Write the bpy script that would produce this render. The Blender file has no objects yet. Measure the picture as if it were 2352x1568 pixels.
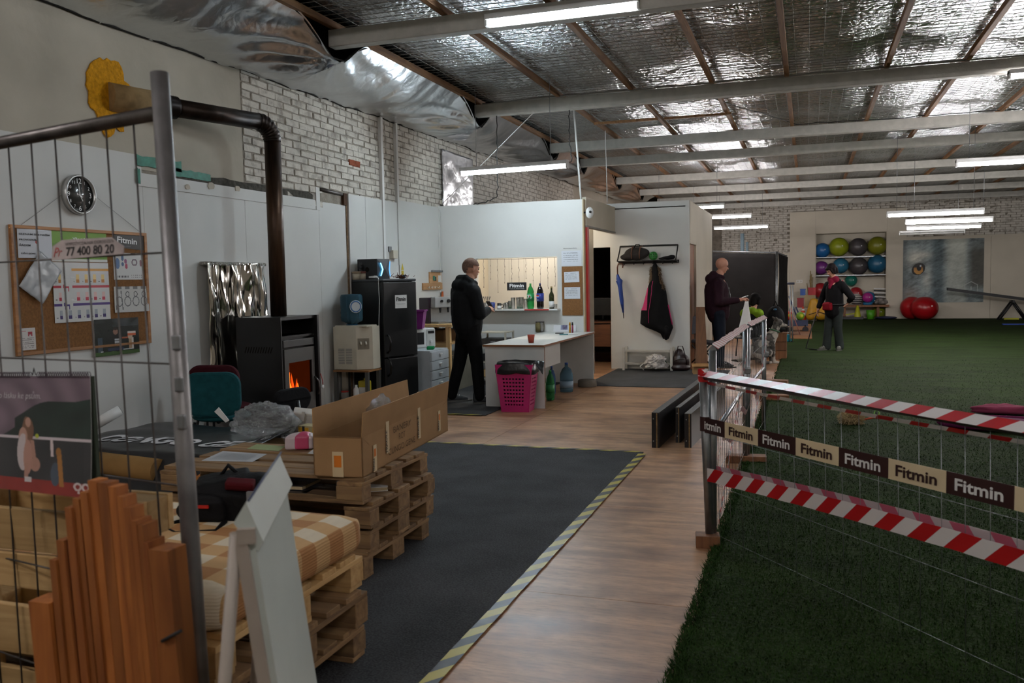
import bpy, bmesh, math, random
import numpy as np
from mathutils import Vector, Matrix, noise
random.seed(7); rng = np.random.default_rng(7)
S = bpy.context.scene
COL = S.collection
R = math.radians
# ---------------------------------------------------------------- camera, world, exposure
F_PX, CAM_H = 2000.0, 1.5
PITCH, YAW, ROLL = R(3.95), R(18.80), R(-1.04)
FW = Vector((-math.sin(YAW)*math.cos(PITCH), math.cos(YAW)*math.cos(PITCH), -math.sin(PITCH)))
_rt = Vector((math.cos(YAW), math.sin(YAW), 0)); _up = _rt.cross(FW)
RT = _rt*math.cos(ROLL) + _up*math.sin(ROLL); UP = _up*math.cos(ROLL) - _rt*math.sin(ROLL)
CAM = Vector((0, 0, CAM_H))
cd = bpy.data.cameras.new('camera'); cam = bpy.data.objects.new('camera', cd); COL.objects.link(cam)
m = Matrix((RT, UP, -FW)).transposed().to_4x4(); m.translation = CAM; cam.matrix_world = m
cd.sensor_width = 36; cd.lens = F_PX/2352*36; cd.clip_start = .05; cd.clip_end = 200
cd.dof.use_dof = True; cd.dof.focus_distance = 9.0; cd.dof.aperture_fstop = 5.0
S.camera = cam
w = bpy.data.worlds.new('world'); S.world = w; w.use_nodes = True
w.node_tree.nodes['Background'].inputs[0].default_value = (.05, .055, .06, 1)
w.node_tree.nodes['Background'].inputs[1].default_value = .3
S.view_settings.view_transform = 'Standard'; S.view_settings.look = 'None'
S.view_settings.exposure = 0.95; S.view_settings.gamma = 1.0; S.view_settings.use_curve_mapping = False
S.cycles.max_bounces = 5; S.cycles.diffuse_bounces = 3; S.cycles.glossy_bounces = 3; S.cycles.transmission_bounces = 4; S.cycles.transparent_max_bounces = 12
S.cycles.use_adaptive_sampling = True; S.cycles.adaptive_threshold = .1; S.cycles.caustics_refractive = False
LIGHT = 1.0            # overall lamp strength
# ---------------------------------------------------------------- where things stand: a measured point of the room
def ray(px, py): return FW + RT*((px-1176)/F_PX) - UP*((py-784)/F_PX)
def G(px, py, z=0.0):
    d = ray(px, py); return CAM + d*((z-CAM_H)/d.z)
def PX(px, py, X):
    d = ray(px, py); return CAM + d*(X/d.x)
def PY(px, py, Y):
    d = ray(px, py); return CAM + d*(Y/d.y)
# ---------------------------------------------------------------- materials
def lin(h):
    if not isinstance(h, str): return tuple(h)[:3]
    h = h.lstrip('#'); out = []
    for i in (0, 2, 4):
        c = int(h[i:i+2], 16)/255
        out.append(c/12.92 if c <= .04045 else ((c+.055)/1.055)**2.4)
    return tuple(out)
MATS = {}
def newmat(name):
    mt = bpy.data.materials.new(name); mt.use_nodes = True
    nt = mt.node_tree; return mt, nt, nt.nodes['Principled BSDF']
def nd(nt, typ, **kw):
    n = nt.nodes.new(typ)
    for k, v in kw.items():
        if k.startswith('i_'):
            n.inputs[k[2:].replace('_', ' ')].default_value = v
        else: setattr(n, k, v)
    return n
def mat(name, col='#808080', rough=.6, metal=0, var=.12, scale=5, bump=0, bscale=40, trans=0, ior=1.45, emit=0, ecol=None, alpha=1, stretch=(1, 1, 1), sheen=0, coat=0):
    if name in MATS: return MATS[name]
    mt, nt, b = newmat(name); c = lin(col)
    b.inputs['Roughness'].default_value = rough; b.inputs['Metallic'].default_value = metal
    if rough >= .7: b.inputs['Specular IOR Level'].default_value = .15
    if trans: b.inputs['Transmission Weight'].default_value = trans; b.inputs['IOR'].default_value = ior
    if alpha < 1: b.inputs['Alpha'].default_value = alpha
    if sheen: b.inputs['Sheen Weight'].default_value = sheen
    if coat: b.inputs['Coat Weight'].default_value = coat
    if emit:
        b.inputs['Emission Color'].default_value = (*lin(ecol or col), 1); b.inputs['Emission Strength'].default_value = emit
    tc = nd(nt, 'ShaderNodeTexCoord'); mp = nd(nt, 'ShaderNodeMapping'); mp.inputs['Scale'].default_value = stretch
    nt.links.new(tc.outputs['Object'], mp.inputs[0])
    nz = nd(nt, 'ShaderNodeTexNoise', i_Scale=scale, i_Detail=5.0); nt.links.new(mp.outputs[0], nz.inputs['Vector'])
    rp = nd(nt, 'ShaderNodeValToRGB'); e = rp.color_ramp.elements
    e[0].position = .3; e[1].position = .7
    e[0].color = (*[max(0, v*(1-var)) for v in c], 1); e[1].color = (*[min(1, v*(1+var)) for v in c], 1)
    nt.links.new(nz.outputs['Fac'], rp.inputs[0]); nt.links.new(rp.outputs[0], b.inputs['Base Color'])
    if bump:
        n2 = nd(nt, 'ShaderNodeTexNoise', i_Scale=bscale, i_Detail=4.0); nt.links.new(mp.outputs[0], n2.inputs['Vector'])
        bp = nd(nt, 'ShaderNodeBump', i_Strength=bump, i_Distance=.02)
        nt.links.new(n2.outputs['Fac'], bp.inputs['Height']); nt.links.new(bp.outputs[0], b.inputs['Normal'])
    MATS[name] = mt; return mt
def wood(name, c1, c2, rough=.65, axis='x', sc=1.0, bump=.15):
    if name in MATS: return MATS[name]
    mt, nt, b = newmat(name)
    tc = nd(nt, 'ShaderNodeTexCoord'); mp = nd(nt, 'ShaderNodeMapping')
    s = [14*sc]*3; s['xyz'.index(axis)] = 1.2*sc; mp.inputs['Scale'].default_value = s
    nt.links.new(tc.outputs['Object'], mp.inputs[0])
    oi = nd(nt, 'ShaderNodeObjectInfo')
    ad = nd(nt, 'ShaderNodeVectorMath', operation='ADD'); nt.links.new(mp.outputs[0], ad.inputs[0])
    ml = nd(nt, 'ShaderNodeMath', operation='MULTIPLY'); ml.inputs[1].default_value = 37
    nt.links.new(oi.outputs['Random'], ml.inputs[0]); nt.links.new(ml.outputs[0], ad.inputs[1])
    nz = nd(nt, 'ShaderNodeTexNoise', i_Scale=1.6, i_Detail=7.0, i_Distortion=.8); nt.links.new(ad.outputs[0], nz.inputs['Vector'])
    rp = nd(nt, 'ShaderNodeValToRGB'); e = rp.color_ramp.elements
    e[0].position = .3; e[1].position = .68; e[0].color = (*lin(c1), 1); e[1].color = (*lin(c2), 1)
    nt.links.new(nz.outputs['Fac'], rp.inputs[0])
    hs = nd(nt, 'ShaderNodeHueSaturation')
    mr = nd(nt, 'ShaderNodeMapRange'); mr.inputs['To Min'].default_value = .72; mr.inputs['To Max'].default_value = 1.2
    nt.links.new(oi.outputs['Random'], mr.inputs[0]); nt.links.new(mr.outputs[0], hs.inputs['Value'])
    nt.links.new(rp.outputs[0], hs.inputs['Color']); nt.links.new(hs.outputs[0], b.inputs['Base Color'])
    b.inputs['Roughness'].default_value = rough
    bp = nd(nt, 'ShaderNodeBump', i_Strength=bump, i_Distance=.01)
    nt.links.new(nz.outputs['Fac'], bp.inputs['Height']); nt.links.new(bp.outputs[0], b.inputs['Normal'])
    MATS[name] = mt; return mt
def stripes(name, c1, c2, k, slant, rough=.45, duty=.5, trans=0):
    """diagonal stripes along the ribbon's own length (UV in metres)"""
    if name in MATS: return MATS[name]
    mt, nt, b = newmat(name)
    uv = nd(nt, 'ShaderNodeUVMap'); sp = nd(nt, 'ShaderNodeSeparateXYZ'); nt.links.new(uv.outputs[0], sp.inputs[0])
    a = nd(nt, 'ShaderNodeMath', operation='MULTIPLY'); a.inputs[1].default_value = k; nt.links.new(sp.outputs[0], a.inputs[0])
    c = nd(nt, 'ShaderNodeMath', operation='MULTIPLY_ADD'); c.inputs[1].default_value = slant
    nt.links.new(sp.outputs[1], c.inputs[0]); nt.links.new(a.outputs[0], c.inputs[2])
    fr = nd(nt, 'ShaderNodeMath', operation='FRACT'); nt.links.new(c.outputs[0], fr.inputs[0])
    gt = nd(nt, 'ShaderNodeMath', operation='GREATER_THAN'); gt.inputs[1].default_value = duty; nt.links.new(fr.outputs[0], gt.inputs[0])
    mx = nd(nt, 'ShaderNodeMix', data_type='RGBA'); nt.links.new(gt.outputs[0], mx.inputs[0])
    mx.inputs[6].default_value = (*lin(c1), 1); mx.inputs[7].default_value = (*lin(c2), 1)
    nt.links.new(mx.outputs[2], b.inputs['Base Color']); b.inputs['Roughness'].default_value = rough
    MATS[name] = mt; return mt
def vcol(name='printed_paper', rough=.5):
    if name in MATS: return MATS[name]
    mt, nt, b = newmat(name)
    a = nd(nt, 'ShaderNodeVertexColor'); a.layer_name = 'Col'; nt.links.new(a.outputs[0], b.inputs['Base Color'])
    b.inputs['Roughness'].default_value = rough; MATS[name] = mt; return mt
# ---------------------------------------------------------------- mesh building
def rotm(rz=0, rx=0, ry=0): return Matrix.Rotation(rz, 3, 'Z') @ Matrix.Rotation(ry, 3, 'Y') @ Matrix.Rotation(rx, 3, 'X')
I3 = Matrix.Identity(3)
class MB:
    def __init__(s): s.v = []; s.f = []; s.uv = None; s.sm = []
    def add(s, vs, fs, smooth=False):
        o = len(s.v); s.v += [tuple(x) for x in vs]; s.f += [tuple(i+o for i in f) for f in fs]; s.sm += [smooth]*len(fs); return s
    def box(s, c, d, rot=I3, bev=0.0):
        x, y, z = d[0]/2, d[1]/2, d[2]/2; c = Vector(c)
        if bev:
            b = min(bev, x*.9, y*.9, z*.9); vs = []; bm = bmesh.new()
            bmesh.ops.create_cube(bm, size=1, matrix=Matrix.Diagonal((*d, 1)))
            bmesh.ops.bevel(bm, geom=bm.edges[:], offset=b, segments=2, profile=.6, affect='EDGES')
            bm.verts.index_update(); vs = [c + rot @ v.co for v in bm.verts]
            fs = [[v.index for v in f.verts] for f in bm.faces]; bm.free(); return s.add(vs, fs)
        p = [(-x,-y,-z),(x,-y,-z),(x,y,-z),(-x,y,-z),(-x,-y,z),(x,-y,z),(x,y,z),(-x,y,z)]
        return s.add([c + rot @ Vector(q) for q in p], [(0,3,2,1),(4,5,6,7),(0,1,5,4),(1,2,6,5),(2,3,7,6),(3,0,4,7)])
    def bb(s, x0, x1, y0, y1, z0, z1, bev=0.0): return s.box(((x0+x1)/2,(y0+y1)/2,(z0+z1)/2),(abs(x1-x0),abs(y1-y0),abs(z1-z0)),bev=bev)
    def hexa(s, bot, top): # 4 bottom, 4 top points
        return s.add([Vector(q) for q in list(bot)+list(top)], [(0,3,2,1),(4,5,6,7),(0,1,5,4),(1,2,6,5),(2,3,7,6),(3,0,4,7)])
    def cyl(s, a, b, r0, r1=None, n=12, cap=True, smooth=True):
        a, b = Vector(a), Vector(b); r1 = r0 if r1 is None else r1
        d = (b-a); q = d.to_track_quat('Z', 'Y').to_matrix(); vs = []
        for p, r in ((a, r0), (b, r1)):
            vs += [p + q @ Vector((r*math.cos(2*math.pi*i/n), r*math.sin(2*math.pi*i/n), 0)) for i in range(n)]
        fs = [(i, (i+1) % n, n+(i+1) % n, n+i) for i in range(n)]
        s.add(vs, fs, smooth)
        if cap: o = len(s.v)-2*n; s.f += [tuple(o+i for i in range(n-1, -1, -1)), tuple(o+n+i for i in range(n))]; s.sm += [False, False]
        return s
    def tube(s, pts, r, n=8, cap=True, closed=False):
        pts = [Vector(p) for p in pts]; k = len(pts); rs = r if isinstance(r, (list, tuple)) else [r]*k
        vs = []; up = None
        for i, p in enumerate(pts):
            t = (pts[min(i+1, k-1)] - pts[max(i-1, 0)])
            if closed: t = pts[(i+1) % k]-pts[i-1]
            t.normalize()
            if up is None: up = t.orthogonal().normalized()
            up = (up - t*up.dot(t))
            up = up.normalized() if up.length > 1e-6 else t.orthogonal().normalized()
            bi = t.cross(up)
            vs += [p + up*(rs[i]*math.cos(2*math.pi*j/n)) + bi*(rs[i]*math.sin(2*math.pi*j/n)) for j in range(n)]
        m_ = k if closed else k-1
        fs = [(i*n+j, i*n+(j+1) % n, ((i+1) % k)*n+(j+1) % n, ((i+1) % k)*n+j) for i in range(m_) for j in range(n)]
        s.add(vs, fs, True)
        if cap and not closed:
            o = len(s.v)-k*n; s.f += [tuple(o+j for j in range(n-1, -1, -1)), tuple(o+(k-1)*n+j for j in range(n))]; s.sm += [False, False]
        return s
    def lathe(s, prof, c=(0,0,0), n=20, rot=I3, sx=1, sy=1, smooth=True, caps=True):
        c = Vector(c); vs = []; fs = []; k = len(prof)
        for r, z in prof:
            vs += [c + rot @ Vector((sx*r*math.cos(2*math.pi*j/n), sy*r*math.sin(2*math.pi*j/n), z)) for j in range(n)]
        for i in range(k-1):
            for j in range(n): fs.append((i*n+j, i*n+(j+1) % n, (i+1)*n+(j+1) % n, (i+1)*n+j))
        if caps and prof[0][0] > 1e-5: fs.append(tuple(range(n-1, -1, -1)))
        if caps and prof[-1][0] > 1e-5: fs.append(tuple((k-1)*n+j for j in range(n)))
        return s.add(vs, fs, smooth)
    def ell(s, c, r, rot=I3, n=16, m=10):
        r = (r, r, r) if not isinstance(r, (list, tuple)) else r; c = Vector(c)
        vs = [c + rot @ Vector((0, 0, -r[2]))]
        for i in range(1, m):
            a = -math.pi/2 + math.pi*i/m
            vs += [c + rot @ Vector((r[0]*math.cos(a)*math.cos(2*math.pi*j/n), r[1]*math.cos(a)*math.sin(2*math.pi*j/n), r[2]*math.sin(a))) for j in range(n)]
        vs.append(c + rot @ Vector((0, 0, r[2]))); L = len(vs)-1
        fs = [(0, 1+(j+1) % n, 1+j) for j in range(n)]
        fs += [(1+i*n+j, 1+i*n+(j+1) % n, 1+(i+1)*n+(j+1) % n, 1+(i+1)*n+j) for i in range(m-2) for j in range(n)]
        fs += [(L, 1+(m-2)*n+j, 1+(m-2)*n+(j+1) % n) for j in range(n)]
        return s.add(vs, fs, True)
    def cap(s, a, b, r0, r1=None, n=12): # capsule
        r1 = r0 if r1 is None else r1; s.cyl(a, b, r0, r1, n); s.ell(a, r0, n=n, m=8); return s.ell(b, r1, n=n, m=8)
    def prism(s, poly, o, xd, yd, nd_, t): # polygon in a plane frame, thickness t along nd_
        o, xd, yd, nv = Vector(o), Vector(xd), Vector(yd), Vector(nd_); k = len(poly)
        a = [o + xd*p[0] + yd*p[1] for p in poly]; b = [q + nv*t for q in a]
        return s.add(a+b, [tuple(range(k-1, -1, -1)), tuple(range(k, 2*k))] + [(i, (i+1) % k, k+(i+1) % k, k+i) for i in range(k)])
    def grid(s, fn, nu, nv, smooth=True, thick=0):
        P = [[Vector(fn(i/nu, j/nv)) for i in range(nu+1)] for j in range(nv+1)]
        vs = [p for row in P for p in row]; w_ = nu+1
        fs = [(j*w_+i, j*w_+i+1, (j+1)*w_+i+1, (j+1)*w_+i) for j in range(nv) for i in range(nu)]
        s.add(vs, fs, smooth)
        return s
FIXED = []
class Thing:
    """an Empty at the thing's base that parents its parts"""
    def __init__(s, name, loc, label, cat, rz=0.0, group=None, kind=None):
        o = bpy.data.objects.new(name, None); COL.objects.link(o); o.empty_display_size = .1
        o.location = loc; o.rotation_euler = (0, 0, rz); s.o = o; s.loc = Vector(loc); s.rz = rz
        s.inv = Matrix.Rotation(-rz, 3, 'Z')
        if label: o['label'] = label
        if cat: o['category'] = cat
        if group: o['group'] = group
        if kind: o['kind'] = kind
    def part(s, name, mb, mt, world=False, under=None, label=None, kind=None, sol=0, sub=0):
        if world:
            mb.v = [tuple(s.inv @ (Vector(v)-s.loc)) for v in mb.v]
        o = make(name, mb, mt); o.parent = under or s.o
        if label: o['label'] = label
        if kind: o['kind'] = kind
        if sol: md = o.modifiers.new('thickness', 'SOLIDIFY'); md.thickness = sol; md.offset = 0
        if sub: md = o.modifiers.new('smooth', 'SUBSURF'); md.levels = sub; md.render_levels = sub
        return o
def make(name, mb, mt):
    me = mb if isinstance(mb, bpy.types.Mesh) else None
    if me is None:
        me = bpy.data.meshes.new(name); me.from_pydata(mb.v, [], mb.f)
        me.polygons.foreach_set('use_smooth', mb.sm)
        if mb.uv is not None:
            l = me.uv_layers.new(name='UVMap'); vi = np.empty(len(me.loops), np.int32); me.loops.foreach_get('vertex_index', vi)
            l.data.foreach_set('uv', np.asarray(mb.uv, np.float32)[vi].ravel())
        me.update()
        if mt is not None: me.materials.append(mt)
    o = bpy.data.objects.new(name, me); COL.objects.link(o); return o
def single(name, mb, mt, label, cat, group=None, kind=None, loc=None, sol=0):
    """a thing that is one mesh; its origin is moved to its base"""
    if loc is None:
        a = np.array(mb.v); loc = Vector(((a[:,0].min()+a[:,0].max())/2, (a[:,1].min()+a[:,1].max())/2, a[:,2].min()))
    mb.v = [tuple(Vector(v)-Vector(loc)) for v in mb.v]
    o = make(name, mb, mt); o.location = loc
    if label: o['label'] = label
    if cat: o['category'] = cat
    if group: o['group'] = group
    if kind: o['kind'] = kind
    if sol: md = o.modifiers.new('thickness', 'SOLIDIFY'); md.thickness = sol; md.offset = 0
    return o
def struct(name, mb, mt, parent=None, kind='structure'):
    o = make(name, mb, mt)
    if parent: o.parent = parent
    else: o['kind'] = kind
    return o
def dup(root, loc, rz=0, label=None):
    r = root.copy(); COL.objects.link(r); r.location = loc; r.rotation_euler = (0, 0, rz)
    if label: r['label'] = label
    for ch in list(root.children):
        c = ch.copy(); COL.objects.link(c); c.parent = r
        for g in ch.children:
            d = g.copy(); COL.objects.link(d); d.parent = c
    return r
_TXT = {}
def letters(s, bold=.0, shear=0.0, space=1.0):
    """verts (x, y) and faces of a line of lettering, cap height about 0.7, starting at x=0"""
    key = (s, bold, shear, space)
    if key not in _TXT:
        cu = bpy.data.curves.new('t', 'FONT'); cu.body = s; cu.size = 1; cu.offset = bold; cu.shear = shear; cu.space_character = space
        cu.resolution_u = 3; o = bpy.data.objects.new('t', cu); COL.objects.link(o)
        dg = bpy.context.evaluated_depsgraph_get(); me = bpy.data.meshes.new_from_object(o.evaluated_get(dg))
        vs = [(v.co.x, v.co.y) for v in me.vertices]; fs = [tuple(p.vertices) for p in me.polygons]
        bpy.data.objects.remove(o); bpy.data.curves.remove(cu); bpy.data.meshes.remove(me); _TXT[key] = (vs, fs)
    return _TXT[key]
def txt(mb, s, o, xd, yd, nrm, width=None, height=None, bold=.02, shear=0.0, off=.0015, center=False, warp=None):
    vs, fs = letters(s, bold, shear)
    if not vs: return mb
    a = np.array(vs); x0, x1 = a[:,0].min(), a[:,0].max(); y0, y1 = a[:,1].min(), a[:,1].max()
    kx = width/(x1-x0) if width else None; ky = height/(y1-y0) if height else None
    kx = kx or ky; ky = ky or kx
    o, xd, yd, nrm = Vector(o), Vector(xd), Vector(yd), Vector(nrm)
    cx_ = (x0+x1)/2 if center else x0; cy_ = (y0+y1)/2 if center else y0
    if warp: P = [warp((x-cx_)*kx, (y-cy_)*ky) for x, y in vs]
    else: P = [o + xd*((x-cx_)*kx) + yd*((y-cy_)*ky) + nrm*off for x, y in vs]
    return mb.add(P, fs)
def sheet(name, o, xd, yd, w_, h, fn, nx=20, ny=20, bend=None, thick=.0015, rough=.5):
    """a printed sheet: thin slab whose front carries flat print colours; returns a mesh in world coordinates (normal = xd x yd)"""
    o, xd, yd = Vector(o), Vector(xd).normalized(), Vector(yd).normalized(); nv = xd.cross(yd)
    vs = []; cols = []
    for j in range(ny+1):
        for i in range(nx+1):
            u, v = i/nx, j/ny; p = o + xd*(u*w_) + yd*(v*h)
            if bend: p = p + nv*bend(u, v)
            vs.append(p)
    k = len(vs); back = [p - nv*thick for p in vs]; W = nx+1
    fs = [(j*W+i, j*W+i+1, (j+1)*W+i+1, (j+1)*W+i) for j in range(ny) for i in range(nx)]
    fc = [fn((i+.5)/nx, (j+.5)/ny) for j in range(ny) for i in range(nx)]
    nf = len(fs); bf = [tuple(q+k for q in reversed(f)) for f in fs]
    rim = [j for j in range(W)] + [j*W+nx for j in range(1, ny+1)] + [ny*W+i for i in range(nx-1, -1, -1)] + [j*W for j in range(ny-1, 0, -1)]
    rf = [(rim[i], rim[i-1], rim[i-1]+k, rim[i]+k) for i in range(len(rim))]
    me = bpy.data.meshes.new(name); me.from_pydata([tuple(p) for p in vs+back], [], fs+bf+rf)
    ca = me.color_attributes.new('Col', 'FLOAT_COLOR', 'CORNER'); dat = []
    back_c = (.7, .7, .68)
    for idx, p in enumerate(me.polygons):
        c = lin(fc[idx]) if idx < nf else back_c
        dat += [(*c, 1)]*len(p.vertices)
    ca.data.foreach_set('color', np.array(dat, np.float32).ravel()); me.materials.append(vcol('printed_paper_%d' % int(rough*100), rough)); me.update()
    return me
def place_mesh(name, me, loc, **props):
    """link a world-coordinate mesh as an object with its origin at loc"""
    me.transform(Matrix.Translation(-Vector(loc))); o = bpy.data.objects.new(name, me); COL.objects.link(o); o.location = loc
    for k, v in props.items():
        if v: o[k] = v
    return o
def blob(mb, voxel=.012, smooth=4, name='body'):
    """fuse overlapping closed shapes into one continuous surface"""
    me = bpy.data.meshes.new(name); me.from_pydata(mb.v, [], mb.f)
    o = bpy.data.objects.new(name, me); COL.objects.link(o)
    md = o.modifiers.new('r', 'REMESH'); md.mode = 'VOXEL'; md.voxel_size = voxel; md.use_smooth_shade = True
    if smooth: sm = o.modifiers.new('s', 'SMOOTH'); sm.iterations = smooth; sm.factor = .5
    dg = bpy.context.evaluated_depsgraph_get(); out = bpy.data.meshes.new_from_object(o.evaluated_get(dg)); out.name = name
    bpy.data.objects.remove(o); bpy.data.meshes.remove(me); return out
def ribbon(pts, width, dirs, twist=None):
    """flat band along pts; dirs = across direction; UV in metres"""
    mb = MB(); L = 0; uv = []; k = len(pts)
    for i, p in enumerate(pts):
        if i: L += (Vector(p)-Vector(pts[i-1])).length
        d = Vector(dirs[i] if isinstance(dirs, list) else dirs).normalized()
        mb.v += [tuple(Vector(p)-d*width/2), tuple(Vector(p)+d*width/2)]; uv += [(L, 0), (L, width)]
    mb.f = [(2*i, 2*i+2, 2*i+3, 2*i+1) for i in range(k-1)]; mb.sm = [False]*(k-1); mb.uv = uv
    return mb
def ribbon_part(thing, name, pts, width, dirs, mt, thick=.0008, under=None, label=None):
    mb = ribbon(pts, width, dirs); uv = mb.uv; o = thing.part(name, mb, mt, world=True, under=under, label=label, sol=thick); return o
def smoothstep(a, b, x):
    t = max(0, min(1, (x-a)/(b-a))); return t*t*(3-2*t)
def nz(x, y=0, z=0): return noise.noise(Vector((x, y, z)))
# ================================================================ THE SETTING
WX = -5.35          # face of the long wall on the left
PYW = 12.3          # face of the kitchen partition
BW = 31.8           # face of the far wall
# ---- materials of the shell
m_board = mat('white_wall_board', '#c9c9c5', .62, var=.05, scale=1.2, bump=.02)
m_cream = mat('cream_painted_board', '#cbc3b2', .7, var=.05, scale=1.5, bump=.03)
m_plaster = mat('old_beige_plaster', '#b1aa9b', .8, var=.12, scale=1.8, bump=.12, bscale=14)
m_mortar = mat('grey_mortar', '#7e776c', .9, var=.35, scale=5, bump=.4)
m_dark = mat('dark_gap', '#1b1814', .9)
m_white = mat('white_plastic', '#d9d9d6', .4, var=.04)
m_black = mat('black_plastic', '#141416', .45, var=.2)
m_galv = mat('galvanised_steel', '#8d9092', .38, metal=.85, var=.18, scale=16)
m_steel = mat('dark_bare_steel', '#5a5654', .42, metal=.8, var=.3, scale=14)
m_pine = wood('pale_pine', '#b98f58', '#d9b680', .6, 'x')
m_piney = wood('pale_pine_along_y', '#b98f58', '#d9b680', .6, 'y')
m_pinez = wood('pale_pine_upright', '#b98f58', '#d9b680', .6, 'z')
def brick_mat():
    mt, nt, b = newmat('whitewashed_brick')
    tc = nd(nt, 'ShaderNodeTexCoord'); oi = nd(nt, 'ShaderNodeObjectInfo'); ge = nd(nt, 'ShaderNodeNewGeometry')
    n1 = nd(nt, 'ShaderNodeTexNoise', i_Scale=9.0, i_Detail=6.0); nt.links.new(ge.outputs['Position'], n1.inputs['Vector'])
    rp = nd(nt, 'ShaderNodeValToRGB'); e = rp.color_ramp.elements
    e[0].position = .28; e[0].color = (*lin('#8f877c'), 1); e[1].position = .5; e[1].color = (*lin('#c9c4b9'), 1)
    nt.links.new(n1.outputs['Fac'], rp.inputs[0])
    hs = nd(nt, 'ShaderNodeHueSaturation'); mr = nd(nt, 'ShaderNodeMapRange'); mr.inputs['To Min'].default_value = .9; mr.inputs['To Max'].default_value = 1.06
    nt.links.new(oi.outputs['Random'], mr.inputs[0]); nt.links.new(mr.outputs[0], hs.inputs['Value']); nt.links.new(rp.outputs[0], hs.inputs['Color'])
    nt.links.new(hs.outputs[0], b.inputs['Base Color']); b.inputs['Roughness'].default_value = .8
    bp = nd(nt, 'ShaderNodeBump', i_Strength=.5, i_Distance=.012); n2 = nd(nt, 'ShaderNodeTexNoise', i_Scale=30.0, i_Detail=5.0)
    nt.links.new(ge.outputs['Position'], n2.inputs['Vector']); nt.links.new(n2.outputs['Fac'], bp.inputs['Height']); nt.links.new(bp.outputs[0], b.inputs['Normal'])
    return mt
m_brick = brick_mat()
m_redbrick = mat('bare_red_brick', '#8a4a33', .85, var=.25, scale=9, bump=.4)
def foil_mat(name, col, rough, strength, scale, dist=.03, fine=None):
    mt, nt, b = newmat(name); b.inputs['Metallic'].default_value = 1; b.inputs['Roughness'].default_value = rough
    b.inputs['Base Color'].default_value = (*lin(col), 1)
    ge = nd(nt, 'ShaderNodeNewGeometry')
    n1 = nd(nt, 'ShaderNodeTexNoise', i_Scale=scale, i_Detail=3.0, i_Distortion=1.2); nt.links.new(ge.outputs['Position'], n1.inputs['Vector'])
    v = nd(nt, 'ShaderNodeTexVoronoi', i_Scale=scale*1.7); v.feature = 'DISTANCE_TO_EDGE'; nt.links.new(ge.outputs['Position'], v.inputs['Vector'])
    mx = nd(nt, 'ShaderNodeMath', operation='ADD'); nt.links.new(n1.outputs['Fac'], mx.inputs[0]); nt.links.new(v.outputs['Distance'], mx.inputs[1])
    bp = nd(nt, 'ShaderNodeBump', i_Strength=strength, i_Distance=dist); nt.links.new(mx.outputs[0], bp.inputs['Height']); nt.links.new(bp.outputs[0], b.inputs['Normal'])
    return mt
m_foil = foil_mat('crinkled_silver_foil', '#dadee1', .22, .5, 9)
m_drape = foil_mat('draped_silver_foil', '#d2d5d8', .28, .2, 5)
# ---- floor
def floor_mat():
    mt, nt, b = newmat('worn_wooden_floor_sheet')
    ge = nd(nt, 'ShaderNodeNewGeometry'); mp = nd(nt, 'ShaderNodeMapping'); mp.inputs['Scale'].default_value = (1.0, 6.5, 1); nt.links.new(ge.outputs['Position'], mp.inputs[0])
    n1 = nd(nt, 'ShaderNodeTexNoise', i_Scale=1.8, i_Detail=8.0, i_Distortion=.5); nt.links.new(mp.outputs[0], n1.inputs['Vector'])
    rp = nd(nt, 'ShaderNodeValToRGB'); e = rp.color_ramp.elements; e[0].position = .3; e[0].color = (*lin('#866248'), 1); e[1].position = .66; e[1].color = (*lin('#ba8e68'), 1)
    nt.links.new(n1.outputs['Fac'], rp.inputs[0])
    n2 = nd(nt, 'ShaderNodeTexNoise', i_Scale=2.3, i_Detail=6.0); nt.links.new(ge.outputs['Position'], n2.inputs['Vector'])
    r2 = nd(nt, 'ShaderNodeValToRGB'); e = r2.color_ramp.elements; e[0].position = .33; e[0].color = (*lin('#c3b4ae'), 1); e[1].position = .5; e[1].color = (1, 1, 1, 1)
    nt.links.new(n2.outputs['Fac'], r2.inputs[0])
    mx = nd(nt, 'ShaderNodeMix', data_type='RGBA', blend_type='MULTIPLY'); mx.inputs[0].default_value = 1
    nt.links.new(rp.outputs[0], mx.inputs[6]); nt.links.new(r2.outputs[0], mx.inputs[7])
    n4 = nd(nt, 'ShaderNodeTexNoise', i_Scale=11.0, i_Detail=9.0, i_Roughness=.75); nt.links.new(mp.outputs[0], n4.inputs['Vector'])
    r4 = nd(nt, 'ShaderNodeValToRGB'); e = r4.color_ramp.elements; e[0].position = .34; e[0].color = (.55, .53, .52, 1); e[1].position = .52; e[1].color = (1, 1, 1, 1); nt.links.new(n4.outputs['Fac'], r4.inputs[0])
    m4 = nd(nt, 'ShaderNodeMix', data_type='RGBA', blend_type='MULTIPLY'); m4.inputs[0].default_value = 1; nt.links.new(mx.outputs[2], m4.inputs[6]); nt.links.new(r4.outputs[0], m4.inputs[7]); nt.links.new(m4.outputs[2], b.inputs['Base Color'])
    r3 = nd(nt, 'ShaderNodeMapRange'); r3.inputs['To Min'].default_value = .3; r3.inputs['To Max'].default_value = .5; nt.links.new(n2.outputs['Fac'], r3.inputs[0]); nt.links.new(r3.outputs[0], b.inputs['Roughness'])
    bp = nd(nt, 'ShaderNodeBump', i_Strength=.06, i_Distance=.01); nt.links.new(n1.outputs['Fac'], bp.inputs['Height']); nt.links.new(bp.outputs[0], b.inputs['Normal'])
    return mt
m_floor = floor_mat()
floor = struct('floor', MB().bb(WX-.3, 12, -3.2, 33, -.2, -.012), mat('floor_screed', '#3a2f26', .8))
ys = [-3.2+1.65*i+.53 for i in range(-1, 12)]
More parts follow.
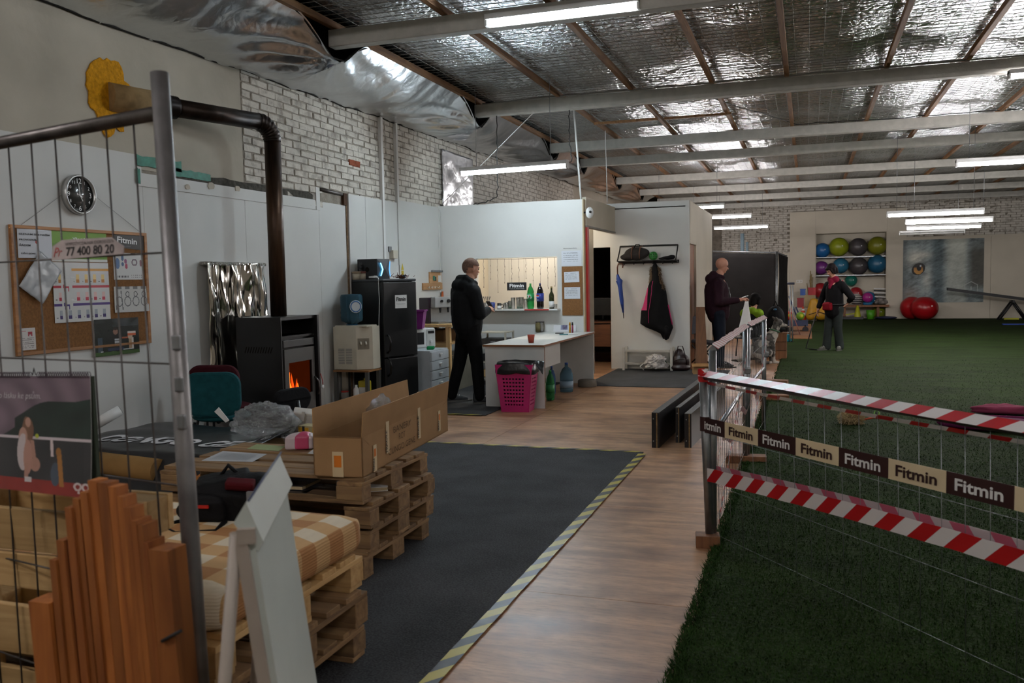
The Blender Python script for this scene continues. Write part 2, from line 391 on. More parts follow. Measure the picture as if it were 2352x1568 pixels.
for a, b_ in zip(ys[:-1], ys[1:]):
    for x0, x1 in ((WX, -2.85), (-2.85, -.35)):
        struct('floor_sheet', MB().bb(x0+.002, x1-.002, max(a, -3.2)+.002, b_-.002, -.012, 0), m_floor, floor)
struct('floor_sheet', MB().bb(WX, -.35, ys[-1]+.002, 31.8, -.012, 0), m_floor, floor)
# dark carpets
def carpet_mat():
    mt, nt, b = newmat('dark_grey_carpet')
    ge = nd(nt, 'ShaderNodeNewGeometry')
    n1 = nd(nt, 'ShaderNodeTexNoise', i_Scale=110.0, i_Detail=3.0); nt.links.new(ge.outputs['Position'], n1.inputs['Vector'])
    n2 = nd(nt, 'ShaderNodeTexNoise', i_Scale=3.0, i_Detail=5.0); nt.links.new(ge.outputs['Position'], n2.inputs['Vector'])
    ad = nd(nt, 'ShaderNodeMath', operation='MULTIPLY_ADD'); ad.inputs[1].default_value = .45; nt.links.new(n2.outputs['Fac'], ad.inputs[0]); nt.links.new(n1.outputs['Fac'], ad.inputs[2])
    rp = nd(nt, 'ShaderNodeValToRGB'); e = rp.color_ramp.elements; e[0].position = .58; e[0].color = (*lin('#141516'), 1); e[1].position = .86; e[1].color = (*lin('#37383a'), 1)
    nt.links.new(ad.outputs[0], rp.inputs[0]); nt.links.new(rp.outputs[0], b.inputs['Base Color']); b.inputs['Roughness'].default_value = .95
    bp = nd(nt, 'ShaderNodeBump', i_Strength=.5, i_Distance=.006); nt.links.new(n1.outputs['Fac'], bp.inputs['Height']); nt.links.new(bp.outputs[0], b.inputs['Normal'])
    return mt
m_carpet = carpet_mat()
single('carpet', MB().bb(WX+.03, -1.34, -2.9, 7.41, .0005, .008), m_carpet, 'large dark grey carpet under the pallet furniture with taped edges', 'carpet')
single('carpet', MB().bb(WX+.03, -3.42, 9.08, PYW-.01, .0005, .008), m_carpet, 'dark grey carpet under the standing man and fridge', 'carpet')
single('carpet', MB().bb(-3.02, -1.18, 11.96, 14.38, .0005, .008), m_carpet, 'dark grey carpet in front of the coat rack', 'carpet')
m_haz = stripes('yellow_black_hazard_tape', '#a89a2e', '#20211f', 4.6, -6.5, .4, .5)
def tape(pts, label, wd=.068, acr=(1, 0, 0)):
    P = []
    for a, b_ in zip(pts[:-1], pts[1:]):
        a, b_ = Vector(a), Vector(b_); n_ = int((b_-a).length/.06)
        P += [a+(b_-a)*i/n_ + Vector((.004*nz(i*.7, a.x), .004*nz(a.y, i*.7), .002+.002*abs(nz(i*.9, 5)))) for i in range(n_)]
    mb = ribbon(P, wd, Vector(acr)); t = Thing('hazard_tape', P[0], label, 'tape')
    t.part('tape_strip', mb, m_haz, world=True, sol=.0012); return t
tape([(-1.335, -2.8, .008), (-1.335, 7.38, .008)], 'yellow and black tape along the carpet beside the walkway')
tape([(-5.2, 7.42, .008), (-1.31, 7.40, .008)], 'yellow and black tape across the far end of the large carpet', .05, (0, 1, 0))
tape([(-5.2, 9.07, .008), (-3.4, 9.07, .008)], 'short yellow and black tape at the kitchen carpet edge', .06, (0, 1, 0))
tape([(-.42, 6.2, .008), (-.40, 8.3, .008)], 'yellow and black tape beside the turf under the mesh fence', .05)
# ---- artificial turf
def turf_mat():
    mt, nt, b = newmat('artificial_turf')
    ge = nd(nt, 'ShaderNodeNewGeometry')
    n1 = nd(nt, 'ShaderNodeTexNoise', i_Scale=45.0, i_Detail=5.0); nt.links.new(ge.outputs['Position'], n1.inputs['Vector'])
    mp = nd(nt, 'ShaderNodeMapping'); mp.inputs['Scale'].default_value = (.6, 2.2, 1); nt.links.new(ge.outputs['Position'], mp.inputs[0])
    n2 = nd(nt, 'ShaderNodeTexNoise', i_Scale=1.6, i_Detail=7.0); nt.links.new(mp.outputs[0], n2.inputs['Vector'])
    ad = nd(nt, 'ShaderNodeMath', operation='MULTIPLY_ADD'); ad.inputs[1].default_value = .8; nt.links.new(n2.outputs['Fac'], ad.inputs[0]); nt.links.new(n1.outputs['Fac'], ad.inputs[2])
    rp = nd(nt, 'ShaderNodeValToRGB'); e = rp.color_ramp.elements; e[0].position = .6; e[0].color = (*lin('#0f1907'), 1); e[1].position = 1.1; e[1].color = (*lin('#293a16'), 1)
    nt.links.new(ad.outputs[0], rp.inputs[0]); nt.links.new(rp.outputs[0], b.inputs['Base Color']); b.inputs['Roughness'].default_value = .9; b.inputs['Specular IOR Level'].default_value = .1
    bp = nd(nt, 'ShaderNodeBump', i_Strength=.9, i_Distance=.03); nt.links.new(n1.outputs['Fac'], bp.inputs['Height']); nt.links.new(bp.outputs[0], b.inputs['Normal'])
    return mt
m_turf = turf_mat()
tv = []; N_ = 700                                             # ragged left edge
for i in range(N_+1):
    y = -3.1 + (BW+3.08)*i/N_; tv.append((-.47 + .02*nz(y*3) + .015*nz(y*17), y))
mb = MB(); V = []
for x, y in tv: V += [(x, y, .001), (x+.03, y, .02), (11.98, y, .02)]
mb.add(V, [q for i in range(N_) for q in ((3*i, 3*i+1, 3*i+4, 3*i+3), (3*i+1, 3*i+2, 3*i+5, 3*i+4))])
turf = single('turf', mb, m_turf, 'dark green artificial turf covering the training hall', 'turf', kind='stuff')
def blades():
    n = 150000; u = rng.random(n)
    Y = 2.2 - 3.4*np.log(1-.985*u); X = -.49 + rng.random(n)*(np.minimum(5.0, .45*Y+.5)+.49)
    ne = 9000; ye = 2.0+10*rng.random(ne)**1.3; X = np.concatenate([X, -.50+.07*rng.random(ne)]); Y = np.concatenate([Y, ye]); n += ne
    h = .012+.016*rng.random(n); a = rng.random(n)*2*np.pi; l = .4+1.0*rng.random(n); wd = .0022+.002*rng.random(n)*(1+.25*Y/3)
    base = np.stack([X, Y, np.full(n, .012)], 1); d = np.stack([np.cos(a)*l*h, np.sin(a)*l*h, h], 1); s = np.stack([-np.sin(a)*wd, np.cos(a)*wd, np.zeros(n)], 1)
    v = np.empty((n*3, 3)); v[0::3] = base-s; v[1::3] = base+s; v[2::3] = base+d
    me = bpy.data.meshes.new('grass_blades'); me.vertices.add(n*3); me.vertices.foreach_set('co', v.ravel())
    me.loops.add(n*3); me.loops.foreach_set('vertex_index', np.arange(n*3, dtype=np.int32)); me.polygons.add(n)
    me.polygons.foreach_set('loop_start', np.arange(0, n*3, 3, dtype=np.int32)); me.update(calc_edges=True)
    mb_ = mat('turf_blade', '#243a16', .8, var=.4, scale=9); mb_.node_tree.nodes['Principled BSDF'].inputs['Specular IOR Level'].default_value = .1; me.materials.append(mb_); o = bpy.data.objects.new('grass_blades', me); COL.objects.link(o)
    o.parent = turf; o.matrix_parent_inverse = Matrix.Translation(-turf.location); o['kind'] = 'stuff'
blades()
# ---- bricks
_bm = {}
def brick_mesh(dx, dy, dz, mt=m_brick, var=0):
    key = (round(dx, 3), round(dy, 3), round(dz, 3), mt.name, var)
    if key not in _bm:
        rr = random.Random(var); mb = MB().box((0, 0, 0), (dx, dy, dz), bev=.006)
        mb.v = [(x+rr.uniform(-.004, .004), y+rr.uniform(-.004, .004), z+rr.uniform(-.004, .004)) for x, y, z in mb.v]
        me = bpy.data.meshes.new('brick'); me.from_pydata(mb.v, [], mb.f); me.materials.append(mt); _bm[key] = me
    return _bm[key]
def lay(parent, along, face, a0, a1, z0, z1, keep, limit, order):
    """courses of whitewashed brick on a wall: the ones that show largest as parts, the rest joined"""
    L, Hh, cz = .285, .064, .076; pos = []; k = 0; z = z0
    while z < z1:
        a = a0 - (L+.012)*(.5 if k % 2 else 0)
        while a < a1:
            la = max(a, a0); lb = min(a+L, a1)
            if lb-la > .05 and keep((la+lb)/2, z+Hh/2): pos.append(((la+lb)/2, z+Hh/2, lb-la))
            a += L+.012
        z += cz; k += 1
    pos.sort(key=order); rest = MB()
    for i, (a, z, ln) in enumerate(pos):
        q = .009*random.random()-.004; st = .03; z += random.uniform(-.004, .004); a += random.uniform(-.008, .008); ln -= .03*random.random()**3
        if along == 'y': c = (face-.011+q, a, z); d = (st, ln, Hh)
        else: c = (a, face+.011-q, z); d = (ln, st, Hh)
        if i < limit:
            o = bpy.data.objects.new('brick', brick_mesh(*d, var=i % 5)); COL.objects.link(o); o.location = c; o.parent = parent
            o.rotation_euler = (random.uniform(-.01, .01), random.uniform(-.01, .01), random.uniform(-.01, .01))
        else: rest.box(c, d, rotm(random.uniform(-.008, .008), random.uniform(-.008, .008)))
    if rest.v:
        o = make('brickwork', rest, m_brick); o.parent = parent; o['kind'] = 'stuff'
# ---- left wall
wl = struct('wall_left', MB().bb(WX-.25, WX-.007, -3.2, 32.2, 0, 4.2), mat('whitewashed_mortar', '#948d82', .9, var=.3, scale=7, bump=.5))
lay(wl, 'y', WX, 7.5, 20.5, 2.4, 3.72, lambda y, z: not (8.9 < y < 9.5 and z < 2.65), 300, lambda p: p[0])
o = bpy.data.objects.new('brick', brick_mesh(.034, .28, .075, m_redbrick)); COL.objects.link(o); o.parent = wl; p = PX(813, 375, WX); o.location = (WX-.004, p.y, p.z); o['label'] = 'bare red brick'
struct('wall_panel', MB().bb(WX-.03, WX-.001, -3.2, 7.48, 2.5, 3.75), m_plaster, wl)
struct('wall_panel', MB().bb(WX-.02, WX, 20.5, 31.8, 2.4, 4.2), m_plaster, wl)
for y0, y1, z1 in ((-3.2, 2.2, 2.62), (2.204, 4.6, 2.62), (4.604, 6.06, 2.62), (6.064, 7.48, 2.44), (7.484, 8.88, 2.46), (8.884, 9.5, 2.46)):
    struct('wall_panel', MB().bb(WX-.02, WX, y0, y1, 0, z1), m_board, wl)
for y0, y1, z1 in ((9.53, 9.95, 2.6), (9.955, 10.42, 2.6), (10.46, 10.86, 2.6), (10.9, PYW, 2.64)):
    struct('wall_panel', MB().bb(WX-.02, WX+.03, y0, y1, 0, z1), m_board, wl)
struct('panel_edge', MB().bb(WX-.02, WX+.012, 9.5, 9.53, 0, 2.6), mat('raw_chipboard', '#7d6650', .8, var=.3, scale=40), wl)
struct('wall_panel', MB().bb(WX-.02, WX+.01, 6.0, 8.8, 2.36, 2.47), m_board, wl)          # patched strip along the top of the boards
struct('wall_panel', MB().bb(WX-.02, WX+.01, 8.82, 8.9, 2.36, 2.62), m_board, wl)
m_tear = mat('torn_grey_backing', '#4c4a44', .9, var=.4, scale=20, bump=.4)
poly = [(0, 0)] + [(x*.1, -.012+.012*nz(x*2.3)) for x in range(1, 24)] + [(2.4, 0), (2.4, .05)] + [(2.4-.1*x, .075-.02*nz(x*1.9)-.02*x/24) for x in range(1, 24)]
struct('torn_strip', MB().prism(poly, (WX+.002, 6.35, 2.475), (0, 1, 0), (0, 0, 1), (1, 0, 0), .006), m_tear, wl)
m_green = mat('teal_green_tape', '#2f7a66', .6, var=.3, scale=18)
for a, b_, z0, z1, sd in ((6.0, 6.55, 2.53, 2.62, 1), (6.45, 6.95, 2.49, 2.56, 4), (5.98, 6.03, 2.38, 2.5, 8)):
    q = [(a+(b_-a)*i/9, z0+.012*nz(i*1.3, sd)) for i in range(10)] + [(b_-(b_-a)*i/9, z1+.015*nz(i*1.7, sd+.5)) for i in range(10)]
    struct('green_tape_scrap', MB().prism(q, (WX+.009, 0, 0), (0, 1, 0), (0, 0, 1), (1, 0, 0), .004), m_green, wl)
m_chip = mat('flaked_plaster_chip', '#b9b1a2', .8)
for y, z, r in ((6.62, 2.41, .035), (6.95, 2.45, .05), (7.35, 2.46, .04)):
    q = [(r*(1+.35*nz(i*1.4, y))*math.cos(i*.7), r*(.7+.3*nz(i*1.1, y))*math.sin(i*.7)) for i in range(9)]
    struct('plaster_chip', MB().prism(q, (WX+.01, y, z), (0, 1, 0), (0, 0, 1), (1, 0, 0), .008), m_chip, wl)
# open hole in the boards with a pipe
struct('wall_hole', MB().bb(WX-.03, WX-.015, 8.9, 9.5, 2.46, 2.62), mat('rough_stone', '#6f6350', .9, var=.4, scale=8, bump=.6), wl)
struct('hole_pipe', MB().cyl((WX-.0, 8.9, 2.6), (WX-.0, 9.5, 2.585), .022), m_steel, wl)
struct('hole_edge', MB().bb(WX-.02, WX+.03, 9.42, 9.5, 2.46, 2.6), mat('brown_stained_board', '#4a3526', .8, var=.3), wl)
# cable ducts
for y, wd, z0, mt in ((10.44, .055, 1.75, m_white), (10.88, .05, 1.75, m_board)):
    struct('trim_1' if y < 10.6 else 'trim_2', MB().bb(WX+.0, WX+.045, y-wd/2, y+wd/2, z0, 3.68), mt)
struct('trim_3', MB().bb(WX+.0, WX+.05, PYW-.05, PYW-.015, 1.35, 2.6), m_board)
struct('baseboard_left', MB().bb(WX, WX+.02, 8.0, 9.2, .0, .07), mat('dark_baseboard', '#2a1f18', .6))
# silver sheet hung on the brick beside the partition
def sh(u, v):
    y = 12.42+1.3*u; z = 2.62+.92*v; return (WX+.045+.012*nz(u*4, v*5, 2)+.01*nz(u*14, v*3), y, z+.02*nz(u*6, 1)*(1-v))
single('foil_sheet', MB().grid(sh, 30, 24), m_drape, 'dull silver foil sheet hung on the brick wall behind the partition', 'foil', sol=.002)
struct('plaster_strip', MB().bb(WX-.01, WX+.03, 12.4, 13.6, 2.55, 2.7), m_chip, wl)
# ---- far wall with the ball niche
def bk(*a): return MB().bb(*a)
mb = MB().bb(WX-.2, 12.2, BW+.65, BW+.85, 0, 4.4)
NX0, NX1, NZ = .24, 2.50, 2.95
mb.bb(WX-.2, NX0, BW, BW+.65, 0, 4.4).bb(NX1, 12.2, BW, BW+.65, 0, 4.4).bb(NX0, NX1, BW, BW+.65, NZ, 4.4)
wb = struct('wall_back', mb, m_mortar)
def kp(x, z):
    if x < -.62: return z > 2.3
    if x < 3.08: return z > 3.72
    return z > 2.72
lay(wb, 'x', BW, -2.9, 9.2, 2.28, 4.4, kp, 300, lambda p: abs(p[0]-3)+0*p[1])
for x0, x1, z0, z1 in ((WX, -.6, 0, 2.3), (-.6, NX0, 0, 3.7), (NX0, NX1, NZ, 3.7), (NX1, 3.1, 0, 3.7), (3.1, 5.6, 0, 2.7), (5.604, 8.2, 0, 2.7), (8.204, 12, 0, 2.7)):
    struct('wall_panel', MB().bb(x0, x1-.003, BW-.03, BW, z0, z1), m_cream, wb)
struct('niche_lining', MB().bb(NX0, NX1, BW+.63, BW+.655, 0, NZ).bb(NX0, NX0+.02, BW, BW+.63, 0, NZ).bb(NX1-.02, NX1, BW, BW+.63, 0, NZ).bb(NX0, NX1, BW, BW+.63, NZ-.02, NZ), m_cream, wb)
struct('trim_4', MB().bb(2.6, 12, BW-.05, BW-.03, 2.68, 2.73), m_cream)
# ---- hall sides out of view
struct('wall_right', MB().bb(12, 12.2, -3.2, 32.6, 0, 4.4), m_plaster)
struct('wall_front', MB().bb(WX-.2, 12.2, -3.4, -3.2, 0, 4.4), m_plaster)
# ---- kitchen partition with its serving window, the passage and the cloakroom wall
OX0, OX1, OZ0, OZ1 = -4.74, -3.47, 1.09, 1.85
PR = -3.07
struct('wall_kitchen', MB().bb(WX, OX0, PYW, PYW+.1, 0, 2.66).bb(OX1, PR, PYW, PYW+.1, 0, 2.66).bb(OX0, OX1, PYW, PYW+.1, 0, OZ0).bb(OX0, OX1, PYW, PYW+.1, OZ1, 2.66), m_board)
struct('window_1', MB().bb(OX0-.02, OX1+.04, PYW-.16, PYW+.1, OZ0-.02, OZ0), m_white)
struct('trim_5', MB().bb(PR-.012, PR+.006, PYW-.004, PYW+.1, 0, 2.66), mat('raw_pale_edge', '#b9a98a', .7))
CY = 14.4; CX = -1.83
DX0, DX1, DZ = -3.95, PY(1403, 700, CY).x, 2.04
struct('wall_cloakroom', MB().bb(WX, DX0, CY, CY+.1, 0, 2.76).bb(DX1, CX, CY, CY+.1, 0, 2.76).bb(DX0, DX1, CY, CY+.1, DZ, 2.76), m_board)
struct('trim_6', MB().bb(-3.05, CX-.06, CY-.012, CY, 2.66, 2.675), m_dark)
mb = MB().bb(CX-.1, CX, CY+.1, 14.46, 0, 2.76).bb(CX-.1, CX, 15.2, 18.05, 0, 2.76).bb(CX-.1, CX, 14.46, 15.2, 2.06, 2.76)
struct('wall_passage', mb, m_cream)
struct('door_2', MB().bb(CX-.06, CX-.02, 14.46, 15.2, 0, 2.06), wood('brown_door_veneer', '#6b3d1e', '#8a5228', .5, 'z'))
struct('trim_7', MB().bb(CX, CX+.015, 15.2, 15.26, 0, 2.12).bb(CX, CX+.015, 14.42, 15.26, 2.06, 2.12), m_cream)
struct('wall_lintel', MB().bb(PR-.04, PR+.02, PYW+.1, CY, 2.29, 2.70), m_cream)
struct('trim_8', MB().bb(PR-.05, PR+.03, PYW+.1, CY, 2.265, 2.29), mat('grey_rail', '#77736c', .5))
struct('ceiling_passage', MB().bb(WX, PR-.04, PYW+.1, CY, 2.58, 2.62), m_board)
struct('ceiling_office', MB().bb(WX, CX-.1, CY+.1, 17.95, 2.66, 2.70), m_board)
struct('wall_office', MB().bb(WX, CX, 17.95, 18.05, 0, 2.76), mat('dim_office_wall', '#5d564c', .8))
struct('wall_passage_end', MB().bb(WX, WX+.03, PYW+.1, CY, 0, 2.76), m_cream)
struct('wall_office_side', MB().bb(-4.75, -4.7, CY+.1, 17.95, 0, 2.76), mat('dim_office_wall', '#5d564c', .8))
m_red = mat('glossy_red_paint', '#b3231d', .35)
struct('door_1', MB().bb(PR+.0, PR+.035, PYW+.1, PYW+.2, 0, 2.265).bb(PR-.05, PR+.0, PYW+.1, PYW+.13, 0, 2.265), m_red)
# ---- ceiling: foil over wire mesh, battens, beams
CZ = 4.10; CX0 = -4.4
def ceil_foil():
    nx, ny = 230, 470; x = np.linspace(CX0, 12.0, nx+1); y = np.linspace(-3.2, BW, ny+1); X, Y = np.meshgrid(x, y)
    Z = np.full_like(X, CZ)
    for k in range(26):
        a = rng.random()*6.28; f = 3+rng.random()*16; Z += .0042*np.sin((np.cos(a)*X+np.sin(a)*Y)*f + rng.random()*6.28)*(8/(4+f))
    ph = (X+4.38) % 1.06; Z -= .035*np.sin(np.pi*ph/1.06)
    v = np.stack([X, Y, Z], 2).reshape(-1, 3); W_ = nx+1
    i = (np.arange(ny)[:, None]*W_ + np.arange(nx)[None]).ravel()
    f = np.stack([i, i+W_, i+W_+1, i+1], 1)
    me = bpy.data.meshes.new('ceiling'); me.vertices.add(len(v)); me.vertices.foreach_set('co', v.ravel())
    me.loops.add(f.size); me.loops.foreach_set('vertex_index', f.ravel().astype(np.int32)); me.polygons.add(len(f))
    me.polygons.foreach_set('loop_start', np.arange(0, f.size, 4, dtype=np.int32)); me.polygons.foreach_set('use_smooth', np.ones(len(f), bool)); me.update(calc_edges=True)
    me.materials.append(m_foil); o = bpy.data.objects.new('ceiling', me); COL.objects.link(o); o['kind'] = 'structure'; return o
ceil = ceil_foil()
struct('roof_deck', MB().bb(WX-.3, 12.2, -3.4, 32.6, 4.3, 4.4), m_dark, ceil)
mb = MB()
for i in range(int((12-CX0)/.15)): x = CX0+.05+.15*i; mb.cyl((x, -3, 4.035), (x, BW, 4.035), .0034, n=4, cap=False)
for j in range(int(35/.13)): y = -3+.13*j; mb.cyl((CX0, y, 4.03), (12, y, 4.03), .0034, n=4, cap=False)
o = struct('wire_mesh', mb, mat('dull_wire', '#97958f', .5, metal=.3), ceil); o['kind'] = 'stuff'
m_batten = wood('brown_roof_batten', '#6d4a2c', '#9a6f45', .75, 'y')
bx_ = [-4.36, -3.2, -2.2, -1.17, -.26, .88, 1.75, 2.8, 3.8, 4.9, 6.0, 7.1, 8.2, 9.3, 10.4]
for x in bx_:
    struct('batten', MB().bb(x-.028, x+.028, -3.2, BW, 3.965, 4.03, bev=.004), m_batten, ceil)
m_beam = mat('pale_painted_beam', '#b5b3ab', .7, var=.1, scale=9, bump=.15)
BEAMS = [-.1, 3.8, 7.68, 11.6, 15.35, 17.55, 21.1, 24.2, 27.2, 30.2]
for y in BEAMS: struct('beam', MB().bb(-4.42, 12, y-.07, y+.07, 3.80, 3.963, bev=.012), m_beam, ceil)
for bx, y in ((-2.7, 13.6), (-1.6, 13.62)):
    struct('batten', MB().bb(bx-.5, bx+.5, y-.03, y+.03, 3.93, 3.965), m_batten, ceil)
# cables along the beams
def cable(pts, r=.008, label=None, name='cable', mt=None, wob=.0):
    P = []
    for a, b_ in zip(pts[:-1], pts[1:]):
        a, b_ = Vector(a), Vector(b_); n_ = 8
        P += [a+(b_-a)*i/n_ + Vector((wob*nz(i*.8+a.x, 1), wob*nz(i*.9, a.y), wob*nz(2, i*.8+a.z))) for i in range(n_)]
    P.append(Vector(pts[-1]))
    return single(name, MB().tube(P, r, 6), mt or mat('black_cable', '#151515', .5), label, 'cable')
cable([(-4.3, 11.55, 3.97), (-3.3, 11.5, 3.975), (-2.2, 11.5, 3.97), (-.5, 11.5, 3.975), (2, 11.5, 3.97), (7, 11.5, 3.975)], .011, 'thin pale cable run along the second ceiling beam', mt=mat('grey_cable', '#8b8a85', .5), wob=.03)
cable([(-3.05, 11.52, 3.79), (-3.05, 11.5, 3.4), (-3.02, 11.5, 3.1), (-3.0, 10.9, 2.97)], .007, 'black cable dropping from the second beam to the hanging tube lamp', wob=.03)
cable([(-4.1, 11.56, 3.8), (-4.12, 11.6, 3.2), (-4.16, 11.7, 2.7), (-4.5, 12.2, 2.68), (-4.75, 12.28, 2.66)], .007, 'black cable hanging to the top of the white partition', wob=.03)
cable([(-1.7, 11.5, 3.98), (-.2, 15.2, 3.98), (1.2, 15.25, 3.97), (3.0, 15.27, 3.98)], .007, 'black cable slung under the foil towards the third beam', wob=.05)
# slanting stay wires
for a, b_, l in (((WX+.06, 12.3, 2.67), (-3.55, 11.55, 3.8), 'thin slanting stay wire from the partition to the second beam'),):
    single('stay_wire', MB().tube([a, b_], .006, 5), m_white, l, 'wire')
# white rods hanging from the beams
for a, b_, r, l in ((PY(1318, 250, 12.3), Vector((PR-.03, 12.3, 2.66)), .014, 'white rod from the beam down to the partition corner'), (PY(1390, 300, 13.6), PY(1395, 465, 13.6), .007, 'thin white rod hanging over the passage lintel')):
    single('hanging_rod', MB().cyl(a, b_, r, n=8), m_white, l, 'rod')
# ---- silver foil draped from the beam ends to the left wall
def drape(u, v):
    y = -3.0+29.5*u; db = min((abs(y-b), b) for b in BEAMS); near = math.exp(-(db[0]/.42)**2)
    ztop = 4.04-.32*near - .05*math.exp(-(db[0]/1.2)**2); zw = 3.60+.012*max(0, y-5)+.03*nz(y*1.1)
    s = v; x = WX+.02+(CX0-WX+.02)*s
    z = zw+(ztop-zw)*(s**.8) - .14*math.sin(math.pi*s)*(1-.7*near)
    sg = (y-db[1]); ang = math.atan2(sg, 1.02-s)                       # folds fan out from each beam end
    z += .05*math.sin(ang*19+db[1]+2*nz(s*3, y))*math.exp(-abs(sg)/1.3)*math.sin(math.pi*s*.9+.1)*(.5+.5*abs(nz(ang*3, db[1])*2))
    z += .02*nz(y*2.2, s*3)+.012*nz(y*7, s*2, 3)
    return (x, y, z)
o = struct('foil_drape', MB().grid(drape, 900, 40), m_drape, ceil)
m_seam = mat('dark_drape_edge', '#24211e', .8)
mb = MB().tube([(CX0+.02, y, drape((y+3)/29.5, 1)[2]+.0) for y in np.arange(-2.9, 26, .25)], .012, 5); struct('drape_batten', mb, m_seam, ceil)
mb = MB().tube([(WX+.02, y, drape((y+3)/29.5, 0)[2]+.01) for y in np.arange(-2.9, 26, .2)], .014, 5); struct('drape_seam', mb, m_seam, ceil)
# ---- tube lamps
m_tube_c = mat('cool_white_tube', '#ffffff', .5, emit=95*LIGHT, ecol=(.78, .91, 1.0), var=0)
m_tube_n = mat('white_tube', '#ffffff', .5, emit=105*LIGHT, ecol=(1.0, .95, .95), var=0)
m_tube_w = mat('warm_white_tube', '#ffffff', .5, emit=90*LIGHT, ecol=(1.0, .88, .72), var=0)
m_house = mat('lamp_housing_white', '#c9cac8', .4)
def lamp(a, b_, label, mt, cords=None, grp='tube lamps of the hall', rad=.02, wide=.1):
    a, b_ = Vector(a), Vector(b_); d = (b_-a); L = d.length; rz = math.atan2(d.y, d.x); c = (a+b_)/2
    t = Thing('tube_lamp', c, label, 'lamp', rz=rz, group=grp)
    t.part('housing', MB().box((0, 0, .055), (L+.02, wide, .05), bev=.006), m_house)
    t.part('tube', MB().cyl((-L/2+.02, 0, 0), (L/2-.02, 0, 0), rad, n=12), mt)
    for s_ in (-1, 1): t.part('end_cap', MB().box((s_*(L/2), 0, .02), (.02, wide*.8, .085)), m_house)
    for s_, top in (cords or []): t.part('suspension_cord', MB().cyl((s_*L/2, 0, .08), (s_*L/2, 0, top-c.z), .004, n=5), m_galv)
    return t
a = G(1120, 60, 3.70); b_ = G(1465, 15, 3.70); yb = 7.60
a = PY(1120, 57, yb); b_ = PY(1467, 13, yb)
lamp((a.x, yb-.0, a.z), (b_.x, yb-.0, a.z), 'long tube lamp fixed under the nearest ceiling beam', m_tube_c, wide=.13, rad=.026)
a = G(1060, 400, 2.92); b_ = G(1303, 382, 2.92)
lamp(a, b_, 'tube lamp hanging above the kitchen corner partition', m_tube_c, [(-.7, 4.03), (.7, 4.03)])
a = G(2197, 380, 2.94); lamp(a, a+Vector((1.5, 0, 0)), 'tube lamp over the turf cut by the right picture edge', m_tube_n, [(-.8, 4.03), (.8, 4.03)])
for px, py, dd, l in ((1664, 475, 18.6, 'tube lamp just above the cloakroom block, highest of three'), (1726, 497, 21.6, 'middle of the three tube lamps left of the far niche'), (1764, 521, 26.0, 'lowest and farthest of the three tube lamps left of the niche')):
    b_ = PY(px, py, dd); lamp(b_-Vector((1.5, 0, 0)), b_, l, m_tube_n, [(-.8, 4.03), (.8, 4.03)])
for px, py, dd, l, mt in ((2038, 496, 16.6, 'nearest and uppermost of the tube lamps before the animal poster', m_tube_n), (2080, 513, 18.6, 'second of the tube lamps hanging before the animal poster', m_tube_n), (2082, 526, 21.6, 'third of the tube lamps hanging before the animal poster', m_tube_n), (2066, 538, 24.5, 'unlit tube lamp below the lit ones before the animal poster', m_house)):
    a = PY(px, py, dd); lamp(a, a+Vector((1.5, 0, 0)), l, mt, [(-.8, 4.03), (.8, 4.03)])
a = PY(2318, 178, 11.35); lamp(a, a+Vector((1.5, 0, 0)), 'tube lamp under the second beam at the right picture edge', m_tube_n, wide=.12)
for x, y, l in ((6.5, 7.68, 'right of the nearest visible beam'), (7.0, 15.35, 'far right under the third beam'), (4.6, 3.8, 'right of the viewer over the turf'), (8.0, 21.1, 'far right under the sixth beam'), (-4.0, -.1, 'behind the viewer above the carpet'), (.6, -.1, 'behind the viewer above the turf edge'), (5.2, -.1, 'behind the viewer far over the turf')):
    lamp((x, y, 3.7), (x+1.5, y, 3.7), 'tube lamp out of the picture, '+l, m_tube_n)
a = Vector((-4.6, 13.4, 2.49)); lamp(a, a+Vector((1.2, 0, 0)), 'tube lamp inside the lit passage behind the serving window', m_tube_w)
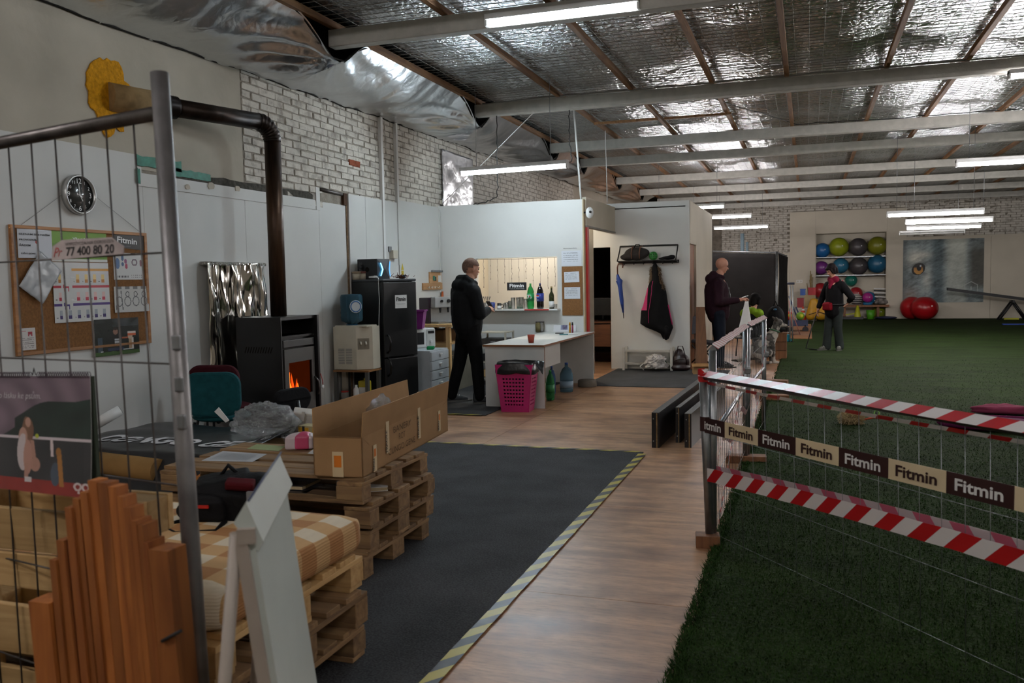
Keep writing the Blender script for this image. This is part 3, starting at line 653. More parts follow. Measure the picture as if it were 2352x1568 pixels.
# ================================================================ LEFT WALL: clock, notice board, stove corner
ZV = Vector((0, 0, 1)); YV = Vector((0, 1, 0)); XV = Vector((1, 0, 0))
m_oak = wood('orange_oak_frame', '#8a5a30', '#b07a45', .5, 'y')
m_cork = mat('brown_cork', '#7d5836', .85, var=.22, scale=60, bump=.2, bscale=120)
m_ink = mat('black_ink', '#1a1a1c', .6, var=0); m_grey = mat('mid_grey_print', '#77787a', .6, var=0)
m_whiteprint = mat('white_print', '#e6e6e4', .5, var=0)
def rect_print(bg, rects):
    bg = bg if isinstance(bg, str) else bg
    def fn(u, v):
        c = bg(u, v) if callable(bg) else bg
        for x0, x1, y0, y1, cc in rects:
            if x0 <= u <= x1 and y0 <= v <= y1: c = cc
        return c
    return fn
def paper(name, p0, w_, h, fn, label, nx=24, ny=24, xd=YV, yd=ZV, bend=None, texts=(), cat='paper', group=None, rough=.5, tilt=0, thick=.0015):
    """sheet whose lower left corner (seen from the front) is p0; texts = (string, x, y, height, width or None, material)"""
    xd = Vector(xd); yd = Vector(yd); nv = xd.cross(yd).normalized()
    if tilt:
        q = Matrix.Rotation(tilt, 3, nv); xd = q @ xd; yd = q @ yd
    t = Thing(name, Vector(p0), label, cat, group=group)
    me = sheet(name, p0, xd, yd, w_, h, fn, nx, ny, bend, thick, rough); me.transform(Matrix.Translation(-t.loc))
    o = bpy.data.objects.new('sheet', me); COL.objects.link(o); o.parent = t.o
    for s_, x, y, hh, ww, mt in texts:
        q = MB()
        o_ = Vector(p0) + xd*x + yd*y
        if bend:
            txt(q, s_, o_, xd, yd, nv, width=ww, height=hh, warp=lambda a, b, o_=o_, x=x, y=y: o_+xd*a+yd*b+nv*(bend((x+a)/w_, (y+b)/h)+.002))
        else: txt(q, s_, o_, xd, yd, nv, width=ww, height=hh)
        t.part('lettering', q, mt, world=True)
    return t
WF = WX + .002
# clock (hangs on the board wall)
c = PX(183, 447, WX+.03); c.x = WX
t = Thing('wall_clock', c, 'round silver wall clock with dark face above the notice board', 'clock')
rx = Matrix.Rotation(math.pi/2, 3, 'Y')
t.part('rim', MB().lathe([(.138, 0), (.152, .0), (.155, .035), (.148, .05), (.138, .05), (.134, .03)], (0, 0, 0), 40, rx, caps=False), mat('brushed_silver', '#b9bab8', .35, metal=.6))
t.part('dial', MB().lathe([(.0, .026), (.137, .026), (.137, .02), (0, .02)], (0, 0, 0), 40, rx), mat('dark_grey_dial', '#3a3a38', .25, coat=.5))
mb = MB()
for k in range(1, 13):
    a = R(90-30*k); big = k % 3 == 0; txt(mb, str(k), (.029, .105*math.cos(a), .105*math.sin(a)), YV, ZV, XV, height=.038 if big else .024, center=True, bold=.0)
t.part('numerals', mb, m_whiteprint)
for ang, ln, wd in ((R(90-152), .055, .006), (R(90+5), .085, .004)):
    t.part('hand', MB().box((.033, ln/2*math.cos(ang), ln/2*math.sin(ang)), (.002, ln, wd), Matrix.Rotation(ang, 3, 'X')), m_whiteprint)
# string the board hangs from
BY0, BY1, BZ0, BZ1 = 4.72, 6.06, 1.03, 1.965
single('hanging_string', MB().tube([(WX+.01, BY0+.1, BZ1), (WX+.012, 5.36, 2.32), (WX+.01, BY1-.05, BZ1)], .0016, 4), m_grey, 'thin string holding up the notice board', 'string')
t = Thing('notice_board', (WX, (BY0+BY1)/2, BZ0), 'large cork notice board with orange wooden frame behind the mesh panel', 'notice board')
t.part('cork', MB().bb(WX, WX+.012, BY0+.02, BY1-.02, BZ0+.02, BZ1-.02), m_cork, world=True)
for y0, y1, z0, z1 in ((BY0, BY1, BZ1-.025, BZ1), (BY0, BY1, BZ0, BZ0+.025), (BY0, BY0+.035, BZ0+.025, BZ1-.025), (BY1-.03, BY1, BZ0+.025, BZ1-.025)):
    t.part('frame_rail', MB().bb(WX, WX+.024, y0, y1, z0, z1, bev=.003), m_oak, world=True)
def onb(px, py): p = PX(px, py, WX+.014); return p
def pb(name, a, b_, fn, label, **k):     # a = lower left, b_ = upper right pixel corners measured on the board
    A, B_ = onb(*a), onb(*b_); return paper(name, (WX+.016+k.pop('off', 0), A.y, A.z), B_.y-A.y, B_.z-A.z, fn, label, **k)
pb('notice_sheet', (42, 592), (117, 524), lambda u, v: '#c3c6cc', 'white notice with bold black capital lettering at top left of board', bend=lambda u, v: .006*math.sin(u*3), texts=[('SEZNAM SE S NAŠÍM', .012, .165, .016, .265, m_ink), ('PROVOZNÍM', .012, .125, .016, .15, m_ink), ('ŘÁDEM', .012, .085, .018, .09, m_ink), ('DĚKUJEME', .022, .025, .016, .12, m_ink)])
pb('green_poster', (120, 600), (243, 530), lambda u, v: '#cfd0c8' if v < .1 else ('#5f8a1c' if v < .55+.2*u else '#6d9a26'), 'bright green poster strip behind the phone number plate', off=-.001, nx=30, texts=[('Vše o krmení psů', .2, .16, .03, .3, m_whiteprint)])
def catalog(u, v):
    c = '#c9c9c7'
    for y0, cc in ((.86, '#c98a24'), (.575, '#b3263a'), (.275, '#4a3477')):
        if y0 <= v <= y0+.045 and u > .32: c = cc
        if y0 <= v <= y0+.045 and u < .13 and y0 < .8: c = cc
    for r_, (yb, col, top) in enumerate(((.66, '#b9762e', '#e0c27a'), (.36, '#b02f45', '#d8b3b0'), (.06, '#3d3266', '#9aa0a8'))):
        for k in range(6):
            x0 = .08+.155*k
            if r_ < 2 and k in (1,): continue
            if x0 <= u <= x0+.055 and yb <= v <= yb+.14: c = top if v > yb+.06 else col
            if x0-.05 <= u <= x0-.03 and yb+.01 < v < yb+.03: c = '#555555'
    for cx, cy, col in ((.22, .575, '#b3263a'), (.22, .275, '#3d2f77')):
        du, dv = (u-cx)/.06, (v-cy)/.055
        if (-1 < du < .7 and -.1 < dv < .45) or (-.95 < du < -.6 and dv > .2 and dv < 1) or (abs(du) in () ) or ((-.9 < du < -.65 or .4 < du < .62) and -1 < dv < 0): c = col
    return c
pb('feed_chart', (126, 742), (248, 604), catalog, 'printed pet food chart with orange, red and violet rows', nx=70, ny=70, rough=.25, bend=lambda u, v: .004*math.sin(u*5)+.002, texts=[('Fitmin', .16, .337, .011, None, m_whiteprint), ('Fitmin', .16, .165, .011, None, m_whiteprint)])
pb('fitmin_sticker', (262, 567), (330, 537), lambda u, v: '#2b2724', 'dark Fitmin label at top right of notice board', tilt=-.06, texts=[('Fitmin', .03, .04, .05, .22, m_whiteprint), ('Pohyb je zdraví', .03, .012, .012, .15, m_grey)])
def leaflet(u, v):
    c = '#c6c6c4'
    for cx, cy, rx_, ry_, col in ((.13, .6, .08, .2, '#4f6f9a'), (.3, .8, .045, .09, '#39587f'), (.4, .68, .04, .09, '#8a4a72'), (.3, .58, .04, .07, '#39587f'), (.42, .5, .05, .1, '#a83a55'), (.7, .65, .1, .13, '#6b5360'), (.92, .62, .05, .12, '#7a4a52')):
        if ((u-cx)/rx_)**2+((v-cy)/ry_)**2 < 1: c = col
    if ((u-.7)/.07)**2+((v-.65)/.08)**2 < 1: c = '#c6c6c4'
    if .08 < v < .15 and .1 < u < .48 and int(u*60) % 3: c = '#3c3c40'
    if (.05 < v < .2) and u > .58 and int(v*50) % 4 == 0 and int(u*70) % 2: c = '#707070'
    if v > .93 and .58 < u < .75: c = '#333333'
    return c
pb('leaflet', (262, 642), (327, 582), leaflet, 'white leaflet with blue and red blobs on right of board', nx=50, ny=40)
def cats(u, v):
    c = '#b9b8b4'
    for k in range(4):
        cx = .14+.24*k
        for yy, r_ in ((.42, .16), (.7, .09)):
            q = math.hypot((u-cx)/.55, (v-yy)*.9)
            if abs(q-r_) < .016 and (k or yy < .5): c = '#4a4a4a'
        if k == 0 and abs(abs(u-cx)-.05-.05*(1-v)) < .012 and .1 < v < .85: c = '#5a5a5a'
        if v > .9 and abs(u-cx) < .07: c = '#666666'
    if u > .97 and .3 < v < .65: c = '#a33a30'
    return c
pb('sketch_sheet', (263, 718), (338, 657), cats, 'curling sheet with pencil drawings of cats on board', nx=60, ny=50, bend=lambda u, v: .012*(1-v)*(u-.3)**2+.004)
def tiny(u, v):
    c = '#c4bfbb'
    if .6 < u < .85 and .62 < v < .82 and not (abs(u-.72) < .04 and v < .7): c = '#a2293a'
    if .05 < u < .5 and .84 < v < .88: c = '#b3545c'
    if .1 < u < .9 and .1 < v < .58 and int(v*34) % 3 == 0 and nz(u*20, v*40) > -.2: c = '#6a6562'
    return c
pb('small_card', (40, 806), (80, 752), tiny, 'small white card with a red house at lower left of board', nx=30, ny=40)
# photo page hanging over the lower right corner of the board
def dogphoto(u, v):
    c = Vector((.012, .016, .014)) * (1+1.2*max(0, nz(u*6, v*8)))
    if v < .1+.02*nz(u*9): c = Vector((.05, .10, .03))
    if v > .78 and u > .4: c = c + Vector((.05, .06, .07))*max(0, nz(u*5, v*4)+.3)
    if abs(u-.12) < .05 and .1 < v < .5: c = Vector((.05, .07, .09))
    du, dv = u-.46, v
    if abs(du) < .14*(1-.3*abs(v-.35)) and .12 < v < .55: c = Vector((.012, .011, .011))
    if (du/.055)**2+((v-.64)/.085)**2 < 1: c = Vector((.26, .14, .10))
    if (du/.05)**2+((v-.72)/.04)**2 < 1: c = Vector((.03, .02, .015))
    if abs(u-.49) < .055 and .27 < v < .45: c = Vector((.45, .47, .48)) if int(v*40) % 3 else Vector((.1, .1, .1))
    if abs(du) < .18 and .12 < v < .2: c = Vector((.03, .04, .07))
    if abs(u-.81) < .06 and .12 < v < .45: c = Vector((.4, .27, .17)) if u < .82 else Vector((.55, .5, .45))
    if ((u-.79)/.06)**2+((v-.47)/.06)**2 < 1: c = Vector((.5, .38, .28))
    if .73 < u < .92 and .5 < v < .62: c = Vector((.55, .12, .05)) if v < .57 else Vector((.6, .5, .45))
    if .6 < u < .75 and .43 < v < .48: c = Vector((.35, .1, .05))
    if .12 < u < .18 and .1 < v < .13 or .62 < u < .85 and .12 < v < .15: c = Vector((.5, .52, .52))
    return tuple(c)
pb('photo_page', (217, 820), (315, 728), dogphoto, 'dark photo of a seated man and a small dog on grass', nx=90, ny=90, off=.008, rough=.25, cat='photo')
# translucent sleeve hanging from a red pin
A = onb(82, 556)
t = Thing('plastic_sleeve', (WX+.03, A.y, A.z), 'grey clear plastic sleeve hanging crooked from a red pin', 'sleeve')
def slv(u, v):
    p = [onb(88, 577), onb(137, 622), onb(93, 698), onb(38, 657)]
    q = (p[3]*(1-u)+p[0]*u)*v + (p[2]*(1-u)+p[1]*u)*(1-v); return (WX+.035+.008*nz(u*3, v*4)+.004*nz(u*9, v*7, 3), q.y, q.z)
t.part('sleeve', MB().grid(slv, 20, 20), mat('frosted_plastic', '#b6b9bb', .25, var=.05, alpha=.9), world=True, sol=.002)
t.part('red_pin', MB().ell(A, (.012, .014, .018)), m_red, world=True)
t.part('hook_wire', MB().tube([A, A+Vector((.01, .01, -.05)), onb(88, 580)+Vector((.02, 0, 0))], .002, 5), m_grey, world=True)
# dog-ear phone plate and the other mesh panel items follow with the mesh panel
# ---- stove pipe
m_pipe = mat('burnt_black_pipe', '#2a211c', .38, metal=.75, var=.6, scale=7, stretch=(1, 1, .25))
m_foam = mat('yellow_building_foam', '#c58a18', .9, var=.25, scale=30, bump=.6)
hp = PX(248, 222, WX)
t = Thing('stove_pipe', (WX, hp.y, hp.z), 'black steel stove pipe running from the wall to the stove', 'pipe')
SPX, SPY = -4.86, 7.27; pz = hp.z; a0 = Vector((WX+.42, hp.y+.02, pz))
q = [(.27*(.92+.3*nz(math.cos(i*.157)*2.5, math.sin(i*.157)*2.5)+.16*nz(i*1.7))*math.cos(i*.157)*.95, .30*(1+.3*nz(math.cos(i*.157)*2.5, math.sin(i*.157)*2.5)+.16*nz(i*1.7))*math.sin(i*.157)) for i in range(40)]
t.part('foam_collar', MB().prism(q, (WX, hp.y, hp.z), YV, ZV, XV, .012), m_foam, world=True)
pd = (Vector((SPX, SPY, pz))-Vector((WX, hp.y, pz))).normalized()
P0 = Vector((WX, hp.y, pz))
t.part('sleeve', MB().cyl(P0, P0+pd*.36, .115, .11, 24), mat('stained_insulation', '#8d7450', .8, var=.35, scale=8), world=True)
flex = [(P0+pd*(.30+.012*i), .092+(.006 if i % 2 else -.003)) for i in range(26)]
t.part('flexible_joint', MB().tube([p for p, _ in flex], [r for _, r in flex], 20), mat('dark_flex_metal', '#1d1613', .4, metal=.6), world=True)
el = Vector((SPX, SPY, pz)); hd = Vector((pd.x, pd.y, 0)).normalized(); rad = .17
t.part('horizontal_pipe', MB().cyl(P0+pd*.58, el-hd*rad, .078, n=24), m_pipe, world=True)
arc = []
for i in range(29):
    a = math.pi/2*i/28; p = el-hd*rad+hd*(rad*math.sin(a))-ZV*(rad-rad*math.cos(a)); arc.append((p, .08+(.006 if i % 4 < 2 and 3 < i < 26 else 0)))
t.part('elbow', MB().tube([p for p, _ in arc], [r for _, r in arc], 22), m_pipe, world=True)
t.part('vertical_pipe', MB().cyl(el-ZV*rad, (SPX, SPY, 1.2), .077, n=24), mat('rust_streaked_pipe', '#3b2a1d', .42, metal=.7, var=.75, scale=6, stretch=(2.5, 2.5, .3)), world=True)
# ---- stove
m_stove = mat('black_enamel', '#161515', .35, var=.15); m_stovf = mat('grey_cast_front', '#4a4845', .45, metal=.3, var=.1)
SX0, SX1, SY0, SY1, SH = -5.1, -4.62, 6.95, 7.52, 1.205
t = Thing('pellet_stove', ((SX0+SX1)/2, (SY0+SY1)/2, 0), 'black stove with a fire burning behind its glass door', 'stove')
st = .05
t.part('body', MB().bb(SX0, SX1-.06, SY0, SY1, .06, SH-.18).bb(SX0, SX0+.2, SY0, SY1, SH-.18, SH-.02), m_stove, world=True)
t.part('side_panel', MB().bb(SX0-.01, SX1, SY0-.015, SY0, .03, SH), m_stove, world=True)
t.part('side_panel', MB().bb(SX0-.01, SX1+.03, SY1, SY1+.03, .03, SH+.0), m_stove, world=True)
t.part('top_shelf', MB().bb(SX0, SX1-.02, SY0, SY1, SH-.2, SH-.18).bb(SX0, SX1, SY0, SY1, SH-.03, SH), m_stove, world=True)
t.part('control_strip', MB().bb(SX1-.05, SX1+.0, SY0+.02, SY1-.02, .915, .985, bev=.006), mat('dark_grey_panel', '#2e2d2c', .4), world=True)
gy0, gy1, gz0, gz1 = SY0+.1, SY1-.07, .45, .77
d = t.part('door', MB().bb(SX1-.03, SX1, SY0+.03, gy0, .22, .9).bb(SX1-.03, SX1, gy1, SY1-.02, .22, .9).bb(SX1-.03, SX1, gy0, gy1, gz1, .9).bb(SX1-.03, SX1, gy0, gy1, .22, gz0), m_stovf, world=True)
def un(mb, t): mb.v = [tuple(Vector(v)-t.loc) for v in mb.v]; return mb
def sub(t, par, name, mb, mt, **k): return t.part(name, mb, mt, world=True, under=par, **k)
sub(t, d, 'glass', MB().bb(SX1-.02, SX1-.012, gy0, gy1, gz0, gz1), mat('sooty_glass', '#8a5f42', .05, trans=1.0, ior=1.02, var=.1))
sub(t, d, 'handle', MB().tube([(SX1, SY1-.03, .6), (SX1+.04, SY1-.02, .55), (SX1+.045, SY1-.02, .47), (SX1+.03, SY1-.02, .42)], .009, 8), m_steel)
t.part('plinth', MB().bb(SX0+.03, SX1-.05, SY0+.03, SY1-.03, 0, .06), m_dark, world=True)
t.part('firebox', MB().bb(SX1-.058, SX1-.05, gy0-.05, gy1+.05, gz0-.03, gz1+.03), mat('glowing_firebrick', '#4a2412', .9, emit=.07, ecol=(.9, .28, .08), var=.6, scale=4), world=True)
mf = mat('flame', '#ff7a20', .5, emit=5, ecol=(1.0, .35, .06), var=0)
for y, z, h, lean in ((gy0+.04, .52, .16, .03), (gy0+.09, .46, .17, -.04), (gy0+.2, .46, .10, .0), (gy0+.03, .46, .28, .02), (gy0+.13, .455, .22, -.03), (gy0+.17, .455, .15, .02)):
    t.part('flame', MB().lathe([(0, 0), (.02, .02), (.022, h*.3), (.012, h*.65), (0.0005, h)], (SX1-.042, y, z), 10, rotm(0, -lean*6, 0), sx=.25), mf if h < .175 and y != gy0+.17 else mat('dim_flame', '#d8501c', .5, emit=2.2, ecol=(.95, .2, .03), var=0), world=True)
for k in range(11):
    t.part('vent_slot', MB().box((SX0+.09+.028*k, SY0-.0165, .9), (.009, .003, .06), Matrix.Rotation(.35, 3, 'Y')), m_dark, world=True)
t.part('control_cord', MB().tube([(SX1+.03, SY1+.032, .62), (SX1+.045, SY1+.04, .55), (SX1+.04, SY1+.05, .5)], .004, 5), m_red, world=True)
t.part('cord_tag', MB().ell((SX1+.04, SY1+.05, .485), (.012, .02, .022)), m_white, world=True)
# ---- crinkled heat shield on the wall
def shield(u, v):
    y = 6.74+.95*u+.02*nz(v*5, u)*(u < .1); z = .28+1.45*v+.015*nz(u*9, 2)*(v > .95)
    b = .03+.035*nz(u*5+.3, v*1.6)+.03*abs(nz(u*9, v*2.6, 4))+.016*nz(u*16, v*7, 2)
    return (WX+.05+b, y, z)
mt, nt, b_ = newmat('mirror_silver_film'); b_.inputs['Metallic'].default_value = 1; b_.inputs['Roughness'].default_value = .09; b_.inputs['Base Color'].default_value = (*lin('#dcd8d0'), 1)
t = Thing('heat_shield', (WX+.06, 7.2, .28), 'crinkled shiny silver foil heat shield on the wall behind the stove', 'foil')
t.part('film', MB().grid(shield, 60, 80), mt, world=True, sol=.002)
t.part('top_hem', MB().bb(WX+.005, WX+.085, 6.74, 7.69, 1.70, 1.735, bev=.01), foil_mat('crimped_foil', '#cfccc6', .2, .9, 30), world=True)
# ---- chairs by the stove
def office_chair(name, loc, rz, col, label, bw=.46, bh=.34):
    t = Thing(name, loc, label, 'chair', rz=rz); cm = mat(col[0], col[1], .9, var=.15, scale=20, bump=.1)
    def back(u, v):
        x = (u-.5)*bw; z = .45+bh*v; rr = .12; k = 1-.16*(max(0, v-.55)/.45)**3; return (x*k, -.02-.04*math.cos(x*3)+.03*(1-v), z)
    t.part('seat', MB().ell((0, .2, .42), (.24, .23, .045), n=24), cm)
    t.part('backrest', MB().ell((0, -.03, .45+bh/2), (bw/2, .035, bh/2), n=28), cm) if False else t.part('backrest', blobbox((0, -.03, .45+bh/2), (bw, .06, bh), .11), cm)
    t.part('back_bar', MB().tube([(0, .03, .55), (0, .05, .42), (0, .1, .38)], .018, 8), m_black)
    for sx in (-1, 1):
        for sy in (0, 1): t.part('leg', MB().cyl((sx*.18, .05+.32*sy, .39), (sx*.22, -.02+.46*sy, 0), .012, n=8), m_black)
    return t
def blobbox(c, d, rad, seg=6):
    """slab with rounded corners in its x-z plane and softened edges"""
    w_, th, h = d; pts = []
    for cx, cz, a0 in ((w_/2-rad, h/2-rad, 0), (-w_/2+rad, h/2-rad, 90), (-w_/2+rad, -h/2+rad, 180), (w_/2-rad, -h/2+rad, 270)):
        for i in range(seg+1): a = R(a0+90*i/seg); pts.append((cx+rad*math.cos(a), cz+rad*math.sin(a)))
    mb = MB(); rows = [(-th/2, .9), (-th/2.6, .985), (0, 1.0), (th/2.6, .985), (th/2, .9)]; k = len(pts); V = []
    for y, s_ in rows: V += [(c[0]+x*s_, c[1]+y, c[2]+z*s_) for x, z in pts]
    F_ = [tuple(range(k-1, -1, -1))[::-1], tuple(range(4*k, 5*k))[::-1]]
    F_ += [(r*k+i, (r+1)*k+i, (r+1)*k+(i+1) % k, r*k+(i+1) % k) for r in range(4) for i in range(k)]
    return mb.add(V, F_, False)
p = PY(492, 930, 5.9)
office_chair('office_chair', (p.x, 5.9, 0), R(20), ('teal_wool', '#17474c'), 'teal fabric office chair in front of the stove', .46, .36)
p = PY(500, 905, 6.35)
office_chair('office_chair', (p.x-.02, 6.35, 0), R(15), ('maroon_wool', '#3a1219'), 'dark maroon fabric chair behind the teal one', .46, .37)
p = PY(678, 950, 6.2); office_chair('office_chair', (p.x, 6.2, 0), R(-100), ('black_wool', '#121214'), 'black fabric chair in front of the stove glass', .42, .2)
# ================================================================ PALLETS AND SEATING, NEAR LEFT
w_old = [wood('weathered_pallet_'+a, '#6d5238', '#96764f', .8, a, bump=.3) for a in 'xyz']
w_new = [wood('fresh_pallet_'+a, '#a8834f', '#cba873', .7, a, bump=.25) for a in 'xyz']
def pallet(loc, lx, ly, hh, label, mats, group, long='x', rot=None, flip=False, cat='pallet'):
    """EUR type pallet: deck boards along the long side, cross boards, nine blocks, base boards"""
    t = Thing('pallet', loc, label, cat, group=group); bt = hh*.15; blk = hh-3*bt
    X = lx if long == 'x' else ly; Y = ly if long == 'x' else lx
    def put(name, c, d):
        if long == 'y': c = (c[1], c[0], c[2]); d = (d[1], d[0], d[2])
        ax = 0 if d[0] >= d[1] else 1
        c = (c[0]+random.uniform(-.004, .004), c[1]+random.uniform(-.004, .004), c[2]); mb = MB().box(c, d, bev=.003)
        if rot is not None: mb.v = [tuple(rot @ Vector(v)) for v in mb.v]
        t.part(name, mb, mats[ax] if rot is None else mats[0])
    for y, wd in ((-.44, .12), (-.22, .10), (0, .145*Y/.8), (.22, .10), (.44, .12)):
        put('deck_board', (0, y*Y*(1-wd/Y) if abs(y) > .4 else y*Y, hh-bt/2), (X, wd, bt))
    for x in (-1, 0, 1): put('cross_board', (x*(X/2-.0725), 0, hh-1.5*bt), (.145, Y, bt))
    for x in (-1, 0, 1):
        for y in (-1, 0, 1): put('block', (x*(X/2-.0725), y*(Y/2-.05), bt+blk/2), (.145 if x else .13, .10 if y else .14, blk))
    for y, wd in ((-1, .1), (0, .14), (1, .1)): put('base_board', (0, y*(Y/2-.05), bt/2), (X, wd, bt))
    return t
# table: four pallets stacked
TZ = 0; tb = ['bottom', 'second', 'third', 'top']
for k in range(4):
    pallet((-2.72+.015*((k*7) % 3-1), 4.25+.02*((k*5) % 3-1), .008+k*.1285), 1.24, .8, .1285, '%s weathered pallet of the low table stack' % tb[k], w_old, 'pallets of the low table')
TT = .008+4*.1285
# sofa seat: three pallets, backrest: one on edge
for k, nm in enumerate(('lowest', 'middle', 'uppermost')):
    pallet((-2.3+.02*(k % 2), 2.59, .008+k*.142), 1.22, .92, .142, '%s pallet under the checked seat cushion' % nm, w_new if k == 2 else w_old, 'pallets of the sofa seat')
SZ = .008+3*.142
pallet((-2.32, 1.99, .53), 1.24, .78, .142, 'pale pallet standing on edge as the sofa back', w_new, None, rot=Matrix.Rotation(math.pi/2, 3, 'X'))
for x in (-2.8, -1.85):
    single('sofa_post', MB().bb(x-.045, x+.045, 1.86, 1.93, .008, .9, bev=.004), w_new[2], 'pale upright post behind the %s end of the sofa back' % ('left' if x < -2 else 'right'), 'post')
# cushion: checked cover
def check_mat():
    mt, nt, b = newmat('tan_checked_cloth'); tc = nd(nt, 'ShaderNodeTexCoord'); sp = nd(nt, 'ShaderNodeSeparateXYZ'); nt.links.new(tc.outputs['Object'], sp.inputs[0])
    outs = []
    for i in (0, 1):
        m1 = nd(nt, 'ShaderNodeMath', operation='MULTIPLY'); m1.inputs[1].default_value = 5.2; nt.links.new(sp.outputs[i], m1.inputs[0])
        fr = nd(nt, 'ShaderNodeMath', operation='FRACT'); nt.links.new(m1.outputs[0], fr.inputs[0])
        gt = nd(nt, 'ShaderNodeMath', operation='GREATER_THAN'); gt.inputs[1].default_value = .5; nt.links.new(fr.outputs[0], gt.inputs[0]); outs.append(gt)
    ad = nd(nt, 'ShaderNodeMath', operation='ADD'); nt.links.new(outs[0].outputs[0], ad.inputs[0]); nt.links.new(outs[1].outputs[0], ad.inputs[1])
    hf = nd(nt, 'ShaderNodeMath', operation='MULTIPLY'); hf.inputs[1].default_value = .5; nt.links.new(ad.outputs[0], hf.inputs[0])
    rp = nd(nt, 'ShaderNodeValToRGB'); rp.color_ramp.interpolation = 'CONSTANT'; e = rp.color_ramp.elements
    e[0].position = 0; e[0].color = (*lin('#a47446'), 1); e[1].position = .25; e[1].color = (*lin('#bd9868'), 1); q = e.new(.75); q.color = (*lin('#cfc3ab'), 1)
    nt.links.new(hf.outputs[0], rp.inputs[0])
    wv = nd(nt, 'ShaderNodeTexWave', i_Scale=30.0, i_Distortion=.5); wv.bands_direction = 'Z'; nt.links.new(tc.outputs['Object'], wv.inputs[0])
    nt.links.new(rp.outputs[0], b.inputs['Base Color']); b.inputs['Roughness'].default_value = .9
    bp = nd(nt, 'ShaderNodeBump', i_Strength=.25, i_Distance=.006); nt.links.new(wv.outputs['Fac'], bp.inputs['Height']); nt.links.new(bp.outputs[0], b.inputs['Normal'])
    return mt
m_check = check_mat()
def cushion(c, d, rad):
    bm = bmesh.new(); bmesh.ops.create_cube(bm, size=1, matrix=Matrix.Diagonal((*d, 1)))
    bmesh.ops.subdivide_edges(bm, edges=bm.edges[:], cuts=14, use_grid_fill=True); mb = MB(); hx, hy, hz = d[0]/2, d[1]/2, d[2]/2; bm.verts.index_update()
    for v in bm.verts:
        p = v.co; q = Vector((max(-hx+rad, min(hx-rad, p.x)), max(-hy+rad, min(hy-rad, p.y)), max(-hz+rad, min(hz-rad, p.z)))); dl = p-q
        r = q + (dl.normalized()*rad if dl.length > 1e-6 else dl)
        puff = .018*(1-(p.x/hx)**2)*(1-(p.y/hy)**2) if p.z > 0 else 0
        mb.v.append(tuple(Vector(c)+r+Vector((.004*nz(p.y*9, p.z*14), .004*nz(p.x*9, p.z*14), puff+.004*nz(p.x*6, p.y*6)))))
    mb.f = [tuple(v.index for v in f.verts) for f in bm.faces]; mb.sm = [True]*len(mb.f); bm.free(); return mb
t = Thing('seat_cushion', (-2.27, 2.6, SZ), 'tan and white checked seat cushion on the pallet sofa', 'cushion')
t.part('padding', cushion((0, 0, .075), (1.18, .92, .15), .05), m_check)
# ---- long cardboard box on the table
m_card = mat('brown_cardboard', '#9c7a55', .8, var=.08, scale=6); m_cardin = mat('cardboard_inside', '#8c6a44', .85)
B0 = G(742, 1090, TT); B1 = G(838, 1100, TT); bl = Vector((B1.x-.02, B1.y+.02, TT+.001)); dv = (G(1037, 988, TT)-B1); dv.z = 0; L = 1.40; dv.normalize(); pv = Vector((-dv.y, dv.x, 0)); W_ = .27; Hh = .205
t = Thing('cardboard_box', bl+dv*L/2+pv*W_/2, 'long open cardboard box with taped sides and handwriting on the pallet table', 'box')
def q4(a, b_, c_, d_, nv, th): # thin slab from four corners
    n_ = Vector(nv).normalized()*th; return MB().hexa([a, b_, c_, d_], [a+n_, b_+n_, c_+n_, d_+n_])
c0, c1, c2, c3 = bl, bl+dv*L, bl+dv*L+pv*W_, bl+pv*W_; H3 = ZV*Hh
t.part('side_panel', q4(c0, c1, c1+H3, c0+H3, pv, .006), m_card, world=True); t.part('side_panel', q4(c3, c2, c2+H3, c3+H3, -pv, .006), m_card, world=True)
t.part('end_panel', q4(c0, c3, c3+H3, c0+H3, dv, .006), m_card, world=True); t.part('end_panel', q4(c1, c2, c2+H3, c1+H3, -dv, .006), m_card, world=True)
t.part('bottom_panel', q4(c0, c1, c2, c3, ZV, .006), m_card, world=True)
fl = ZV*.125
t.part('flap', q4(c0+H3, c1+H3, c1+H3+fl-pv*.015, c0+H3+fl-pv*.01, pv, .005), m_card, world=True)
t.part('flap', q4(c3+H3, c2+H3, c2+H3+fl*1.05+pv*.01, c3+H3+fl*1.15-pv*.0, -pv, .005), m_card, world=True)
t.part('end_flap', q4(c0+H3, c3+H3, c3+H3+dv*.09-ZV*.05, c0+H3+dv*.09-ZV*.05, -ZV, .005), m_cardin, world=True)
t.part('end_flap', q4(c1+H3, c2+H3, c2+H3-dv*.1-ZV*.02, c1+H3-dv*.1-ZV*.02, -ZV, .005), m_cardin, world=True)
m_tapew = mat('cream_packing_tape', '#c9b48e', .35, var=.1); m_or = mat('orange_print', '#c9701c', .5)
for f_, z0, z1 in ((.24, .06, .32), (.60, .05, .33), (.87, .03, .16), (.11, .0, .14)):
    o_ = bl+dv*(L*f_)-pv*.002
    s_ = t.part('tape_strip', q4(o_-dv*.022+ZV*z0, o_+dv*.022+ZV*z0, o_+dv*.022+ZV*z1, o_-dv*.022+ZV*z1, -pv, .0015), m_tapew, world=True)
    mb = MB(); txt(mb, 'FRAGILE', o_-dv*.012-pv*.0025+ZV*(z0+.01), ZV, -dv, -pv, width=(z1-z0)*.45, height=.024); sub(t, s_, 'lettering', mb, m_ink)
    if f_ != .60: sub(t, s_, 'orange_mark', q4(o_-dv*.015+ZV*(z1-.06)-pv*.002, o_+dv*.012+ZV*(z1-.06)-pv*.002, o_+dv*.012+ZV*(z1-.02)-pv*.002, o_-dv*.015+ZV*(z1-.02)-pv*.002, -pv, .001), m_or)
o_ = bl+pv*(W_*.5)-dv*.002
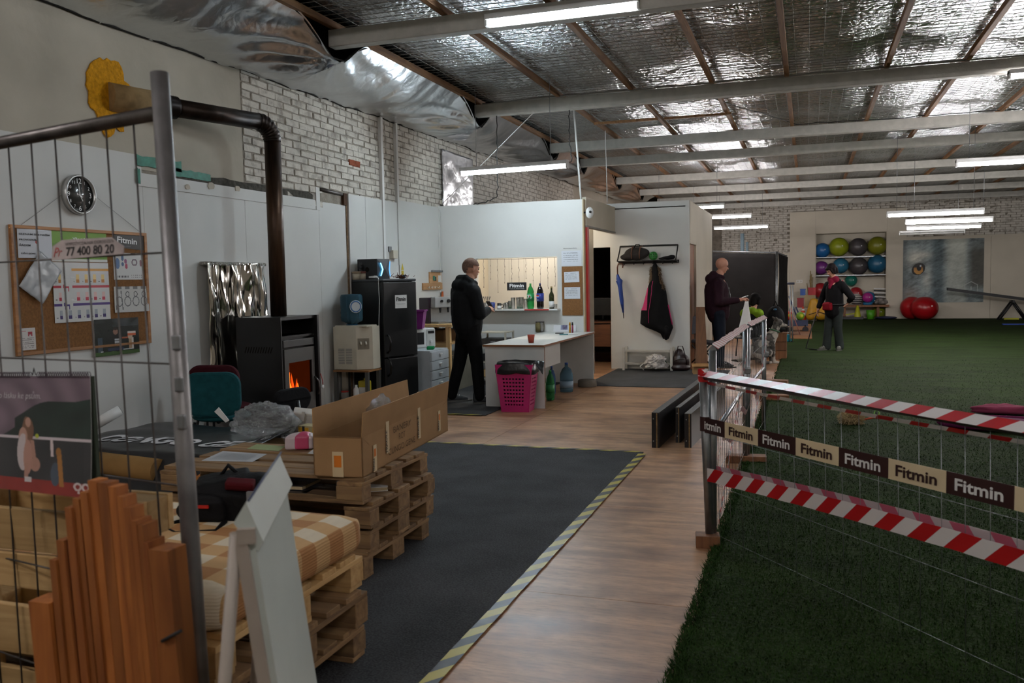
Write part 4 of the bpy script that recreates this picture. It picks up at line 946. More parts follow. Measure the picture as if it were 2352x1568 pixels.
s_ = t.part('tape_strip', q4(o_-pv*.03, o_+pv*.03, o_+pv*.03+ZV*.13, o_-pv*.03+ZV*.13, -dv, .0015), m_tapew, world=True)
sub(t, s_, 'orange_mark', q4(o_-pv*.02+ZV*.05-dv*.002, o_+pv*.02+ZV*.05-dv*.002, o_+pv*.02+ZV*.11-dv*.002, o_-pv*.02+ZV*.11-dv*.002, -dv, .001), m_or)
mk = mat('brown_marker', '#4a3520', .7)
for s_, x, z, ww in (('BANERY', .42, .155, .28), ('ROT', .5, .105, .1), ('CUNGO GENE', .34, .045, .42)):
    t.part('handwriting', txt(MB(), s_, bl+dv*x-pv*.003+ZV*z, dv, ZV, -pv, width=ww, height=.034, bold=-.012), mk, world=True)
# ---- clutter on the table
def film_mat(name, lo, hi, bump=.8):
    mt = bpy.data.materials.new(name); mt.use_nodes = True; nt = mt.node_tree; nt.nodes.clear()
    out = nd(nt, 'ShaderNodeOutputMaterial'); mx = nd(nt, 'ShaderNodeMixShader'); tr = nd(nt, 'ShaderNodeBsdfTransparent'); pr = nd(nt, 'ShaderNodeBsdfGlossy')
    pr.inputs['Color'].default_value = (.92, .94, .96, 1); pr.inputs['Roughness'].default_value = .1
    n1 = nd(nt, 'ShaderNodeTexNoise', i_Scale=26.0, i_Detail=4.0, i_Distortion=1.5); bp = nd(nt, 'ShaderNodeBump', i_Strength=bump, i_Distance=.02); nt.links.new(n1.outputs['Fac'], bp.inputs['Height']); nt.links.new(bp.outputs[0], pr.inputs['Normal'])
    fr = nd(nt, 'ShaderNodeFresnel', i_IOR=1.6); nt.links.new(bp.outputs[0], fr.inputs['Normal']); mr = nd(nt, 'ShaderNodeMapRange'); mr.inputs['To Min'].default_value = lo; mr.inputs['To Max'].default_value = hi
    nt.links.new(fr.outputs[0], mr.inputs[0]); nt.links.new(mr.outputs[0], mx.inputs[0]); nt.links.new(tr.outputs[0], mx.inputs[1]); nt.links.new(pr.outputs[0], mx.inputs[2]); nt.links.new(mx.outputs[0], out.inputs[0]); return mt
m_clear = film_mat('clear_film', .06, .8)
def crumple(c, r, seed, n=26, m_=18, amp=.28):
    mb = MB().ell((0, 0, 0), (1, 1, 1), n=n, m=m_); out = []
    for v in mb.v:
        d = Vector(v).normalized(); k = 1+amp*nz(d.x*2.2+seed, d.y*2.2, d.z*2.2)+amp*.8*abs(nz(d.x*5, d.y*5+seed, d.z*5))+amp*.35*nz(d.x*11, d.y*11, d.z*11+seed)
        p = Vector((d.x*r[0], d.y*r[1], d.z*r[2]))*k; p.z = max(p.z, -r[2]*.55); out.append(tuple(Vector(c)+p))
    mb.v = out; mb.sm = [amp < .3]*len(mb.f); return mb
p = G(590, 1005, TT); single('plastic_bag', crumple((p.x-.03, p.y+.12, TT+.075), (.22, .15, .12), 3.1, 56, 36), film_mat('clear_plastic_bag', .10, .85), 'large crumpled clear plastic bag on the pallet table', 'plastic bag')
p = PY(835, 940, B1.y+.6); single('plastic_film', crumple((bl+dv*.5+pv*.1+ZV*.22), (.07, .1, .12), 8.4, 20, 14), m_clear, 'clear plastic film sticking out of the cardboard box', 'plastic film')
p = G(690, 990, TT); t = Thing('foam_block', (p.x, p.y+.06, TT+.0), 'white angular packing foam block behind the plastic bag', 'foam')
t.part('block', MB().box((0, 0, .07), (.16, .10, .13), rotm(.5, .25, .15), bev=.01), mat('white_foam', '#bdb8b0', .85, bump=.1)); t.part('rib', MB().box((.02, -.06, .085), (.02, .02, .11), rotm(.5, .25, .15)), mat('white_foam', '#bdb8b0', .85))
p = G(692, 1030, TT); t = Thing('tissue_pack', (p.x, p.y, TT), 'pink and white soft packet beside the cardboard box', 'packet', rz=.3)
t.part('packet', cushion((0, 0, .042), (.17, .10, .08), .014), mat('white_packet', '#c9b9bb', .4)); t.part('pink_print', cushion((.02, -.004, .045), (.09, .101, .083), .014), mat('pink_print', '#c2486e', .4)); t.part('blue_spot', MB().ell((.03, -.02, .087), (.02, .016, .004)), mat('violet_spot', '#6f6a99', .5))
p = G(715, 1000, TT); t = Thing('sweet_box', (p.x, p.y+.05, TT), 'yellow and black printed carton behind the pink packet', 'carton', rz=-.1)
t.part('carton', MB().box((0, 0, .03), (.2, .1, .06)), mat('cream_carton', '#a59a72', .6)); 
for x in (-.08, -.03, .03): t.part('yellow_mark', MB().box((x, -.051, .035), (.03, .002, .03)), mat('yellow_print', '#b98a1a', .5))
t.part('black_mark', MB().box((-.055, -.0515, .035), (.02, .002, .045)).box((.065, -.0515, .03), (.05, .002, .02)), m_ink)
p = G(668, 1022, TT); single('wooden_bowl', MB().lathe([(0, 0), (.03, 0), (.05, .05), (.046, .05), (.028, .006), (0, .006)], p, 18), wood('dark_bowl', '#3b281b', '#5a3d28'), 'small dark brown bowl half hidden by the pink packet', 'bowl')
def flat(name, pts, label, col, z=TT, lines=0, cat='paper'):
    P = [G(*q, z) for q in pts]; c = sum(P, Vector())/len(P); mb = MB()
    mb.v = [tuple(x+ZV*.001) for x in P]+[tuple(x+ZV*.002) for x in P]; k = len(P); mb.f = [tuple(range(k, 2*k))]+[(i, (i+1) % k, k+(i+1) % k, k+i) for i in range(k)]+[tuple(range(k-1, -1, -1))]; mb.sm = [False]*len(mb.f)
    t = Thing(name, (c.x, c.y, z), label, cat); t.part('sheet', mb, mat(label[:18], col, .6, var=.05), world=True)
    if lines:
        mb = MB(); a, b_, d_ = P[0], P[1], P[3]
        for i in range(lines):
            v = .12+.76*i/lines; A = a.lerp(d_, v).lerp(b_.lerp(P[2], v), .1)+ZV*.003; B_ = a.lerp(d_, v).lerp(b_.lerp(P[2], v), .85)+ZV*.003; w__ = (d_-a).normalized()*.003
            mb.add([A, B_, B_+w__, A+w__], [(0, 1, 2, 3)])
        t.part('print_lines', mb, m_grey, world=True)
    return t
flat('printed_sheet', [(463, 1058), (580, 1061), (613, 1043), (512, 1036)], 'white printed sheet lying at the near edge of the pallet table', '#b3b5b8', lines=14)
flat('green_leaflet', [(567, 1031), (640, 1036), (655, 1025), (590, 1020)], 'pale green leaflet on the pallet table', '#8f9a6a')
flat('white_card', [(706, 1042), (741, 1045), (741, 1028), (728, 1026)], 'white card partly under the cardboard box', '#b7b4ad', lines=4)
# magazines in the slot under the table top
m_pages = mat('cream_page_edges', '#b8a685', .8, var=.15, scale=60, stretch=(1, 1, 14)); m_cov = mat('dark_glossy_cover', '#26262b', .3)
for k, (x, y, z, a, cv) in enumerate(((-2.62, 3.98, .395, .1, m_cov), (-2.66, 4.02, .42, .05, m_cov), (-2.36, 3.98, .395, -.15, wood('brown_cover', '#3a2a1c', '#5b4530')), (-2.29, 4.15, .395, .5, m_white), (-2.9, 4.0, .395, .2, m_white))):
    t = Thing('magazine', (x, y, z), ('dark magazine lying lowest in the slot under the table top', 'dark magazine on top of the other in the table slot', 'brown covered book in the slot right of the magazines', 'thin white booklet poking from the right side of the table', 'white booklet deep at the left of the table slot')[k], 'magazine', rz=a)
    t.part('pages', MB().box((0, 0, .011), (.27, .2, .018)), m_pages); t.part('cover', MB().box((0, 0, .0215), (.275, .204, .003)).box((0, 0, .0015), (.275, .204, .003)), cv)
# ---- backpack on the cushion
m_cloth = mat('black_nylon', '#101012', .7, var=.3, scale=14, bump=.2); m_rednylon = mat('dark_red_nylon', '#4a0f16', .7)
p = G(520, 1205, SZ+.14); px_, py_ = p.x-.02, p.y+.06
t = Thing('backpack', (px_, py_, SZ+.15), 'black backpack with dark red trim slumped on the sofa cushion', 'backpack', rz=.2)
mb = MB().box((0, 0, .07), (.26, .2, .13), rotm(.1, .1, .1)).box((-.03, .0, .13), (.2, .16, .08), rotm(.3, .1, -.15)).ell((.1, .03, .13), (.07, .08, .05)).ell((-.1, -.07, .05), (.09, .07, .05))
t.part('bag_body', blob(mb, .012, 6, 'bag_body'), None); t.o.children[0].data.materials.append(m_cloth)
t.part('red_panel', MB().box((.07, -.06, .15), (.11, .05, .035), rotm(.2, .3, .1), bev=.01), m_rednylon); t.part('pocket', cushion((-.05, -.11, .06), (.15, .05, .09), .02), m_cloth)
t.part('red_zip', MB().box((-.05, -.137, .08), (.05, .006, .012)), m_red)
for s_ in (-1, 1): t.part('strap', MB().tube([(s_*.08-.05, -.12, .02), (s_*.14-.1, -.22, .008), (s_*.05-.15, -.26, .01), (-.2, -.18, .012)], .011, 6), m_cloth)
t.part('buckle', MB().box((.13, -.09, .11), (.04, .015, .04)), m_grey); t.part('top_handle', MB().tube([(-.05, .02, .16), (-.02, .03, .205), (.03, .03, .165)], .009, 6), m_cloth)
single('thin_booklet', MB().box((px_-.1, py_-.26, SZ+.163), (.22, .14, .006), rotm(.1)), m_pages, 'cream booklet lying under the backpack straps', 'booklet')
# ---- bench with the black banner left of the table
def bench():
    pallet((-4.15, 5.0, .008), 1.24, .8, .142, 'weathered pallet under the black banner, lower one', w_old, 'pallets under the banner'); pallet((-4.12, 5.02, .15), 1.24, .8, .142, 'weathered pallet under the black banner, upper one', w_old, 'pallets under the banner')
    pallet((-4.05, 4.1, .008), 1.24, .8, .142, 'pale pallet in front of the banner bench', w_new, None)
    pallet((-3.75, 2.7, .008), 1.24, .8, .142, 'pale pallet lying at the left behind the mesh panel', w_new, None)
bench()
single('foam_pad', cushion((-4.1, 4.98, .35), (1.3, .78, .12), .03), mat('brown_pad', '#7d6544', .9), 'brown pad between banner and pallets', 'pad')
single('kraft_roll', MB().cyl((-4.55, 4.5, .36), (-3.9, 4.45, .34), .075, n=18), mat('kraft_paper', '#8d6d42', .85), 'brown paper roll sticking out from under the banner', 'roll')
m_ban = mat('black_vinyl', '#17171a', .35, var=.25, scale=7, bump=.1, bscale=9)
def ban(u, v):
    x = -4.85+1.62*u; t_ = v  # v from back over the pads down the front
    if t_ < .62: y = 5.5-.98*t_/.62; z = .445+.02*nz(u*4, t_*5)+.07*smoothstep(.75, 1, u)*(1-t_)-.06*smoothstep(.0, .12, 1-u)*0
    else: q = (t_-.62)/.38; y = 4.5-.12*q-.22*q*u; z = .44-.40*q*(1-.1*u)+.02*nz(u*5, q*4)
    if u > .86: z += .10*math.sin((u-.86)/.14*1.6)*(1-t_)
    return Vector((x, y+.02*nz(u*7, t_*3), max(.03, z)))
t = Thing('vinyl_banner', (-4.05, 5.0, .44), 'black vinyl banner with white lettering draped over pallets', 'banner')
t.part('vinyl', MB().grid(ban, 50, 50), m_ban, world=True, sol=.003)
def ban2(u, v):
    n_ = (ban(u+.01, v)-ban(u-.01, v)).cross(ban(u, v-.01)-ban(u, v+.01)); n_.normalize(); n_ = n_ if n_.z > -.01 else -n_; return ban(u, v)+n_*.006
mb = MB(); txt(mb, 'CONGO GEAR', (0, 0, 0), XV, YV, ZV, width=.86, height=.16, bold=.03, warp=lambda a, b: ban2(.08+a, .5-b*1.0))
txt(mb, '®', (0, 0, 0), XV, YV, ZV, width=.035, height=.05, bold=0, warp=lambda a, b: ban2(.955+a, .52-b))
t.part('lettering', mb, mat('white_vinyl_print', '#c9c9cb', .4), world=True)
mb = MB(); txt(mb, 'COM', (0, 0, 0), XV, YV, ZV, width=.2, height=.1, bold=.03, warp=lambda a, b: ban2(.62+a, .80-b)); t.part('orange_lettering', mb, mat('orange_vinyl_print', '#b5702a', .4), world=True)
p = ban(.3, .93); t.part('eyelet', MB().lathe([(.008, 0), (.016, 0), (.016, .006), (.008, .006)], ban2(.32, .66), 14, rotm(0, 1.2)), m_galv, world=True)
p = PY(500, 960, 5.3); t = Thing('folded_card', (p.x, 5.3, p.z-.12), 'white folded card with a hole standing on the banner end', 'card')
a = [PY(493, 945, 5.3), PY(503, 935, 5.3), PY(527, 965, 5.25), PY(519, 970, 5.25)]; mb = q4(a[0], a[1], a[2], a[3], -YV, .004)
t.part('card', mb, m_white, world=True)
A = PY(200, 985, 5.25); B_ = PY(276, 942, 5.45); t = Thing('poster_tube', (B_.x, 5.4, A.z), 'white rolled poster lying on the black banner', 'poster roll')
t.part('roll', MB().cyl(A, B_, .042, n=20), m_white, world=True); t.part('end_rim', MB().cyl(B_, B_+(B_-A).normalized()*.004, .036, n=20), m_grey, world=True)
# ================================================================ MESH PANEL, CALENDAR, SLATS, WHITE STAND (nearest left)
TP = CAM+ray(368, 196)*2.1; BP = CAM+ray(455, 1500)*2.1; dn = (BP-TP).normalized(); BASE = TP+dn*((0-TP.z)/dn.z); LE = CAM+ray(-40, 309)*2.49
hd2 = Vector((LE.x-TP.x, LE.y-TP.y, 0)).normalized(); UPF = -dn
t = Thing('mesh_fence_panel', BASE, 'tall steel mesh fence panel with thick post at the left front', 'fence panel')
t.part('post', MB().cyl(BASE, TP+UPF*.03, .0215, n=20), mat('scuffed_galvanised_post', '#7c7a7a', .45, metal=.6, var=.35, scale=9), world=True)
TZ0 = 240; J = TP+dn*.065
t.part('top_rail', MB().cyl(J, J+hd2*1.7-ZV*.02, .0175, n=16), m_steel, world=True)
for s_ in (.62, .72, .81): t.part('lug', MB().box(TP+dn*s_+Vector((.012, -.018, 0)), (.02, .012, .035), bev=.003), m_galv, world=True)
PD = (BASE-TP)
def onf(s_, z):     # point on the mesh: s along from the post, at height z
    k = (z-TP.z)/dn.z; return TP+dn*k+hd2*s_
nw = 15
for i in range(1, nw):
    s_ = .108*i-.0; a = onf(s_, J.z-.02*s_/1.7+.012); b_ = onf(s_, .06); t.part('wire', MB().tube([a, a.lerp(b_, .4)+hd2*.006*nz(i*3.3), b_], .0026, 5), m_steel, world=True)
for z in (1.585, 1.315, 1.02, .74, .46, .18):
    z = z; t.part('wire', MB().tube([onf(0, z), onf(.8, z-.006), onf(1.6, z)], .0026, 5), m_steel, world=True)
nf = hd2.cross(ZV).normalized();  nf = nf if nf.dot(CAM-TP) > 0 else -nf         # towards the viewer
xf = -hd2                                                                        # left to right as seen
# phone number plate
def onray(px, py, off=0.0):     # point of the mesh plane under a measured direction
    d = ray(px, py); n_ = hd2.cross(dn).normalized(); k = (TP-CAM).dot(n_)/d.dot(n_); return CAM+d*k+nf*off
pl = [onray(*q, .006) for q in ((126, 598), (290, 583), (291, 566), (262, 545), (150, 551), (128, 566))]
pt = Thing('phone_plate', pl[0], 'battered white plate with black phone number on the mesh panel', 'plate')
k = len(pl); mb = MB().add(pl+[p+nf*.003 for p in pl], [tuple(range(k-1, -1, -1)), tuple(range(k, 2*k))]+[(i, (i+1) % k, k+(i+1) % k, k+i) for i in range(k)])
pt.part('plate', mb, mat('worn_white_plate', '#a99d9a', .5, var=.18, scale=20), world=True)
xd_ = (onray(270, 583)-onray(160, 590)).normalized(); yd_ = (onray(200, 560)-onray(200, 585)).normalized()
mb = MB(); txt(mb, '77 400 80 20', onray(160, 588.5, .0085), xd_, yd_, nf, width=(onray(270, 580)-onray(160, 588)).length, height=(onray(200, 566)-onray(200, 587)).length, bold=.02)
txt(mb, 'WYPOŻYCZALNIA OGRODZEŃ', onray(158, 565, .0085), xd_, yd_, nf, width=(onray(268, 560)-onray(158, 564)).length, height=.011, bold=.0)
pt.part('lettering', mb, m_ink, world=True)
mb = MB(); txt(mb, 'Pr', onray(131, 590, .0085), xd_, (yd_+xd_*.4).normalized(), nf, height=.026, bold=-.01); pt.part('red_scribble', mb, m_red, world=True)
# spiral calendar: front page is a colour photograph
def mixv(a, b_, t_): return Vector(a).lerp(Vector(b_), t_)
def calpic(u, v):
    c = Vector((.028, .026, .028))
    r_ = math.hypot(u-.05, (v-.62)*1.1); lim = .82+.28*u*u-.52*(1-u)**2*.35
    top = .50+.34*u*.95+.10*math.sin(u*3.1)
    if v > top*.98+.05*nz(u*3, 2)-.08*(u < .25): # silk umbrella canopy
        ring = math.sin(r_*26)*.5+.5; c = mixv((.10, .065, .085), (.21, .15, .18), ring*.6+.3*nz(u*4, v*4)+.2)
    elif v > .44: c = mixv((.008, .016, .012), (.015, .035, .025), max(0, nz(u*5, v*6)+.4)*u)
    if v < .46: c = mixv((.02, .02, .022), (.035, .033, .035), .5+nz(u*4, v*4))
    if v < .115+.0*u: c = Vector((.25, .022, .015))*(1+.15*nz(u*9, v*9))
    if .455 < v < .482: c = Vector((.55, .48, .50))           # net tape
    if ((u-.37)/.035)**2+((v-.56)/.09)**2 < 1 or ((u-.385)/.06)**2+((v-.53)/.11)**2 < 1: c = Vector((.16, .075, .04))   # hair
    if ((u-.388)/.028)**2+((v-.60)/.042)**2 < 1: c = Vector((.42, .24, .18))
    if ((u-.335)/.045)**2+((v-.47)/.085)**2 < 1: c = Vector((.42, .24, .18))
    if ((u-.335)/.06)**2+((v-.34)/.16)**2 < 1 and u < .36: c = Vector((.5, .43, .43))
    if ((u-.385)/.045)**2+((v-.30)/.15)**2 < 1: c = Vector((.4, .21, .16))
    if ((u-.46)/.05)**2+((v-.24)/.06)**2 < 1: c = Vector((.38, .2, .15))
    if abs(u-.45+.15*(v-.3)) < .018 and .22 < v < .45: c = Vector((.36, .19, .14))
    if abs(u-.37) < .02 and .12 < v < .25: c = Vector((.38, .2, .15))
    if abs(u-.39) < .035 and .085 < v < .13: c = Vector((.55, .52, .52))
    if ((u-.478)/.018)**2+((v-.485)/.02)**2 < 1: c = Vector((.4, .45, .03))
    if abs(u-.625-.05*(.4-v)) < .014 and .32 < v < .46: c = Vector((.6, .5, .5))
    if ((u-.66)/.045)**2+((v-.17)/.10)**2 < 1: c = Vector((.06, .08, .11))
    if abs(u-.70-.10*(.3-v)) < .022 and .07 < v < .36: c = Vector((.35, .15, .03))
    if ((u-.69)/.025)**2+((v-.36)/.035)**2 < 1: c = Vector((.3, .13, .03))
    for cx in (.875, .95):
        q = math.hypot(u-cx, (v-.085)*1.15)
        if abs(q-.03) < .009: c = Vector((.6, .52, .5))
    if math.hypot(u-.885, v-.04) < .012 or math.hypot(u-.965, v-.03) < .012: c = Vector((.6, .52, .5))
    return tuple(c)
cA = onray(10, 1085, .02); cB = onray(-6, 862, .02); cC = onray(223, 862, .02)
xc = (cC-cB); W_ = xc.length; xc.normalize(); yc = -dn; Hc = .315
yc = (yc-xc*yc.dot(xc)).normalized(); org = cB-yc*Hc
ct = Thing('wall_calendar', org, 'spiral calendar with photo of a crouching tennis player hung on mesh', 'calendar')
me = sheet('page', org, xc, yc, W_+.0, Hc, calpic, 200, 210, lambda u, v: .012*(1-v)**2+.02*max(0, u-.93)*(1-v), .001, .3); me.transform(Matrix.Translation(-ct.loc))
o = bpy.data.objects.new('front_page', me); COL.objects.link(o); o.parent = ct.o
nc = xc.cross(yc)
ct.part('back_pages', q4(org-nc*.004+xc*.004, org-nc*.004+xc*(W_+.014), org-nc*.004+xc*(W_+.004)+yc*Hc, org-nc*.004+yc*Hc, -nc, .006), mat('page_block', '#3a4238', .7), world=True)
for i in range(46):
    if 20 <= i <= 22: continue
    c_ = org+xc*(W_*(i+.5)/46)+yc*(Hc-.002); ct.part('spiral_ring', MB().tube([c_+nc*.006*math.cos(a)+yc*(.006+.008*math.sin(a)) for a in [j*1.05 for j in range(6)]], .0012, 4, closed=True), mat('dark_violet_spiral', '#3a2733', .4), world=True)
ct.part('hanger', MB().tube([org+xc*W_*.45+yc*(Hc+.004), org+xc*W_*.465+yc*(Hc+.022), org+xc*W_*.48+yc*(Hc+.004)], .0015, 5), m_steel, world=True)
mb = MB(); txt(mb, 'Pro lásku ke psům.', org+xc*.018+yc*(Hc*.79), xc, (yc+xc*.25).normalized(), nc, width=W_*.49, height=.026, bold=-.02, off=.004); ct.part('script_lettering', mb, m_whiteprint, world=True)
# ---- stack of brown slats leaning upright behind the calendar
m_slat = wood('orange_brown_slat', '#7d451d', '#a9672f', .55, 'z')
ct = Thing('slat_bundle', (-1.6, 1.5, 0), 'upright bundle of orange brown wooden slats strapped together', 'slats')
YS = 1.52
tops = [(64, 145, 1380, 0), (112, 148, 1285, 1), (128, 158, 1240, 2), (147, 176, 1165, 2), (165, 187, 1145, 3), (182, 205, 1130, 3), (200, 232, 1103, 4), (222, 252, 1108, 4), (247, 272, 1117, 4), (268, 284, 1140, 3), (283, 302, 1165, 3), (300, 318, 1195, 2), (314, 332, 1205, 2), (328, 342, 1245, 1), (340, 385, 1262, 0)]
for k_, (x0, x1, y, dpt) in enumerate(tops):
    if k_+1 < len(tops): x1 = min(x1, tops[k_+1][0]-.6)
    yy = YS+.006*dpt; A = PY(x0, y, yy); B_ = PY(x1, y, yy); zt = A.z; wd = (B_.x-A.x); lean = Vector((.055*zt/1.0, 0, 0))
    xl, xr = A.x, B_.x; d = .06-.006*dpt
    bot = [(xl+lean.x, yy, 0), (xr+lean.x, yy, 0), (xr+lean.x, yy+d, 0), (xl+lean.x, yy+d, 0)]; top = [(xl, yy, zt), (xr-.002, yy, zt-.006*nz(x0)), (xr-.002, yy+d, zt), (xl, yy+d, zt)]
    ct.part('slat', MB().hexa([Vector(q)+Vector((.001, 0, 0)) for q in bot], [Vector(q)+Vector((.001, 0, 0)) for q in top]), m_slat, world=True)
zs = PY(385, 1470, YS).z
A = PY(372, 1472, YS-.004); B_ = PY(416, 1448, YS-.004)
ct.part('strap', MB().tube([A, B_], .004, 6), m_ink, world=True)
# ---- white folding stand seen edge-on
m_stand = mat('white_coated_board', '#b6beb8', .35, var=.04); m_frame = mat('pale_pink_grey_frame', '#9d9389', .5)
zt = 1.05; n0 = G(566, 1188, zt); n1 = G(642, 1068, zt); wdv = (n1-n0); wdv.z = 0; Lw = wdv.length; wdv.normalize(); out = Vector((wdv.y, -wdv.x, 0))
if out.x < 0: out = -out
t = Thing('folding_stand', (n0.x, n0.y, 0), 'white folding A-shaped sign stand seen from its edge', 'sign stand')
fo = .12   # how far the feet spread
def sl(p, s_, k=1.0): # point down the front leg by s_ metres of height
    return p-ZV*s_+out*(fo*s_/zt*k)
a, b_ = n0-ZV*.03, n1-ZV*.03
t.part('front_board', MB().hexa([sl(a, .0), sl(b_, .0), sl(b_, zt-.06), sl(a, zt-.06)], [q+out*.012 for q in (sl(a, .0), sl(b_, .0), sl(b_, zt-.06), sl(a, zt-.06))]), m_stand, world=True)
for p in (a, b_):
    t.part('front_leg', MB().hexa([q+wdv*s_ for q, s_ in ((sl(p, .0)-out*.024, -.012), (sl(p, .0)-out*.024, .012), (sl(p, zt-.03)-out*.024, .012), (sl(p, zt-.03)-out*.024, -.012))], [q+wdv*s_ for q, s_ in ((sl(p, .0), -.012), (sl(p, .0), .012), (sl(p, zt-.03), .012), (sl(p, zt-.03), -.012))]), m_frame, world=True)
    t.part('rear_leg', MB().cyl(p-out*.02, sl(p, zt-.03, -1.0)-out*.02, .013, n=8), m_frame, world=True)
t.part('clamp_rail', MB().hexa([n0+out*.02-ZV*.07, n1+out*.02-ZV*.07, n1-out*.025-ZV*.01, n0-out*.025-ZV*.01], [n0+out*.03-ZV*.05, n1+out*.03-ZV*.05, n1+out*.0+ZV*.03, n0+out*.0+ZV*.03]), m_stand, world=True)
t.part('rail_seam', MB().tube([n0+out*.005+ZV*.033, n1+out*.005+ZV*.033], .0025, 5), mat('blue_line', '#38425e', .5), world=True)
t.part('corner_block', MB().box(n0-ZV*.035-wdv*.006, (.035, .016, .03), rotm(math.atan2(out.y, out.x))), m_frame, world=True)
# ================================================================ KITCHEN CORNER
# water dispenser on its low table
m_beige = mat('aged_beige_plastic', '#bdb6a4', .45, var=.08)
x0, x1, y0, y1 = -5.27, -4.86, 8.98, 9.26
t = Thing('side_stand', ((x0+x1)/2, (y0+y1)/2, 0), 'small wooden stand with metal legs under the water dispenser', 'stand')
t.part('top', MB().bb(x0-.0, x1+.05, y0-.03, y1+.02, .48, .5), wood('orange_ply', '#8d5f33', '#ad7d48', .5, 'x'), world=True)
for x in (x0+.02, x1+.02):
    for y in (y0, y1): t.part('leg', MB().bb(x-.02, x+.02, y-.02, y+.02, .0, .48), mat('grey_steel_leg', '#5b5b58', .5, metal=.4), world=True)
t.part('lower_shelf', MB().bb(x0, x1+.03, y0, y1, .09, .11), mat('dark_shelf', '#3a3028', .7), world=True)
t = Thing('water_dispenser', ((x0+x1)/2, (y0+y1)/2, .5), 'beige tabletop water dispenser with blue bottle on top', 'water dispenser')
q = [(x0, y0), (x0+.30, y0), (x1+.04, y0+.12), (x1+.04, y1+.02), (x0, y1+.02)]
t.part('body', MB().prism(q, (0, 0, .505), XV, YV, ZV, .5), m_beige, world=True)
t.part('top_dome', MB().bb(x0+.01, x1+.02, y0+.02, y1, 1.0, 1.02, bev=.01), m_beige, world=True)
a = Vector((x0+.31, y0-.001, 0)); fd = (Vector((x1+.04, y0+.12, 0))-Vector((x0+.30, y0, 0))).normalized(); fn_ = Vector((fd.y, -fd.x, 0))
pn = t.part('tap_panel', q4(Vector((x0+.30, y0, .74))+fd*.015, Vector((x0+.30, y0, .74))+fd*.15, Vector((x0+.30, y0, .87))+fd*.15, Vector((x0+.30, y0, .87))+fd*.015, fn_, .004), mat('chrome_dim', '#8b8679', .3, metal=.5), world=True)
for k in (.05, .11): sub(t, pn, 'tap', MB().cyl(Vector((x0+.30, y0, .83))+fd*k+fn_*.005, Vector((x0+.30, y0, .80))+fd*k+fn_*.04, .01, n=8), mat('cream_tap', '#d0cbbd', .4))
for k in range(10):
    for c_ in (0, 1): t.part('vent_slot', MB().bb(x0+.06+.1*c_, x0+.14+.1*c_, y0-.001, y0, .57+.019*k, .577+.019*k), m_grey, world=True)
wb_ = ((x0+x1)/2-.03, (y0+y1)/2, 1.02)
m_bluew = mat('blue_water_bottle', '#5f8fa6', .06, trans=.75, ior=1.2, var=.05)
b = t.part('bottle', MB().lathe([(.0, 0), (.05, 0), (.06, .02), (.125, .05), (.132, .09), (.127, .12), (.132, .15), (.127, .18), (.132, .21), (.132, .33), (.12, .36), (0, .365)], wb_, 28), m_bluew, world=True)
sub(t, b, 'neck', MB().cyl((wb_[0], wb_[1], 1.0), (wb_[0], wb_[1], 1.03), .07, n=18), mat('blue_plastic', '#2a5a78', .3))
ga = Vector((wb_[0]+.10, wb_[1]-.09, 1.24)); nn = Vector((.74, -.67, 0)); tx = Vector((.67, .74, 0))
sub(t, b, 'label', MB().prism([(.075*math.cos(i*.4), .075*math.sin(i*.4)) for i in range(16)], ga+nn*.012, tx, ZV, nn, .002), mat('white_label', '#c6ced2', .5))
sub(t, b, 'label_ring', MB().tube([ga+nn*.016+tx*.06*math.cos(i*.42)+ZV*.06*math.sin(i*.42) for i in range(15)], .007, 5, closed=True), mat('blue_ring', '#3c6fa5', .5))
# things under the stand
p = Vector((-4.93, 9.08, .11)); t = Thing('canister', p, 'yellow cleaning canister with white label under the dispenser', 'canister')
t.part('body', MB().box((0, 0, .13), (.13, .1, .26), bev=.02), mat('yellow_plastic', '#b5a51e', .4)); t.part('cap', MB().cyl((.02, 0, .26), (.02, 0, .29), .028, n=12), mat('yellow_plastic', '#b5a51e', .4))
t.part('label', MB().box((.0, -.052, .10), (.10, .002, .17)), m_white); t.part('hazard_mark', MB().prism([(-.025, 0), (0, -.03), (.025, 0), (0, .03)], (.02, -.0545, .1), XV, ZV, -YV, .001), m_ink)
single('white_bottle', MB().lathe([(0, 0), (.035, 0), (.036, .16), (.015, .19), (.015, .215), (0, .215)], (-5.0, 9.0, .11), 14), m_white, 'white bottle standing beside the yellow canister', 'bottle')
t = Thing('glass_jar', (-5.18, 9.05, .11), 'clear jar with red lid on the dispenser stand shelf', 'jar'); t.part('jar', MB().lathe([(0, 0), (.05, 0), (.05, .11), (.045, .12), (0, .12)], (0, 0, 0), 16), mat('dim_glass', '#a9a39a', .15, trans=.5)); t.part('lid', MB().cyl((0, 0, .12), (0, 0, .135), .045, n=16), m_red)
single('wall_pad', MB().bb(-5.3, -5.24, 9.2, 9.25, .11, .46), m_beige, 'cream board standing behind the dispenser stand shelf', 'board')
